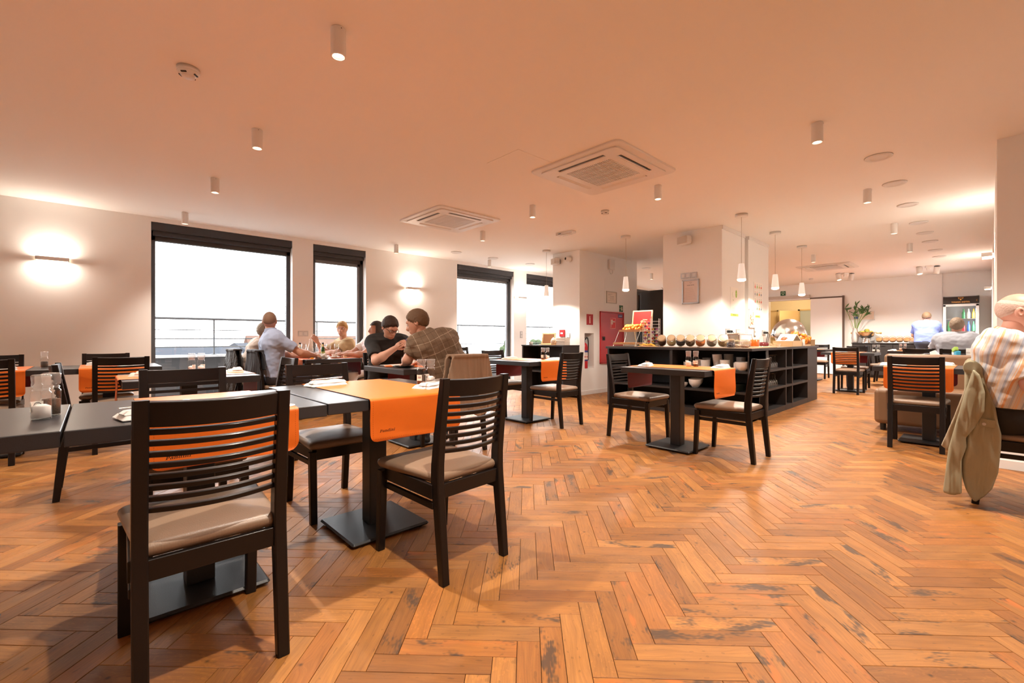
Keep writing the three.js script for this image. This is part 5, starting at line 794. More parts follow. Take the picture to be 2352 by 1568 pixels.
// hose cabinet
{
  const t = thing('hose_cabinet', 'red fire hose cabinet door on the white block', 'fire cabinet', [7.47, 1.06, HZ], 0);
  part('frame', [box(0.80, 0.02, 0.03, 0, 0.495, 0.015, 0.003), box(0.80, 0.02, 0.03, 0, -0.495, 0.015, 0.003), box(0.02, 1.01, 0.03, -0.39, 0, 0.015, 0.003), box(0.02, 1.01, 0.03, 0.39, 0, 0.015, 0.003)], M.red, t); part('door', box(0.75, 0.96, 0.02, 0, 0, 0.012, 0.004), M.red, t);
  part('lock', [box(0.075, 0.075, 0.012, -0.30, -0.02, 0.028, 0.003), cyl(0.014, 0.014, 0.012, 0, 0, 0, 14).rotateX(Math.PI / 2).translate(-0.30, -0.02, 0.034)], M.dark, t); part('hinge', [box(0.014, 0.09, 0.012, 0.372, 0.3, 0.028), box(0.014, 0.09, 0.012, 0.372, -0.3, 0.028)], M.red, t);
  const g = new THREE.PlaneGeometry(0.20, 0.215); g.translate(0.01, 0.28, 0.0235); part('hose_symbol', g, std(lin(1, 1, 1), 0.5, { map: canvasTex(200, 216, (c) => { c.fillStyle = '#d6202a'; c.fillRect(0, 0, 200, 216); c.strokeStyle = '#f6d6cc'; c.lineWidth = 7; c.strokeRect(8, 8, 184, 200); c.fillStyle = '#f6d6cc'; c.fillRect(34, 34, 66, 96); c.fillRect(100, 66, 40, 20); c.beginPath(); c.moveTo(136, 50); c.lineTo(176, 76); c.lineTo(136, 102); c.fill(); c.fillRect(40, 130, 12, 60); }) }), t, 'white hose symbol on red');
  const l = new THREE.PlaneGeometry(0.16, 0.065); l.translate(0.27, 0.43, 0.0235); part('maker_label', l, std(lin(1, 1, 1), 0.5, { map: canvasTex(160, 64, (c) => { c.fillStyle = '#33407c'; c.fillRect(0, 0, 160, 64); c.fillStyle = '#e8e6f2'; c.font = 'italic bold 34px sans-serif'; c.fillText('somati', 26, 42); }) }), t, 'blue maker label');
}
sign('extinguisher_sign', 'small red extinguisher sign left of the hose cabinet', 'sign', 0.20, 0.20, (g, w, h) => { g.fillStyle = '#b3202a'; g.fillRect(0, 0, w, h); g.fillStyle = '#f4d9cf'; g.fillRect(112, 92, 40, 126); g.beginPath(); g.arc(132, 92, 20, Math.PI, 0); g.fill(); g.fillRect(124, 52, 16, 24); g.beginPath(); g.moveTo(100, 70); g.quadraticCurveTo(128, 36, 156, 46); g.lineTo(150, 58); g.quadraticCurveTo(126, 52, 110, 76); g.fill(); }, [6.76, 1.395, HZ], 'z');
sign('floor_sign', 'green sign with the floor number plus six', 'sign', 0.135, 0.13, (g, w, h) => { g.fillStyle = '#1c5c3c'; g.fillRect(0, 0, w, h); g.fillStyle = '#f3ead9'; g.font = 'bold 200px sans-serif'; g.fillText('6', 118, 196); g.font = 'bold 110px sans-serif'; g.fillText('+', 28, 160); }, [7.80, 1.645, HZ], 'z');
framed('floor_plan', 'framed evacuation plan above the hose cabinet', 0.35, 0.235, (g, w, h) => { g.fillStyle = '#eadccf'; g.fillRect(0, 0, w, h); g.strokeStyle = '#6d5c55'; g.lineWidth = 2; g.strokeRect(w * 0.35, h * 0.38, w * 0.4, h * 0.3); g.strokeRect(w * 0.45, h * 0.45, w * 0.1, h * 0.15); g.strokeRect(w * 0.6, h * 0.45, w * 0.1, h * 0.15); g.fillStyle = '#8a7a72'; for (let i = 0; i < 4; i++) g.fillRect(w * 0.12, h * (0.15 + i * 0.05), w * (0.5 - 0.1 * i), 2); g.fillRect(w * 0.1, h * 0.8, w * 0.75, 2); g.fillRect(w * 0.1, h * 0.5, w * 0.2, 2); }, [7.46, 1.85, HZ], 'z', 0.018, std(lin(0.62, 0.58, 0.52), 0.5));
{ const t = thing('wall_hatch', 'flush access panel outlined on the white block', 'hatch', [7.47, 1.95, HZ]); part('panel', box(0.48, 0.50, 0.004, 0, 0, 0.0005), M.wall, t); }
{ const t = thing('junction_box', 'small white junction box with a cable loop near the ceiling', 'junction box', [7.43, 2.49, HZ]); part('box', box(0.17, 0.19, 0.05, 0, 0, 0.025, 0.008), M.plastic, t); part('cable', tube([[-0.04, -0.09, 0.02], [-0.04, -0.16, 0.02], [0, -0.18, 0.02], [0.04, -0.16, 0.02], [0.04, -0.09, 0.02]], 0.006, 20, 6), M.plastic, t); }
{ // extinguisher
  const t = thing('fire_extinguisher', 'red fire extinguisher standing in the wall niche', 'extinguisher', [6.72, 0.48, -5.2], 0); part('cylinder', lathe([[0, 0], [0.062, 0], [0.07, 0.012], [0.07, 0.40], [0.06, 0.45], [0.03, 0.475], [0.022, 0.49], [0, 0.49]], 26), M.red, t); part('valve', [cyl(0.022, 0.022, 0.05, 0, 0.49, 0, 12), box(0.1, 0.014, 0.022, -0.02, 0.545, 0, 0.003), box(0.09, 0.012, 0.02, -0.02, 0.575, 0, 0.003)], M.dark, t);
  part('hose', tube([[0.02, 0.53, 0.0], [0.07, 0.58, 0.02], [0.09, 0.48, 0.03], [0.082, 0.3, 0.03], [0.08, 0.15, 0.03]], 0.011, 24, 8), M.dark, t); part('instructions', new THREE.CylinderGeometry(0.0712, 0.0712, 0.2, 22, 1, true, -1.2, 2.4).translate(0, 0.24, 0), std(lin(1, 1, 1), 0.5, { map: canvasTex(256, 180, (g, w, h) => { g.fillStyle = '#e9dcd5'; g.fillRect(0, 0, w, h); g.fillStyle = '#30357a'; g.fillRect(0, 0, w, 36); g.fillRect(0, h - 26, w, 26); g.fillStyle = '#b33'; for (let i = 0; i < 3; i++) { g.beginPath(); g.arc(60 + i * 66, 108, 18, 0, 7); g.fill(); } g.fillStyle = '#888'; for (let i = 0; i < 3; i++) g.fillRect(30, 50 + i * 9, 190, 3); }) }), t);
}
// speakers and camera
function speaker(pos, turn, label) { const t = thing('wall_speaker', label, 'speaker', pos, turn, 'white wall speakers'); part('cabinet', new RoundedBoxGeometry(0.21, 0.125, 0.11, 4, 0.03).translate(0, 0, 0.09), M.plastic, t); part('grille', new RoundedBoxGeometry(0.19, 0.108, 0.014, 3, 0.006).translate(0, 0, 0.142), std(lin(0.62, 0.56, 0.5), 0.8), t); part('bracket', [box(0.05, 0.08, 0.02, 0, 0, 0.01), box(0.03, 0.03, 0.05, 0, 0, 0.03)], M.dark, t); }
speaker([6.53, 2.51, -3.08], -Math.PI / 2 - 0.35, 'white wall speaker high on the pillar'); speaker([6.46, 2.50, -5.57], -Math.PI / 2 - 0.45, 'white wall speaker on the left face of the hose block');
{ const t = thing('security_camera', 'white dome security camera on the hose block', 'camera', [6.46, 2.52, -5.33], -Math.PI / 2 - 0.3); part('base', cyl(0.06, 0.055, 0.05, 0, 0, 0, 24).rotateX(Math.PI / 2), M.plastic, t); part('eye', ball(0.048, 0, 0, 0.055, 1, 1, 1, 20), M.plastic, t); part('lens', ball(0.03, 0, 0, 0.083, 1, 1, 0.8, 16), M.dark, t); }
// sockets and switches
function socket(pos, face, n, label, plugs = 0, vertical = false) {
  const t = thing('wall_socket', label, 'socket', pos, face === 'x' ? -Math.PI / 2 : 0, 'wall sockets and switches'); const w = vertical ? 0.08 : 0.075 * n + 0.01, h = vertical ? 0.075 * n + 0.01 : 0.085;
  part('plate', box(w, h, 0.01, 0, 0, 0.005, 0.003), M.alu, t);
  for (let i = 0; i < n; i++) { const o = (i - (n - 1) / 2) * 0.073; part('insert', box(0.05, 0.05, 0.004, vertical ? 0 : o, vertical ? o : 0, 0.011, 0.001), M.plastic, t); if (i >= n - plugs) { part('plug', cyl(0.02, 0.016, 0.045, 0, 0, 0, 14).rotateX(Math.PI / 2).translate(o, 0, 0.012), M.dark, t); part('cord', tube([[o, 0, 0.055], [o + 0.02, -0.04, 0.07], [o + 0.03, -0.12, 0.05], [o + 0.05, -0.17, 0.04]], 0.005, 16, 6), M.dark, t); } }
}
socket([2.47, 1.12, WZ], 'z', 2, 'light switch between the two left windows'); socket([7.41, 1.13, WZ], 'z', 2, 'vertical socket between the terrace door and the last window', 0, true);
socket([6.46, 1.10, -5.36], 'x', 1, 'socket above the small sideboard'); socket([6.73, 1.145, -2.6], 'z', 2, 'double socket with two plugs beside the pillar corner', 2); socket([7.12, 1.14, -2.6], 'z', 2, 'double socket right of the plugged socket', 0); socket([7.82, 1.15, -2.6], 'z', 2, 'upright socket right of the slot in the pillar', 0, true); socket([8.25, 1.14, -2.6], 'z', 2, 'double socket with two plugs at the right end of the pillar', 2);
socket([6.53, 1.99, -3.13], 'x', 2, 'data outlet above the certificate on the pillar'); socket([6.53, 1.99, -3.0], 'x', 1, 'power outlet right of the data outlet above the certificate');
{ const t = thing('fire_call_point', 'small red call point card above the small sideboard', 'call point', [6.46, 1.14, -5.50], -Math.PI / 2); part('housing', box(0.12, 0.13, 0.03, 0, 0, 0.015, 0.004), M.red, t); part('pane', box(0.055, 0.03, 0.004, 0, 0, 0.032), M.white, t); }
framed('certificate', 'framed certificate on the pillar above the cereal jars', 0.262, 0.365, (g, w, h) => { g.fillStyle = '#e3d3cc'; g.fillRect(0, 0, w, h); g.strokeStyle = '#8a7570'; g.lineWidth = 3; g.beginPath(); g.moveTo(w * 0.42, 26); g.lineTo(w * 0.5, 46); g.lineTo(w * 0.58, 26); g.lineTo(w * 0.42, 26); g.stroke(); g.fillStyle = '#5f4f4c'; g.font = 'bold 20px sans-serif'; g.textAlign = 'center'; g.fillText('TOWER HOTEL', w / 2, 78); g.fillStyle = '#a08d86'; for (let i = 0; i < 12; i++) g.fillRect(w * 0.12, 120 + i * 17, w * (0.55 + 0.2 * Math.abs(Math.sin(i * 3))), 2); }, [6.53, 1.745, -3.055], 'x', 0.022);
sign('nutrition_poster', 'white poster with a green oval on the pillar side', 'poster', 0.30, 0.43, (g, w, h) => { g.fillStyle = '#f6f2ea'; g.fillRect(0, 0, w, h); g.fillStyle = '#8fbf2e'; g.beginPath(); g.ellipse(182, 80, 26, 50, 0, 0, 7); g.fill(); g.fillStyle = '#efe9c8'; g.font = 'bold 13px sans-serif'; g.fillText('GLUTEN', 157, 78); g.fillText('free', 168, 96); g.strokeStyle = '#7fa85a'; g.lineWidth = 4; g.beginPath(); g.moveTo(70, 60); g.quadraticCurveTo(50, 100, 84, 130); g.moveTo(70, 150); g.quadraticCurveTo(88, 190, 112, 150); g.stroke(); g.fillStyle = '#b9b3a8'; for (let i = 0; i < 4; i++) g.fillRect(60, 262 + i * 17, 100 - i * 8, 3); g.fillStyle = '#c3d24a'; g.fillRect(0, h - 32, w, 32); g.fillStyle = '#6f8a1c'; g.fillRect(70, h - 22, 120, 10); }, [6.985, 1.59, -2.6], 'z', 0.003);
framed('photo_poster', 'narrow framed food photo beside the slot in the pillar', 0.25, 0.30, (g, w, h) => { g.fillStyle = '#efe0cc'; g.fillRect(0, 0, w, h); const c = ['#c9823f', '#8c4a22', '#e0b070', '#a33f20', '#6f5a35', '#d8c09a']; for (let i = 0; i < 110; i++) { g.fillStyle = c[i % 6]; g.beginPath(); g.ellipse(rnd(24, w - 24), rnd(24, h - 24), rnd(6, 22), rnd(5, 16), rnd(3), 0, 7); g.fill(); } }, [7.68, 1.365, -2.6], 'z', 0.02, M.white);
sign('allergen_poster', 'white poster with rows of small food icons on the pillar side', 'poster', 0.40, 0.60, (g, w, h) => { g.fillStyle = '#f6f2ec'; g.fillRect(0, 0, w, h); const c = ['#d9573a', '#e08a3c', '#7fae3c', '#8a8f9c', '#c9a04a', '#5c7f4a']; for (let r = 0; r < 4; r++) for (let k = 0; k < 4; k++) { g.fillStyle = c[(r * 3 + k * 2) % 6]; g.beginPath(); g.ellipse(34 + k * 60, 50 + r * 76, 13, 17, 0.4 * k, 0, 7); g.fill(); g.fillStyle = '#9aa29a'; g.fillRect(26 + k * 60, 74 + r * 76, 18, 3); g.fillStyle = c[(r + k * 5) % 6]; g.fillRect(28 + k * 60, 18 + r * 76, 9, 14); } g.fillStyle = '#c8cf4e'; g.fillRect(14, h - 40, 170, 26); g.fillStyle = '#7b8a24'; g.fillRect(40, h - 32, 110, 10); }, [7.99, 1.66, -2.6], 'z', 0.003);
// ---------------------------------------------------------------- black tall cabinet with an easel, behind the buffet
{
  const t = thing('tall_cabinet', 'glossy black tall cabinet behind the buffet', 'cabinet', [8.95, 0, -4.87]); const bl = phys(lin(0.018, 0.016, 0.015), 0.3, { clearcoat: 0.5, clearcoatRoughness: 0.1, bumpMap: leatherBump, bumpScale: 0.0006 }); part('body', box(0.6, 2.06, 0.88, 0, 1.03, 0, 0.004), bl, t); part('door', box(0.02, 1.98, 0.70, -0.312, 1.03, 0.07, 0.003), bl, t); part('side_strip', box(0.03, 1.96, 0.06, -0.31, 1.0, -0.36), std(lin(0.06, 0.045, 0.035), 0.2), t);
  const e = thing('easel', 'small wooden easel on top of the black cabinet', 'easel', [8.78, 2.06, -4.62], 0.2); part('board', xf(box(0.02, 0.34, 0.09, 0, 0.17, 0, 0.003), (o) => { o.position.set(-0.05, 0, 0.0); o.rotation.set(0.62, 0, 0); }), M.wood, e); part('leg', [bar([0, 0, 0.30], [-0.04, 0.22, 0.12], 0.006), bar([-0.06, 0.0, -0.05], [-0.06, 0.05, -0.09], 0.005)], M.wood, e); part('cord', bar([-0.03, 0.2, 0.13], [0, 0.01, 0.29], 0.003), M.wood, e);
}
// exit sign above the opening
sign('exit_sign', 'green exit sign with a down arrow above the corridor opening', 'sign', 0.14, 0.14, (g, w, h) => { g.fillStyle = '#155a38'; g.fillRect(0, 0, w, h); g.strokeStyle = '#eaf3e2'; g.lineWidth = 16; g.beginPath(); g.moveTo(60, 150); g.lineTo(60, 90); g.lineTo(90, 50); g.lineTo(166, 50); g.lineTo(196, 90); g.lineTo(196, 150); g.stroke(); g.beginPath(); g.moveTo(128, 90); g.lineTo(128, 190); g.stroke(); g.fillStyle = '#eaf3e2'; g.beginPath(); g.moveTo(86, 165); g.lineTo(128, 220); g.lineTo(170, 165); g.fill(); }, [15.5, 2.42, -4.33], 'x', 0.02);
// ---------------------------------------------------------------- back sideboard
{
  const t = thing('back_sideboard', 'long dark sideboard along the back wall', 'sideboard', [0, 0, 0]); part('top', span(15.03, 15.49, 0.90, CT, -2.56, -0.83, 0.002), M.cabinet, t); part('body', span(15.07, 15.49, 0.06, 0.90, -2.55, -0.84), M.cabinet, t); for (let i = 0; i < 4; i++) { const d = part('door', span(15.05, 15.07, 0.08, 0.885, -2.545 + i * 0.427, -2.125 + i * 0.427, 0.002), M.cabinet, t); part('handle', box(0.012, 0.012, 0.12, 15.043, 0.84, -2.33 + i * 0.427), M.dark, d); } part('plinth', span(15.1, 15.49, 0, 0.06, -2.54, -0.85), M.dark, t);
  // vase with plants
  const v = thing('metal_vase', 'hammered silver vase at the left end of the back sideboard', 'vase', [15.2, CT, -2.66 + 0.16]); part('body', lathe([[0, 0.003], [0.055, 0], [0.07, 0.03], [0.086, 0.13], [0.075, 0.26], [0.05, 0.37], [0.055, 0.40], [0.05, 0.398], [0.045, 0.37]], 28), std(lin(0.62, 0.58, 0.54), 0.28, { metalness: 1, bumpMap: leatherBump, bumpScale: 0.004 }), v);
  const pl = thing('green_plant', 'tall green branches standing in the silver vase', 'plant', [15.2, CT, -2.50]); const stem = std(lin(0.16, 0.24, 0.06), 0.6), leaf = std(lin(0.05, 0.13, 0.025), 0.5, { side: THREE.DoubleSide });
  const lf = new THREE.Shape(); lf.moveTo(0, 0); lf.quadraticCurveTo(0.035, 0.06, 0, 0.15); lf.quadraticCurveTo(-0.035, 0.06, 0, 0);
  const leafG = new THREE.ExtrudeGeometry(lf, { depth: 0.0015, bevelEnabled: false, curveSegments: 5 });
  const tips = [[0.02, 0.95, -0.22], [0.0, 1.02, 0.02], [0.05, 0.92, 0.20], [-0.05, 0.86, 0.12], [0.03, 0.80, -0.04], [-0.02, 0.9, 0.3], [0.0, 0.78, 0.26]];
  tips.forEach(([a, b, c]) => { part('stem', tube([[0, 0.2, 0], [a * 0.3, 0.55, c * 0.35], [a, b, c]], 0.007, 14, 6), stem, pl); for (let i = 0; i < 9; i++) part('leaf', xf(leafG, (o) => { const q = 0.72 + 0.28 * i / 8; o.position.set(a * q, 0.42 + (b - 0.42) * q + 0.02, c * q); o.rotation.set(rnd(-1.1, 1.1), rnd(6.28), rnd(-1.2, 1.2)); }), leaf, pl); });
  const f = thing('fruit_bowl', 'chrome pedestal bowl with brass handles on the back sideboard', 'bowl', [15.22, CT, -2.27]); part('bowl', lathe([[0, 0.13], [0.06, 0.13], [0.17, 0.19], [0.225, 0.29], [0.232, 0.29], [0.18, 0.18], [0.065, 0.115], [0, 0.115]], 32), M.chrome, f); part('pedestal', lathe([[0.1, 0], [0.1, 0.012], [0.085, 0.03], [0.085, 0.09], [0.07, 0.12]], 26), M.chrome, f); for (const s of [-1, 1]) part('handle', [bar([0, 0.26, s * 0.22], [0, 0.26, s * 0.30], 0.014, 8), ball(0.026, 0, 0.262, s * 0.31, 1, 1, 1, 12)], M.gold, f);
  const fr = [std(lin(0.42, 0.34, 0.04), 0.45), std(lin(0.22, 0.25, 0.05), 0.45)], ap = ball(0.05, 0, 0, 0, 1, 0.92, 1, 14); for (let i = 0; i < 9; i++) solo('fruit', ap, fr[i % 2], 'yellow green fruit heaped in the chrome bowl', 'fruit', [15.22 + 0.10 * Math.cos(i * 0.9) * (i < 7 ? 1 : 0.3), CT + (i < 7 ? 0.275 : 0.33), -2.27 + 0.12 * Math.sin(i * 0.9) * (i < 7 ? 1 : 0.3)], 0, 'fruit in the chrome bowl');
  const jar = lathe([[0, 0.0], [0.06, 0.0], [0.085, 0.02], [0.092, 0.06], [0.09, 0.11], [0.078, 0.145], [0.08, 0.15]], 26), jr = new THREE.TorusGeometry(0.08, 0.006, 8, 26); jr.rotateX(Math.PI / 2); jr.translate(0, 0.15, 0); const fl = lathe([[0, 0.004], [0.06, 0.004], [0.083, 0.022], [0.088, 0.06], [0.087, 0.09], [0, 0.1]], 22);
  const words = ['first', 'second', 'third', 'fourth', 'fifth', 'sixth']; for (let i = 0; i < 6; i++) { const j = thing('tilted_jar', words[i] + ' tilted jar from the chrome bowl on the back sideboard', 'jar', [15.2, CT, -2.02 + i * 0.138 + 0.03], 0, 'tilted jars on the back sideboard'); const P = (g) => xf(g, (o) => { o.position.set(0.04, 0.05, 0); o.rotation.z = 0.75; o.scale.setScalar(0.78); }); part('jar', P(jar), M.glass, j); part('rim', P(jr), M.gold, j); part('contents', P(fl), std(lin(0.36 + 0.03 * (i % 3), 0.20, 0.08 + 0.02 * (i % 2)), 0.7), j); }
  solo('serving_bowl', lathe([[0, 0.004], [0.04, 0.004], [0.085, 0.05], [0.09, 0.05], [0.05, 0], [0, 0]]), M.porcelain, 'flat white bowl before the last tilted jar on the back sideboard', 'bowl', [15.12, CT, -1.33]); solo('round_pot', lathe([[0, 0.003], [0.06, 0], [0.095, 0.03], [0.1, 0.08], [0.085, 0.14], [0.07, 0.15], [0, 0.15]]), M.porcelain, 'round white pot right of the tilted jars', 'pot', [15.16, CT, -1.17]);
  { const b = thing('cutlery_basket', 'wicker cutlery basket lined with white and blue cloths', 'basket', [15.25, CT, -0.98]); const wv = std(lin(0.3, 0.17, 0.08), 0.7); part('basket', [box(0.3, 0.12, 0.012, 0, 0.06, -0.13), box(0.3, 0.12, 0.012, 0, 0.06, 0.13), box(0.012, 0.12, 0.26, -0.15, 0.06, 0), box(0.012, 0.12, 0.26, 0.15, 0.06, 0), box(0.3, 0.01, 0.26, 0, 0.006, 0)], wv, b); part('upper_basket', [box(0.3, 0.1, 0.012, 0.02, 0.20, -0.13), box(0.3, 0.1, 0.012, 0.02, 0.20, 0.13), box(0.012, 0.1, 0.26, -0.13, 0.20, 0), box(0.3, 0.01, 0.26, 0.02, 0.152, 0)], wv, b); const tri = (y, m, k) => { const s = new THREE.Shape(); s.moveTo(-0.125, 0); s.lineTo(0.125, 0); s.lineTo(0.02, -0.10); s.lineTo(-0.125, 0); const g = new THREE.ExtrudeGeometry(s, { depth: 0.004, bevelEnabled: false }); g.rotateY(-Math.PI / 2); g.translate(-0.158 + k, y, 0); part('cloth', g, m, b); }; tri(0.25, M.linen, 0.02); tri(0.12, M.linen, 0); part('blue_cloth', box(0.2, 0.03, 0.2, 0.02, 0.25, 0.02, 0.01), std(lin(0.08, 0.12, 0.35), 0.8), b); }
  framed('wall_picture', 'small framed notice half hidden by the green branches', 0.26, 0.34, (g, w, h) => { g.fillStyle = '#cdbdb6'; g.fillRect(0, 0, w, h); g.fillStyle = '#2c4f93'; g.fillRect(w * 0.5, h * 0.72, w * 0.42, h * 0.2); g.fillStyle = '#e6e0dc'; g.beginPath(); g.moveTo(w * 0.66, h * 0.86); g.lineTo(w * 0.71, h * 0.77); g.lineTo(w * 0.76, h * 0.86); g.fill(); g.fillStyle = '#b7a49c'; g.fillRect(20, 30, w - 40, 6); g.fillRect(20, 50, w - 70, 6); }, [15.5, 1.71, -2.58], 'x', 0.02, M.white);
  framed('wall_picture', 'pale framed sheet right of the green branches', 0.34, 0.25, (g, w, h) => { g.fillStyle = '#ecd9c8'; g.fillRect(0, 0, w, h); g.fillStyle = '#d9a870'; g.beginPath(); g.arc(w * 0.42, h * 0.4, 16, 0, 7); g.fill(); g.fillStyle = '#c3aa97'; for (let i = 0; i < 5; i++) g.fillRect(24, h * 0.5 + i * 14, w - 60, 3); }, [15.5, 1.665, -2.29], 'x', 0.018, M.white);
}
// ---------------------------------------------------------------- drinks fridge
{
  const t = thing('drinks_fridge', 'tall glass door drinks fridge with a black header sign', 'fridge', [15.22, 0, -0.455]), W = 0.6, Hh = 2.05;
  part('body', [span(-0.25, 0.3, 0.05, Hh - 0.002, -W / 2, -W / 2 + 0.03), span(-0.25, 0.3, 0.05, Hh - 0.002, W / 2 - 0.03, W / 2), span(0.27, 0.3, 0.05, Hh, -W / 2, W / 2), span(-0.25, 0.3, 0.05, 0.25, -W / 2, W / 2), span(-0.25, 0.3, 1.85, Hh, -W / 2, W / 2)], std(lin(0.6, 0.6, 0.6), 0.4), t);
  part('interior', [span(0.25, 0.27, 0.25, 1.85, -W / 2 + 0.03, W / 2 - 0.03)], M.white, t);
  part('header', box(0.02, 0.17, W, -0.262, 1.945, 0, 0.003), M.dark, t); const g = new THREE.PlaneGeometry(W, 0.17); g.rotateY(-Math.PI / 2); g.translate(-0.2735, 1.945, 0); part('header_print', g, std(lin(1, 1, 1), 0.4, { map: canvasTex(600, 170, (c) => { c.fillStyle = '#1c120d'; c.fillRect(0, 0, 600, 170); c.fillStyle = '#d79a45'; c.font = 'bold 46px sans-serif'; c.textAlign = 'center'; c.fillText('TOWER HOTEL', 300, 146); c.strokeStyle = '#d79a45'; c.lineWidth = 8; c.beginPath(); c.moveTo(258, 24); c.lineTo(342, 24); c.lineTo(330, 56); c.lineTo(270, 56); c.closePath(); c.stroke(); c.fillRect(290, 52, 20, 34); c.beginPath(); c.arc(572, 100, 16, 1.2, 5.1); c.lineWidth = 5; c.stroke(); }) }), t, 'gold hotel lettering on black');
  part('door_frame', [span(-0.28, -0.25, 0.2, 1.85, -W / 2, -W / 2 + 0.05, 0.004), span(-0.28, -0.25, 0.2, 1.85, W / 2 - 0.05, W / 2, 0.004), span(-0.28, -0.25, 1.80, 1.855, -W / 2, W / 2, 0.004), span(-0.28, -0.25, 0.2, 0.26, -W / 2, W / 2, 0.004)], std(lin(0.66, 0.66, 0.66), 0.35), t); part('door_glass', span(-0.27, -0.262, 0.26, 1.80, -W / 2 + 0.05, W / 2 - 0.05), M.glass, t);
  for (const y of [0.6, 0.9, 1.2, 1.5]) part('shelf', span(-0.2, 0.25, y, y + 0.012, -W / 2 + 0.035, W / 2 - 0.035), M.alu, t);
  part('light_strip', box(0.02, 1.4, 0.02, -0.2, 1.05, W / 2 - 0.045), std(lin(0.9, 0.95, 1), 0.5, { emissive: lin(0.8, 0.9, 1), emissiveIntensity: 2.5 }), t); const pl = new THREE.RectAreaLight(lin(0.85, 0.93, 1), 55, 0.03, 1.3); pl.position.set(-0.18, 1.05, W / 2 - 0.062); pl.lookAt(-0.1, 1.05, -1); pl.rotation.set(0, 0, 0); pl.name = 'fridge_light'; t.add(pl);
  const bt = lathe([[0, 0], [0.03, 0], [0.03, 0.13], [0.013, 0.18], [0.013, 0.23], [0, 0.232]], 14); const cs = [[0.6, 0.35, 0.05], [0.05, 0.12, 0.4], [0.65, 0.62, 0.55], [0.45, 0.03, 0.04], [0.06, 0.25, 0.1]]; let n = 0;
  for (const y of [0.612, 0.912, 1.212, 1.512]) for (let i = 0; i < 6; i++) { if (y > 1.5 && (i < 3)) continue; solo('drink_bottle', bt, std(lin(...cs[(i + n) % 5]), 0.2), 'drink bottle on a shelf of the glass fridge', 'bottle', [15.12, y, -0.455 - 0.21 + i * 0.084], 0, 'bottles in the drinks fridge'); n += 2; }
}
// ---------------------------------------------------------------- people: distance fields turned into smooth meshes
function nets(sdf, lo, hi, cell, uvFn) {
  const n = [0, 1, 2].map((i) => Math.ceil((hi[i] - lo[i]) / cell) + 1), [nx, ny, nz] = n, f = new Float32Array(nx * ny * nz);
  for (let k = 0, q = 0; k < nz; k++) for (let j = 0; j < ny; j++) for (let i = 0; i < nx; i++, q++) f[q] = sdf(lo[0] + i * cell, lo[1] + j * cell, lo[2] + k * cell);
  const id = new Int32Array(nx * ny * nz).fill(-1), P = [], I = [], at = (i, j, k) => i + nx * (j + ny * k);
  for (let k = 0; k < nz - 1; k++) for (let j = 0; j < ny - 1; j++) for (let i = 0; i < nx - 1; i++) {
    let c = 0, sx = 0, sy = 0, sz = 0; const v = []; let neg = 0;
    for (let q = 0; q < 8; q++) { const w = f[at(i + (q & 1), j + ((q >> 1) & 1), k + (q >> 2))]; v.push(w); if (w < 0) neg++; }
    if (!neg || neg === 8) continue;
    for (let a = 0; a < 8; a++) for (const b of [a ^ 1, a ^ 2, a ^ 4]) if (b > a && (v[a] < 0) !== (v[b] < 0)) { const t = v[a] / (v[a] - v[b]); sx += (a & 1) + t * ((b & 1) - (a & 1)); sy += ((a >> 1) & 1) + t * (((b >> 1) & 1) - ((a >> 1) & 1)); sz += (a >> 2) + t * ((b >> 2) - (a >> 2)); c++; }
    id[at(i, j, k)] = P.length / 3; P.push(lo[0] + (i + sx / c) * cell, lo[1] + (j + sy / c) * cell, lo[2] + (k + sz / c) * cell);
  }
  const quad = (a, b, c, d, flip) => (flip ? I.push(a, c, b, a, d, c) : I.push(a, b, c, a, c, d));
  for (let k = 1; k < nz - 1; k++) for (let j = 1; j < ny - 1; j++) for (let i = 1; i < nx - 1; i++) {
    const s = f[at(i, j, k)] < 0;
    if (s !== f[at(i + 1, j, k)] < 0) quad(id[at(i, j - 1, k - 1)], id[at(i, j, k - 1)], id[at(i, j, k)], id[at(i, j - 1, k)], !s);
    if (s !== f[at(i, j + 1, k)] < 0) quad(id[at(i - 1, j, k - 1)], id[at(i - 1, j, k)], id[at(i, j, k)], id[at(i, j, k - 1)], !s);
    if (s !== f[at(i, j, k + 1)] < 0) quad(id[at(i - 1, j - 1, k)], id[at(i, j - 1, k)], id[at(i, j, k)], id[at(i - 1, j, k)], !s);
  }
  const N = new Float32Array(P.length), U = new Float32Array(P.length / 3 * 2), e = cell * 0.6;
  for (let q = 0; q < P.length; q += 3) {
    const x = P[q], y = P[q + 1], z = P[q + 2]; let a = sdf(x + e, y, z) - sdf(x - e, y, z), b = sdf(x, y + e, z) - sdf(x, y - e, z), c = sdf(x, y, z + e) - sdf(x, y, z - e); const l = Math.hypot(a, b, c) || 1; N[q] = a / l; N[q + 1] = b / l; N[q + 2] = c / l;
    const uv = uvFn ? uvFn(x, y, z) : [x * 2, y * 2]; U[q / 3 * 2] = uv[0]; U[q / 3 * 2 + 1] = uv[1];
  }
  const g = new THREE.BufferGeometry(); g.setAttribute('position', new THREE.Float32BufferAttribute(P, 3)); g.setAttribute('normal', new THREE.BufferAttribute(N, 3)); g.setAttribute('uv', new THREE.BufferAttribute(U, 2)); g.setIndex(I); return g;
}
const smin = (a, b, k) => { const h = Math.max(k - Math.abs(a - b), 0) / k; return Math.min(a, b) - h * h * k * 0.25; };
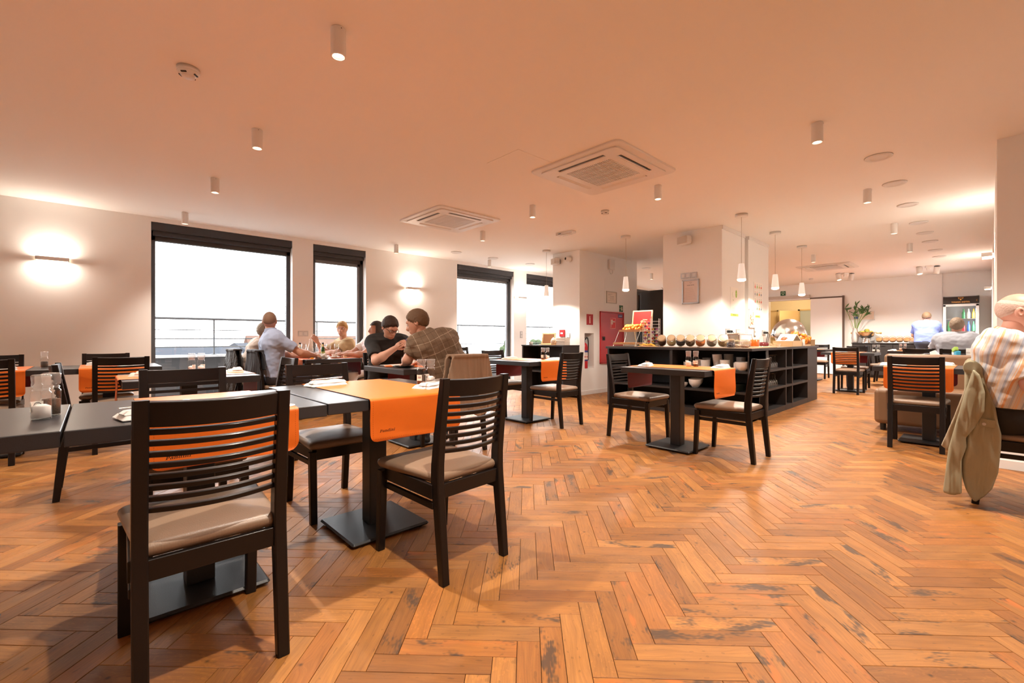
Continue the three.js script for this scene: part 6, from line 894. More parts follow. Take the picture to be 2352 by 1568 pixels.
function cone(a, b, ra, rb) {
  const bx = b[0] - a[0], by = b[1] - a[1], bz = b[2] - a[2], ll = bx * bx + by * by + bz * bz || 1e-9;
  return (x, y, z) => { const px = x - a[0], py = y - a[1], pz = z - a[2]; let t = (px * bx + py * by + pz * bz) / ll; t = t < 0 ? 0 : t > 1 ? 1 : t; const dx = px - bx * t, dy = py - by * t, dz = pz - bz * t; return Math.sqrt(dx * dx + dy * dy + dz * dz) - ra - (rb - ra) * t; };
}
function egg(c, r) { const m = Math.min(...r); return (x, y, z) => { const a = (x - c[0]) / r[0], b = (y - c[1]) / r[1], d = (z - c[2]) / r[2], k = Math.sqrt(a * a + b * b + d * d); return (k - 1) * m * (0.5 + 0.5 * Math.min(1.6, k)) ; }; }
const blend = (list, k) => (x, y, z) => { let d = list[0](x, y, z); for (let i = 1; i < list.length; i++) d = smin(d, list[i](x, y, z), k); return d; };
const mix3 = (a, b, t) => a.map((v, i) => v + (b[i] - v) * t), add3 = (a, b) => a.map((v, i) => v + b[i]), sub3 = (a, b) => a.map((v, i) => v - b[i]);
const norm3 = (a) => { const l = Math.hypot(...a) || 1; return a.map((v) => v / l); };
function boundsOf(pts, pad) { const lo = [9, 9, 9], hi = [-9, -9, -9]; for (const p of pts) for (let i = 0; i < 3; i++) { lo[i] = Math.min(lo[i], p[i] - pad); hi[i] = Math.max(hi[i], p[i] + pad); } return [lo, hi]; }
function handGeo(wr, el, palmDir, curl, side) {     // a palm, four fingers and a thumb, along the forearm direction
  const f = norm3(sub3(wr, el)), n0 = palmDir, d0 = f[0] * n0[0] + f[1] * n0[1] + f[2] * n0[2], n = norm3(sub3(n0, f.map((v) => v * d0))), s = [f[1] * n[2] - f[2] * n[1], f[2] * n[0] - f[0] * n[2], f[0] * n[1] - f[1] * n[0]].map((v) => v * side);
  const P = (a, b, c) => add3(wr, [0, 1, 2].map((i) => f[i] * a + s[i] * b + n[i] * c)), L = [], fin = [];
  L.push(cone(P(-0.01, 0, 0), P(0.03, 0, 0), 0.026, 0.026), cone(P(0.03, -0.02, 0), P(0.075, -0.024, 0), 0.019, 0.015), cone(P(0.03, 0.02, 0), P(0.075, 0.024, 0), 0.019, 0.015), cone(P(0.03, 0, 0), P(0.078, 0, 0), 0.02, 0.016));
  [[-0.031, 0.052], [-0.011, 0.066], [0.010, 0.072], [0.031, 0.066]].forEach(([o, l]) => { let a = 0.084, c = 0, ang = 0, p = P(a, o, c); for (let i = 0; i < 3; i++) { const q = l * [0.45, 0.32, 0.26][i]; ang += curl; a += Math.cos(ang) * q; c += Math.sin(ang) * q; const e = P(a, o * (1 + 0.05 * i), c); fin.push(cone(p, e, 0.0088 - 0.0007 * i, 0.0082 - 0.0007 * i)); p = e; } });
  fin.push(cone(P(0.015, 0.024, 0.006), P(0.045, 0.046, 0.018), 0.0115, 0.010), cone(P(0.045, 0.046, 0.018), P(0.072, 0.044, 0.034), 0.010, 0.0085));
  const palm = blend(L, 0.02), sdf = (x, y, z) => { let d = palm(x, y, z); for (const q of fin) d = smin(d, q(x, y, z), 0.006); return d; };
  const [lo, hi] = boundsOf([P(-0.03, 0, 0), P(0.17, 0.06, 0.0), P(0.17, -0.06, 0.08), P(0, 0.06, 0.05), P(0.05, -0.05, -0.02)], 0.025); return nets(sdf, lo, hi, 0.0045);
}
const skinA = std(lin(0.52, 0.27, 0.185), 0.55), skinB = std(lin(0.58, 0.315, 0.22), 0.55), lipMat = std(lin(0.38, 0.12, 0.10), 0.5), eyeWhite = std(lin(0.7, 0.68, 0.64), 0.3), iris = std(lin(0.03, 0.02, 0.015), 0.2);
function person(o) {
  const t = thing('person', o.label, 'person', o.pos, o.turn), J = o.J, all = [];
  const wS = o.wide ?? 1, hx = 0.085 * wS, cx = 0.10 * wS, R = { hip: 0.125 * wS, waist: (o.belly ?? 0.115), chest: 0.115 * wS };
  const ax = norm3(sub3(J.shR, J.shL)), off = (p, k) => add3(p, ax.map((v) => v * k));
  const hipL = off(J.hip, -hx), hipR = off(J.hip, hx), chL = off(J.chest, -cx), chR = off(J.chest, cx), wa = J.waist ?? mix3(J.hip, J.chest, 0.45), waL = off(wa, -0.07 * wS), waR = off(wa, 0.07 * wS);
  const torso = (k) => [cone(hipL, waL, R.hip * 0.95 + k, R.waist + k), cone(hipR, waR, R.hip * 0.95 + k, R.waist + k), cone(waL, chL, R.waist + k, R.chest + k), cone(waR, chR, R.waist + k, R.chest + k), cone(J.shL, J.shR, 0.066 + k, 0.066 + k), cone(chL, mix3(J.shL, J.neck, 0.35), 0.1 + k, 0.07 + k), cone(chR, mix3(J.shR, J.neck, 0.35), 0.1 + k, 0.07 + k), cone(J.chest, J.neck, 0.10 + k, 0.062 + k)];
  const arm = (s, k) => { const sh = J['sh' + s], el = J['el' + s], wr = J['wr' + s]; return [cone(sh, mix3(sh, el, 0.35), 0.06 + k, 0.054 + k), cone(mix3(sh, el, 0.35), el, 0.054 + k, 0.042 + k), cone(el, mix3(el, wr, 0.3), 0.042 + k, 0.045 + k), cone(mix3(el, wr, 0.3), wr, 0.045 + k, 0.027 + k)]; };
  // skin: neck, arms and head in one mesh
  const skinParts = [cone(add3(J.neck, [0, -0.05, 0]), J.head, 0.058, 0.056)]; for (const s of ['L', 'R']) skinParts.push(...arm(s, 0));
  const body = blend(skinParts, 0.03), pts = [J.neck, J.head, J.shL, J.shR, J.elL, J.elR, J.wrL, J.wrR], [lo, hi] = boundsOf(pts, 0.09), geos = [nets(body, lo, hi, 0.012)];
  geos.push(handGeo(J.wrL, J.elL, o.palmL ?? [0, -1, 0], o.curlL ?? 0.35, 1), handGeo(J.wrR, J.elR, o.palmR ?? [0, -1, 0], o.curlR ?? 0.35, -1));
  const HM = new THREE.Object3D(); HM.position.set(...J.head); HM.rotation.set(o.pitch ?? 0, o.yaw ?? 0, o.roll ?? 0, 'YXZ'); HM.updateMatrix(); const put = (g) => g.clone().applyMatrix4(HM.matrix);
  const skull = egg([0, 0.022, 0.012], [0.075, 0.095, 0.096]), face = blend([skull, egg([0, -0.03, -0.022], [0.062, 0.08, 0.070]), egg([0, -0.078, -0.045], [0.036, 0.034, 0.044])], 0.035);
  const eyes = [-1, 1].map((s) => cone([s * 0.031, 0.006, -0.108], [s * 0.031, 0.006, -0.118], 0.019, 0.026)), feat = [cone([0, 0.008, -0.088], [0, -0.026, -0.108], 0.010, 0.013), cone([0, -0.030, -0.100], [0, -0.034, -0.096], 0.017, 0.017), cone([-0.035, 0.026, -0.080], [0.035, 0.026, -0.080], 0.014, 0.014)];
  const ear = [-1, 1].map((s) => { const e = egg([s * 0.078, -0.004, 0.012], [0.010, 0.032, 0.020]), c = egg([s * 0.088, -0.001, 0.006], [0.008, 0.019, 0.010]); return (x, y, z) => Math.max(e(x, y, z), -c(x, y, z)); });
  const headSdf = (x, y, z) => { let d = face(x, y, z); for (const q of feat) d = smin(d, q(x, y, z), 0.018); for (const q of eyes) d = -smin(-d, q(x, y, z), 0.014); d = smin(d, egg([0, -0.064, -0.084], [0.026, 0.012, 0.014])(x, y, z), 0.012); for (const q of ear) d = smin(d, q(x, y, z), 0.007); return d; };
  geos.push(put(nets(headSdf, [-0.105, -0.13, -0.135], [0.105, 0.135, 0.125], 0.0055)));
  part('body', geos, o.skin ?? skinA, t, 'skin of head, neck and arms');
  if (!o.noFace) {
    part('eyes', [-1, 1].map((s) => put(ball(0.0125, s * 0.031, 0.006, -0.081, 1, 1, 1, 12))), eyeWhite, t); part('irises', [-1, 1].map((s) => put(ball(0.006, s * 0.030, 0.005, -0.0905, 1, 1, 0.5, 10))), iris, t);
    part('eyebrows', [-1, 1].map((s) => put(bar([s * 0.016, 0.031, -0.092], [s * 0.046, 0.032, -0.080], 0.0035, 6))), o.hair ?? iris, t); part('lips', [put(ball(0.02, 0, -0.0615, -0.089, 1.1, 0.22, 0.5, 12)), put(ball(0.018, 0, -0.0685, -0.088, 1, 0.28, 0.5, 12))], lipMat, t);
  }
  if (o.glasses) part('glasses', [...[-1, 1].map((s) => { const g = new THREE.TorusGeometry(0.022, 0.0022, 6, 20); g.scale(1.1, 0.75, 1); g.translate(s * 0.032, 0.006, -0.103); return put(g); }), put(bar([-0.009, 0.01, -0.103], [0.009, 0.01, -0.103], 0.002)), ...[-1, 1].map((s) => put(bar([s * 0.056, 0.012, -0.10], [s * 0.082, 0.010, 0.005], 0.0022)))], M.dark, t);
  if (o.hairStyle) {
    const th = o.hairThick ?? 0.012, hs = o.hairStyle, shell = egg([0, 0.022, 0.012], [0.075 + th, 0.095 + th, 0.096 + th]), taper = (q) => (th + 0.003) * (1 - Math.max(0, Math.min(1, q / 0.035)));
    const bob = blend([shell, cone([-0.05, -0.06, 0.04], [0.05, -0.06, 0.04], 0.062, 0.062), cone([-0.052, 0.0, 0.0], [-0.055, -0.085, -0.005], 0.042, 0.036), cone([0.052, 0.0, 0.0], [0.055, -0.085, -0.005], 0.042, 0.036)], 0.03);
    const sdf = (x, y, z) => {
      const w = 0.003 * noise(x * 60, y * 60, z * 60) + 0.002 * noise(x * 150, y * 40, z * 150);
      if (hs === 'bob') return Math.max(bob(x, y, z) + w, -(y + 0.115), -Math.max(Math.max(z + 0.035, -0.0), 0) * 0 - 1, Math.min(-(z + 0.030), -(y - 0.062) + 0) * 1 > 0 ? Math.min(-(z + 0.030), -(y - 0.062)) : -1);
      const line = hs === 'fringe' ? -0.55 * z - 0.012 : hs === 'crop' || hs === 'ring' ? -0.62 * z : -0.85 * z - 0.020 + 0.014 * noise(x * 45, y * 45, z * 45);
      let k = taper(y - line); if (hs === 'ring') k = Math.max(k, taper(0.075 + 0.2 * z - y)) + 0.0012 * Math.max(-0.2, noise(x * 130, y * 130, z * 130) + 0.3 * noise(x * 40, y * 40, z * 40)); return Math.max(face(x, y, z) - th + (th > 0.01 ? w : 0) + k, (line - y) - 0.01);
    };
    part('hair', put(nets(sdf, [-0.12, -0.14, -0.13], [0.12, 0.145, 0.14], hs === 'ring' ? 0.0035 : th < 0.01 ? 0.0042 : 0.0055)), o.hair, t, o.hairLabel);
  }
  // shirt
  const fold = o.fold ?? 0.004, wrinkle = (x, y, z) => fold * (noise(x * 9 + 3, y * 16, z * 9) + 0.5 * noise(x * 22, y * 26 + 5, z * 22));
  const sl = o.sleeve ?? 0.6, sleeves = ['L', 'R'].map((s) => { const a = J['sh' + s], e = J['el' + s], w = J['wr' + s], end = sl <= 1 ? mix3(a, e, sl) : mix3(e, w, sl - 1), from = sl <= 1 ? a : e, d = norm3(sub3(end, from)), L = sl <= 1 ? [cone(a, mix3(a, e, 1.0), 0.074, 0.068)] : [cone(a, e, 0.072, 0.056), cone(e, w, 0.056, 0.046)], q = blend(L, 0.02); return (x, y, z) => { const c = (x - end[0]) * d[0] + (y - end[1]) * d[1] + (z - end[2]) * d[2]; return Math.max(q(x, y, z), c); }; });
  const tor = blend(torso(0.014), 0.06), hem = J.hip[1] + (o.hem ?? 0.0), nd = norm3(sub3(J.head, J.neck)), nk = add3(J.neck, nd.map((v) => v * (o.neckline ?? 0.035)));
  const shirtSdf = (x, y, z) => { let d = Math.max(tor(x, y, z), hem - y - 0.1 * Math.abs(0)); d = Math.max(d, (x - nk[0]) * nd[0] + (y - nk[1]) * nd[1] + (z - nk[2]) * nd[2]); for (const s of sleeves) d = smin(d, s(x, y, z), 0.03); return d + wrinkle(x, y, z); };
  const [slo, shi] = boundsOf([J.hip, J.chest, J.neck, J.shL, J.shR, ...(sl > 0.5 ? [mix3(J.shL, J.elL, Math.min(1, sl)), mix3(J.shR, J.elR, Math.min(1, sl))] : []), ...(sl > 1 ? [J.wrL, J.wrR] : [])], 0.27 * wS); slo[1] = hem - 0.03; shi[1] = Math.max(J.neck[1], J.shL[1], J.shR[1]) + 0.13;
  const c0 = J.chest; const shirt = part('shirt', nets(shirtSdf, slo, shi, o.cell ?? 0.0115, o.uv ?? ((x, y, z) => [(Math.atan2(x - c0[0], z - c0[2]) * 0.17) * 4, (y + 0.35 * (z - c0[2])) * 4])), o.shirt, t, o.shirtLabel);
  if (o.collar) { const cg = (x, y, z) => { const px = x - nk[0], py = y - nk[1], pz = z - nk[2], h = px * nd[0] + py * nd[1] + pz * nd[2], r = Math.hypot(px - h * nd[0], py - h * nd[1], pz - h * nd[2]); return Math.max(Math.abs(r - 0.069 + h * 0.35) - 0.006, Math.abs(h + 0.002) - 0.026); }; const [a, b] = boundsOf([nk], 0.12); part('collar', nets(cg, a, b, 0.005, (x, y, z) => [x * 4, y * 4]), o.shirt, shirt); }
  // trousers and shoes
  const legs = []; for (const s of ['L', 'R']) { const k = J['kn' + s], an = J['an' + s], h = s === 'L' ? hipL : hipR; legs.push(cone(h, k, 0.098 * wS, 0.068), cone(k, an, 0.066, 0.052)); }
  const pel = blend([cone(hipL, hipR, R.hip + 0.004, R.hip + 0.004), ...legs], 0.04), [tlo, thi] = boundsOf([hipL, hipR, J.knL, J.knR, J.anL, J.anR], 0.17);
  const tr = part('trousers', nets((x, y, z) => Math.max(pel(x, y, z) + 0.003 * noise(x * 12, y * 12, z * 12), y - hem - 0.03), tlo, thi, 0.014), o.trousers, t);
  if (o.belt) part('belt', nets((x, y, z) => Math.max(pel(x, y, z) - 0.006, Math.abs(y - hem - 0.01) - 0.014), [tlo[0], hem - 0.05, tlo[2]], [thi[0], hem + 0.05, thi[2]], 0.008), M.dark, tr);
  part('shoes', [J.anL, J.anR].map((a) => nets(blend([egg([a[0], 0.045, a[2] - 0.05], [0.045, 0.045, 0.12]), cone([a[0], 0.05, a[2] + 0.02], [a[0], 0.09, a[2]], 0.042, 0.046)], 0.02), [a[0] - 0.07, -0.01, a[2] - 0.2], [a[0] + 0.07, 0.15, a[2] + 0.1], 0.011)), M.dark, t);
  return t;
}
const sit = (o = {}) => ({ hip: [0, 0.575, 0.06], chest: [0, 0.97, 0.08], neck: [0, 1.10, 0.06], head: [0, 1.25, 0.02], shL: [-0.185, 1.04, 0.07], shR: [0.185, 1.04, 0.07], elL: [-0.25, 0.80, -0.06], elR: [0.25, 0.80, -0.06], wrL: [-0.14, 0.80, -0.30], wrR: [0.14, 0.80, -0.30], knL: [-0.11, 0.53, -0.34], knR: [0.11, 0.53, -0.34], anL: [-0.11, 0.10, -0.33], anR: [0.11, 0.10, -0.33], ...o });
const cotton = (r, g, b, extra = {}) => std(lin(r, g, b), 0.85, { bumpMap: clothBump, bumpScale: 0.0004, ...extra });
const hairBrown = std(lin(0.15, 0.092, 0.052), 0.8), hairDark = std(lin(0.045, 0.026, 0.018), 0.7), hairBlond = std(lin(0.52, 0.30, 0.10), 0.6), hairGrey = std(lin(0.22, 0.16, 0.11), 0.65), stubble = std(lin(0.22, 0.125, 0.08), 0.7), whiteHair = std(lin(0.58, 0.42, 0.35), 0.8), denim = std(lin(0.05, 0.06, 0.09), 0.85), khaki = std(lin(0.32, 0.24, 0.15), 0.85), black = std(lin(0.014, 0.013, 0.014), 0.8);
const plaid = canvasTex(256, 256, (g, w, h) => { g.fillStyle = '#74604c'; g.fillRect(0, 0, w, h); for (let i = 0; i < 6000; i++) { g.fillStyle = rnd() < 0.5 ? 'rgba(60,45,32,0.18)' : 'rgba(150,130,105,0.14)'; g.fillRect(rnd(w), rnd(h), rnd(1, 5), 1); } g.fillStyle = '#cbbba6'; g.fillRect(0, 0, w, 5); g.fillRect(0, 0, 5, h); g.fillStyle = '#5d4b3a'; g.fillRect(0, 124, w, 8); g.fillRect(124, 0, 8, h); }); plaid.wrapS = plaid.wrapT = THREE.RepeatWrapping;
const stripes = canvasTex(256, 64, (g, w, h) => { g.fillStyle = '#e6e2e2'; g.fillRect(0, 0, w, h); const c = ['#e7b183', '#b9c2d3', '#ecd0b4', '#c8cdd9']; for (let i = 0; i < 4; i++) { g.fillStyle = c[i]; g.fillRect(i * 64 + 8, 0, 26, h); g.fillStyle = i % 2 ? '#d9dbe2' : '#eec9a4'; g.fillRect(i * 64 + 42, 0, 8, h); } }); stripes.wrapS = stripes.wrapT = THREE.RepeatWrapping;
const floral = canvasTex(256, 256, (g, w, h) => { g.fillStyle = '#efe6df'; g.fillRect(0, 0, w, h); for (let i = 0; i < 44; i++) { g.fillStyle = i % 3 ? '#c2424a' : '#8a6a5e'; g.save(); g.translate(rnd(w), rnd(h)); g.rotate(rnd(6)); g.beginPath(); g.ellipse(0, 0, 9, 4, 0, 0, 7); g.fill(); g.restore(); } }); floral.wrapS = floral.wrapT = THREE.RepeatWrapping;
const L2 = Math.PI / 2;
person({ label: 'bald man in a light blue shirt seen from behind before the window', pos: [1.70, 0, -6.25], turn: -L2, J: sit({ chest: [0.02, 0.98, 0.05], neck: [0.02, 1.115, 0.06], head: [0.0, 1.262, 0.07], shL: [-0.16, 1.06, 0.02], shR: [0.20, 1.05, 0.05], elR: [0.27, 0.86, -0.22], wrR: [0.16, 0.815, -0.44], wrL: [-0.1, 0.81, -0.36], elL: [-0.25, 0.82, -0.14] }), yaw: 1.1, skin: skinA, hairStyle: 'crop', hairThick: 0.005, hair: stubble, shirt: cotton(0.34, 0.40, 0.56), sleeve: 0.72, trousers: denim, collar: true, hem: -0.02, fold: 0.008, shirtLabel: 'light blue short sleeved shirt' });
person({ label: 'man in a striped grey brown shirt leaning behind the man in blue', pos: [1.62, 0, -7.02], turn: -L2, J: sit({ chest: [0, 0.90, -0.06], neck: [0, 1.01, -0.1], head: [0.02, 1.145, -0.13], shL: [-0.18, 0.95, -0.09], shR: [0.19, 0.96, -0.06], elR: [0.26, 0.82, -0.3], wrR: [0.1, 0.815, -0.47], wrL: [-0.1, 0.81, -0.47], elL: [-0.24, 0.82, -0.28] }), yaw: 0.9, skin: skinA, hairStyle: 'short', hair: hairGrey, shirt: cotton(0.36, 0.28, 0.23), sleeve: 1.7, trousers: khaki, hem: -0.02, fold: 0.009 });
person({ label: 'woman with short blond hair in a beige top beside the window', pos: [2.98, 0, -7.16], turn: L2, J: sit({ chest: [0, 0.93, 0.0], neck: [0, 1.05, -0.02], head: [0.0, 1.195, -0.05], shL: [-0.165, 0.99, -0.02], shR: [0.165, 0.99, 0.0], elL: [-0.22, 0.815, -0.24], wrL: [-0.02, 0.82, -0.37], elR: [0.2, 0.815, -0.26], wrR: [0.06, 0.99, -0.42] }), yaw: 0.95, skin: skinB, hairStyle: 'fringe', hairThick: 0.018, hair: hairBlond, shirt: cotton(0.55, 0.40, 0.22), sleeve: 0.75, trousers: khaki, wide: 0.88, hem: -0.02, neckline: -0.02, palmR: [1, 0, 0], curlR: 0.5, fold: 0.007 });
person({ label: 'woman with a dark bob in a white blouse with red print', pos: [3.04, 0, -6.35], turn: L2, J: sit({ chest: [0, 0.94, 0.03], neck: [0, 1.05, 0.03], head: [0.0, 1.18, 0.08], shL: [-0.165, 0.99, 0.02], shR: [0.165, 0.99, 0.03], elL: [-0.22, 0.815, -0.22], wrL: [-0.06, 0.815, -0.38], elR: [0.2, 0.815, -0.22], wrR: [0.1, 0.815, -0.42] }), yaw: -0.15, skin: skinB, hairStyle: 'bob', hairThick: 0.016, hair: hairDark, shirt: cotton(1, 1, 1, { map: floral }), sleeve: 0.62, trousers: std(lin(0.68, 0.68, 0.70), 0.85), wide: 0.88, hem: -0.04, neckline: 0.0, fold: 0.008 });
person({ label: 'bearded man with glasses in a black t shirt leaning over the table', pos: [2.49, 0, -4.73], turn: Math.PI, J: sit({ hip: [0.02, 0.575, 0.04], chest: [0.06, 0.93, -0.08], neck: [0.09, 1.05, -0.14], head: [0.105, 1.165, -0.21], shL: [-0.12, 1.00, -0.12], shR: [0.27, 1.00, -0.12], elR: [0.335, 0.81, -0.34], wrR: [0.19, 0.95, -0.50], elL: [-0.17, 0.82, -0.36], wrL: [0.06, 0.955, -0.52] }), pitch: -0.55, skin: skinB, hairStyle: 'short', hairThick: 0.014, hair: hairDark, glasses: true, shirt: cotton(0.012, 0.011, 0.011), sleeve: 0.78, trousers: black, palmR: [-1, 0, 0], palmL: [1, 0, 0], curlR: 0.6, curlL: 0.6, fold: 0.006 });
person({ label: 'man in a brown plaid shirt bending forward with his back to the camera', pos: [2.50, 0, -3.49], turn: 0, J: sit({ hip: [0.03, 0.57, 0.04], waist: [-0.03, 0.76, 0.0], chest: [-0.14, 0.955, -0.08], neck: [-0.215, 1.08, -0.16], head: [-0.265, 1.195, -0.215], shL: [-0.32, 1.02, -0.13], shR: [0.03, 1.06, -0.10], elL: [-0.375, 0.85, -0.20], wrL: [-0.28, 0.805, -0.40], elR: [0.10, 0.84, -0.24], wrR: [-0.06, 0.81, -0.42] }), yaw: 0.75, pitch: -0.35, skin: skinB, hairStyle: 'short', hairThick: 0.014, hair: hairBrown, shirt: cotton(1, 1, 1, { map: plaid }), sleeve: 0.72, trousers: denim, hem: -0.03, fold: 0.008, cell: 0.010, uv: (x, y, z) => [(x * 0.93 + y * 0.36 + z * 0.3) * 8.6, (y * 0.93 - x * 0.36) * 8.6], shirtLabel: 'brown plaid short sleeved shirt' });
person({ label: 'broad man in a light grey shirt seen from behind near the drinks fridge', pos: [10.3, 0, -0.36], turn: -L2, J: sit({ chest: [0, 0.98, 0.03], neck: [0, 1.11, 0.0], head: [0, 1.25, -0.03], shL: [-0.21, 1.04, 0.02], shR: [0.21, 1.04, 0.02], elL: [-0.31, 0.84, -0.12], elR: [0.31, 0.84, -0.12], wrL: [-0.2, 0.80, -0.34], wrR: [0.2, 0.80, -0.34] }), skin: skinA, hairStyle: 'short', hairThick: 0.02, hair: hairGrey, shirt: cotton(0.40, 0.42, 0.48), sleeve: 0.8, trousers: denim, wide: 1.15, fold: 0.007 });
person({ label: 'bald older man with glasses in an orange and blue striped shirt at the right edge', pos: [4.27, 0, 0.19], turn: Math.PI, J: sit({ hip: [0, 0.575, 0.12], waist: [0, 0.78, 0.09], chest: [0, 0.965, 0.125], neck: [0, 1.095, 0.10], head: [0, 1.212, 0.055], shL: [-0.205, 1.03, 0.10], shR: [0.205, 1.03, 0.10], elL: [-0.27, 0.78, 0.0], elR: [0.265, 0.775, 0.02], wrL: [-0.16, 0.80, -0.22], wrR: [0.16, 0.80, -0.22], knL: [-0.12, 0.53, -0.30], knR: [0.12, 0.53, -0.30] }), pitch: -0.05, yaw: 0.1, skin: std(lin(0.60, 0.30, 0.22), 0.5), hairStyle: 'ring', hairThick: 0.004, hair: whiteHair, glasses: true, shirt: cotton(1, 1, 1, { map: stripes }), sleeve: 0.86, trousers: black, wide: 1.16, belly: 0.15, neckline: -0.012, collar: true, belt: true, hem: 0.045, fold: 0.010, cell: 0.009, uv: (x, y, z) => [(Math.atan2(x, 0.12 - z) * 0.24 + 0.25 * (y - 0.9)) * 9.5, y * 4], shirtLabel: 'striped short sleeved shirt' });
person({ label: 'standing person in blue bending over the back sideboard', pos: [14.45, 0, -1.02], turn: -L2, J: { hip: [0, 0.95, 0.10], chest: [0, 1.30, -0.02], neck: [0, 1.42, -0.07], head: [0, 1.545, -0.13], shL: [-0.18, 1.36, -0.05], shR: [0.18, 1.36, -0.05], elL: [-0.24, 1.12, -0.16], elR: [0.24, 1.12, -0.16], wrL: [-0.14, 1.04, -0.36], wrR: [0.14, 1.04, -0.36], knL: [-0.1, 0.52, 0.07], knR: [0.1, 0.52, 0.07], anL: [-0.1, 0.1, 0.12], anR: [0.1, 0.1, 0.12] }, pitch: -0.4, skin: skinB, hairStyle: 'short', hair: hairBrown, shirt: cotton(0.14, 0.19, 0.48), sleeve: 0.8, trousers: denim, fold: 0.006 });
// ---------------------------------------------------------------- jackets over chairs
function polyDist(P) { return (u, v) => { let d = 1e9, s = 1; for (let i = 0, j = P.length - 1; i < P.length; j = i++) { const ex = P[j][0] - P[i][0], ey = P[j][1] - P[i][1], wx = u - P[i][0], wy = v - P[i][1], t = Math.max(0, Math.min(1, (wx * ex + wy * ey) / (ex * ex + ey * ey))), bx = wx - ex * t, by = wy - ey * t; d = Math.min(d, bx * bx + by * by); const c1 = v >= P[i][1], c2 = v < P[j][1], c3 = ex * wy > ey * wx; if ((c1 && c2 && c3) || (!c1 && !c2 && !c3)) s = -s; } return s * Math.sqrt(d); }; }
{ // olive jacket, hung over the chair of the striped man; world coordinates, side towards the camera is -x
  const t = thing('olive_jacket', 'olive green jacket hanging over the chair of the man in stripes', 'jacket', [0, 0, 0]), m = std(lin(0.34, 0.31, 0.20), 0.85, { bumpMap: clothBump, bumpScale: 0.0004 });
  const P1 = [[-0.056, 0.890], [-0.033, 0.860], [-0.016, 0.780], [0.006, 0.701], [0.027, 0.632], [0.039, 0.535], [0.052, 0.466], [0.051, 0.387], [0.039, 0.225], [0.015, 0.121], [-0.022, 0.058], [-0.060, 0.018], [-0.085, 0.051], [-0.103, 0.102], [-0.117, 0.163], [-0.121, 0.264], [-0.098, 0.406], [-0.079, 0.547], [-0.085, 0.711]];
  const P2 = [[-0.067, 0.858], [-0.038, 0.823], [-0.016, 0.717], [-0.019, 0.599], [-0.060, 0.495], [-0.098, 0.425], [-0.095, 0.370], [-0.117, 0.283], [-0.117, 0.071], [-0.150, 0.051], [-0.197, 0.055], [-0.202, 0.068], [-0.177, 0.346], [-0.144, 0.510], [-0.111, 0.672]];
  const P3 = [[-0.066, 0.876], [-0.111, 0.708], [-0.157, 0.536], [-0.217, 0.339], [-0.185, 0.312], [-0.144, 0.445], [-0.091, 0.673]];
  const slab = (P, xc, th, fold, seedv, round) => { const q = polyDist(P); return (x, y, z) => { const f = fold * (noise(z * 26 + seedv, y * 4.5, seedv) + 0.5 * noise(z * 50, y * 9 + seedv, 2)), e = q(z, y), c = Math.abs(x - xc(y, z) - f) - th; return Math.max(e + round, c) + 0 > 0 ? Math.hypot(Math.max(e + round, 0), Math.max(c + round, 0)) - round : Math.max(e, c); }; };
  const back = (x, y, z) => { const f = 0.014 * noise(x * 16, y * 3, 4), zc = -0.085 - 0.05 * (0.9 - y) + f; return Math.max(Math.abs(z - zc) - 0.014, 4.05 - x, x - 4.52, 0.16 + 0.1 * noise(x * 6, 1) - y, y - 0.905); };
  const over = (x, y, z) => Math.max(Math.hypot((y - 0.86) * 1.0, z + 0.072) - 0.042, 4.04 - x, x - 4.52, 0.84 - y);
  const body = blend([slab(P1, (y) => 4.035 + 0.02 * Math.cos(y * 7), 0.024, 0.020, 3, 0.012), back, over], 0.02);
  part('body_panel', nets(body, [3.95, -0.0, -0.30], [4.56, 0.95, 0.12], 0.009), m, t);
  part('sleeve', nets(slab(P2, (y) => 3.985 + 0.02 * (0.8 - y), 0.034, 0.016, 9, 0.022), [3.90, 0.0, -0.26], [4.08, 0.93, 0.03], 0.008), m, t);
  part('front_flap', nets(slab(P3, (y) => 4.06 + 0.06 * (0.9 - y), 0.012, 0.012, 15, 0.008), [3.98, 0.25, -0.27], [4.18, 0.93, 0.0], 0.007), std(lin(0.42, 0.35, 0.24), 0.85), t);
  const pf = part('pocket_flap', xf(box(0.008, 0.05, 0.075, 0, 0, 0, 0.003), (o) => { o.position.set(3.995, 0.528, -0.004); o.rotation.set(0.12, 0, 0.0); }), m, t); part('button', cyl(0.009, 0.009, 0.004, 0, 0, 0, 14).rotateZ(Math.PI / 2).translate(3.990, 0.522, -0.020), M.alu, pf);
}
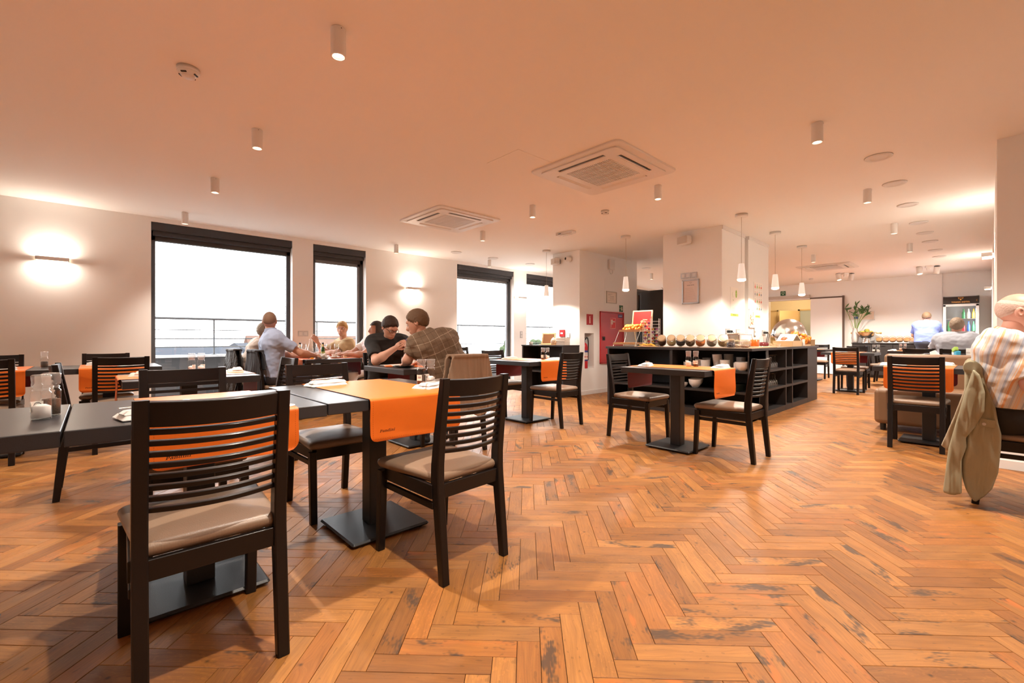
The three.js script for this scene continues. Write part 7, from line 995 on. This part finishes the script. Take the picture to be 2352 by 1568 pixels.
function drape(label, chair, mat, o = {}) {  // jacket over a chair back in the chair's own frame
  const c = chairs[chair], t = thing('jacket', label, 'jacket', [c.position.x, 0, c.position.z], c.rotation.y), low = o.low ?? 0.42, w = o.w ?? 0.235, fl = o.flare ?? 0.05, sd = o.seed ?? 1;
  const sdf = (x, y, z) => {
    const drop = Math.max(0, 0.88 - y), half = w - 0.008 * Math.max(0, 1 - drop / 0.02) + fl * drop * 2 + 0.03 * noise(y * 6, z * 5, sd), f = (0.012 + 0.05 * drop) * noise(x * 17 + sd + x * drop * 8, y * 2.6, sd) + (0.006 + 0.016 * drop) * noise(x * 36, y * 5, sd), sag = 0.01 * noise(x * 7, sd);
    const zb = 0.268 + 0.07 * Math.max(0, 0.86 - y) + f + 0.03 * (1 - (x / 0.22) ** 2) * 0.6, zi = 0.195 + 0.02 * noise(x * 12, y * 4, sd + 5);
    const rear = Math.max(Math.abs(z - zb) - 0.011, y - 0.885, low + 0.05 * noise(x * 8, sd + 2) - y), front = Math.max(Math.abs(z - zi) - 0.009, y - 0.885, (o.inner ?? 0.66) - y), top = Math.max(Math.abs(y - 0.893 - sag) - 0.010, zi - z - 0.012, z - zb - 0.012);
    return Math.max(smin(smin(rear, front, 0.02), top, 0.03), Math.abs(x) - half);
  };
  part('drape', nets(sdf, [-0.36, low - 0.08, 0.12], [0.36, 0.95, 0.44], 0.010, (x, y, z) => [x * 9, y * 9 + z * 9]), mat, t);
  for (const s of o.sleeves ?? []) part('sleeve', nets(blend([cone([s * 0.2, 0.82, 0.28], [s * 0.25, 0.55, 0.33], 0.05, 0.045), cone([s * 0.25, 0.55, 0.33], [s * 0.26, o.sleeveLow ?? 0.35, 0.33], 0.045, 0.04)], 0.02), [-0.4, 0.25, 0.15], [0.4, 0.95, 0.45], 0.011), mat, t);
}
const quilt = dataTex(128, 128, (x, y) => { const u = (x + y) / 128 * 2, v = (x - y) / 128 * 2, d = Math.min(Math.abs(u - Math.round(u)), Math.abs(v - Math.round(v))), k = Math.min(255, 60 + 700 * Math.min(0.28, d)); return [k, k, k]; }, false); quilt.repeat.set(0.9, 0.9);
drape('tan jacket draped over the chair of the man in plaid', 'C13', cotton(0.33, 0.225, 0.15), { w: 0.225, flare: 0.09, low: 0.36, seed: 4 });
drape('dark jacket draped over the chair of the man in blue', 'C11', cotton(0.018, 0.017, 0.021), { w: 0.225, flare: 0.2, low: 0.28, seed: 11 });
drape('brown quilted jacket draped over the chair nearest the big window', 'C11b', std(lin(0.022, 0.016, 0.013), 0.7, { bumpMap: quilt, bumpScale: 0.004 }), { w: 0.235, flare: 0.2, low: 0.26, seed: 17 });
renderer.render(scene, camera);
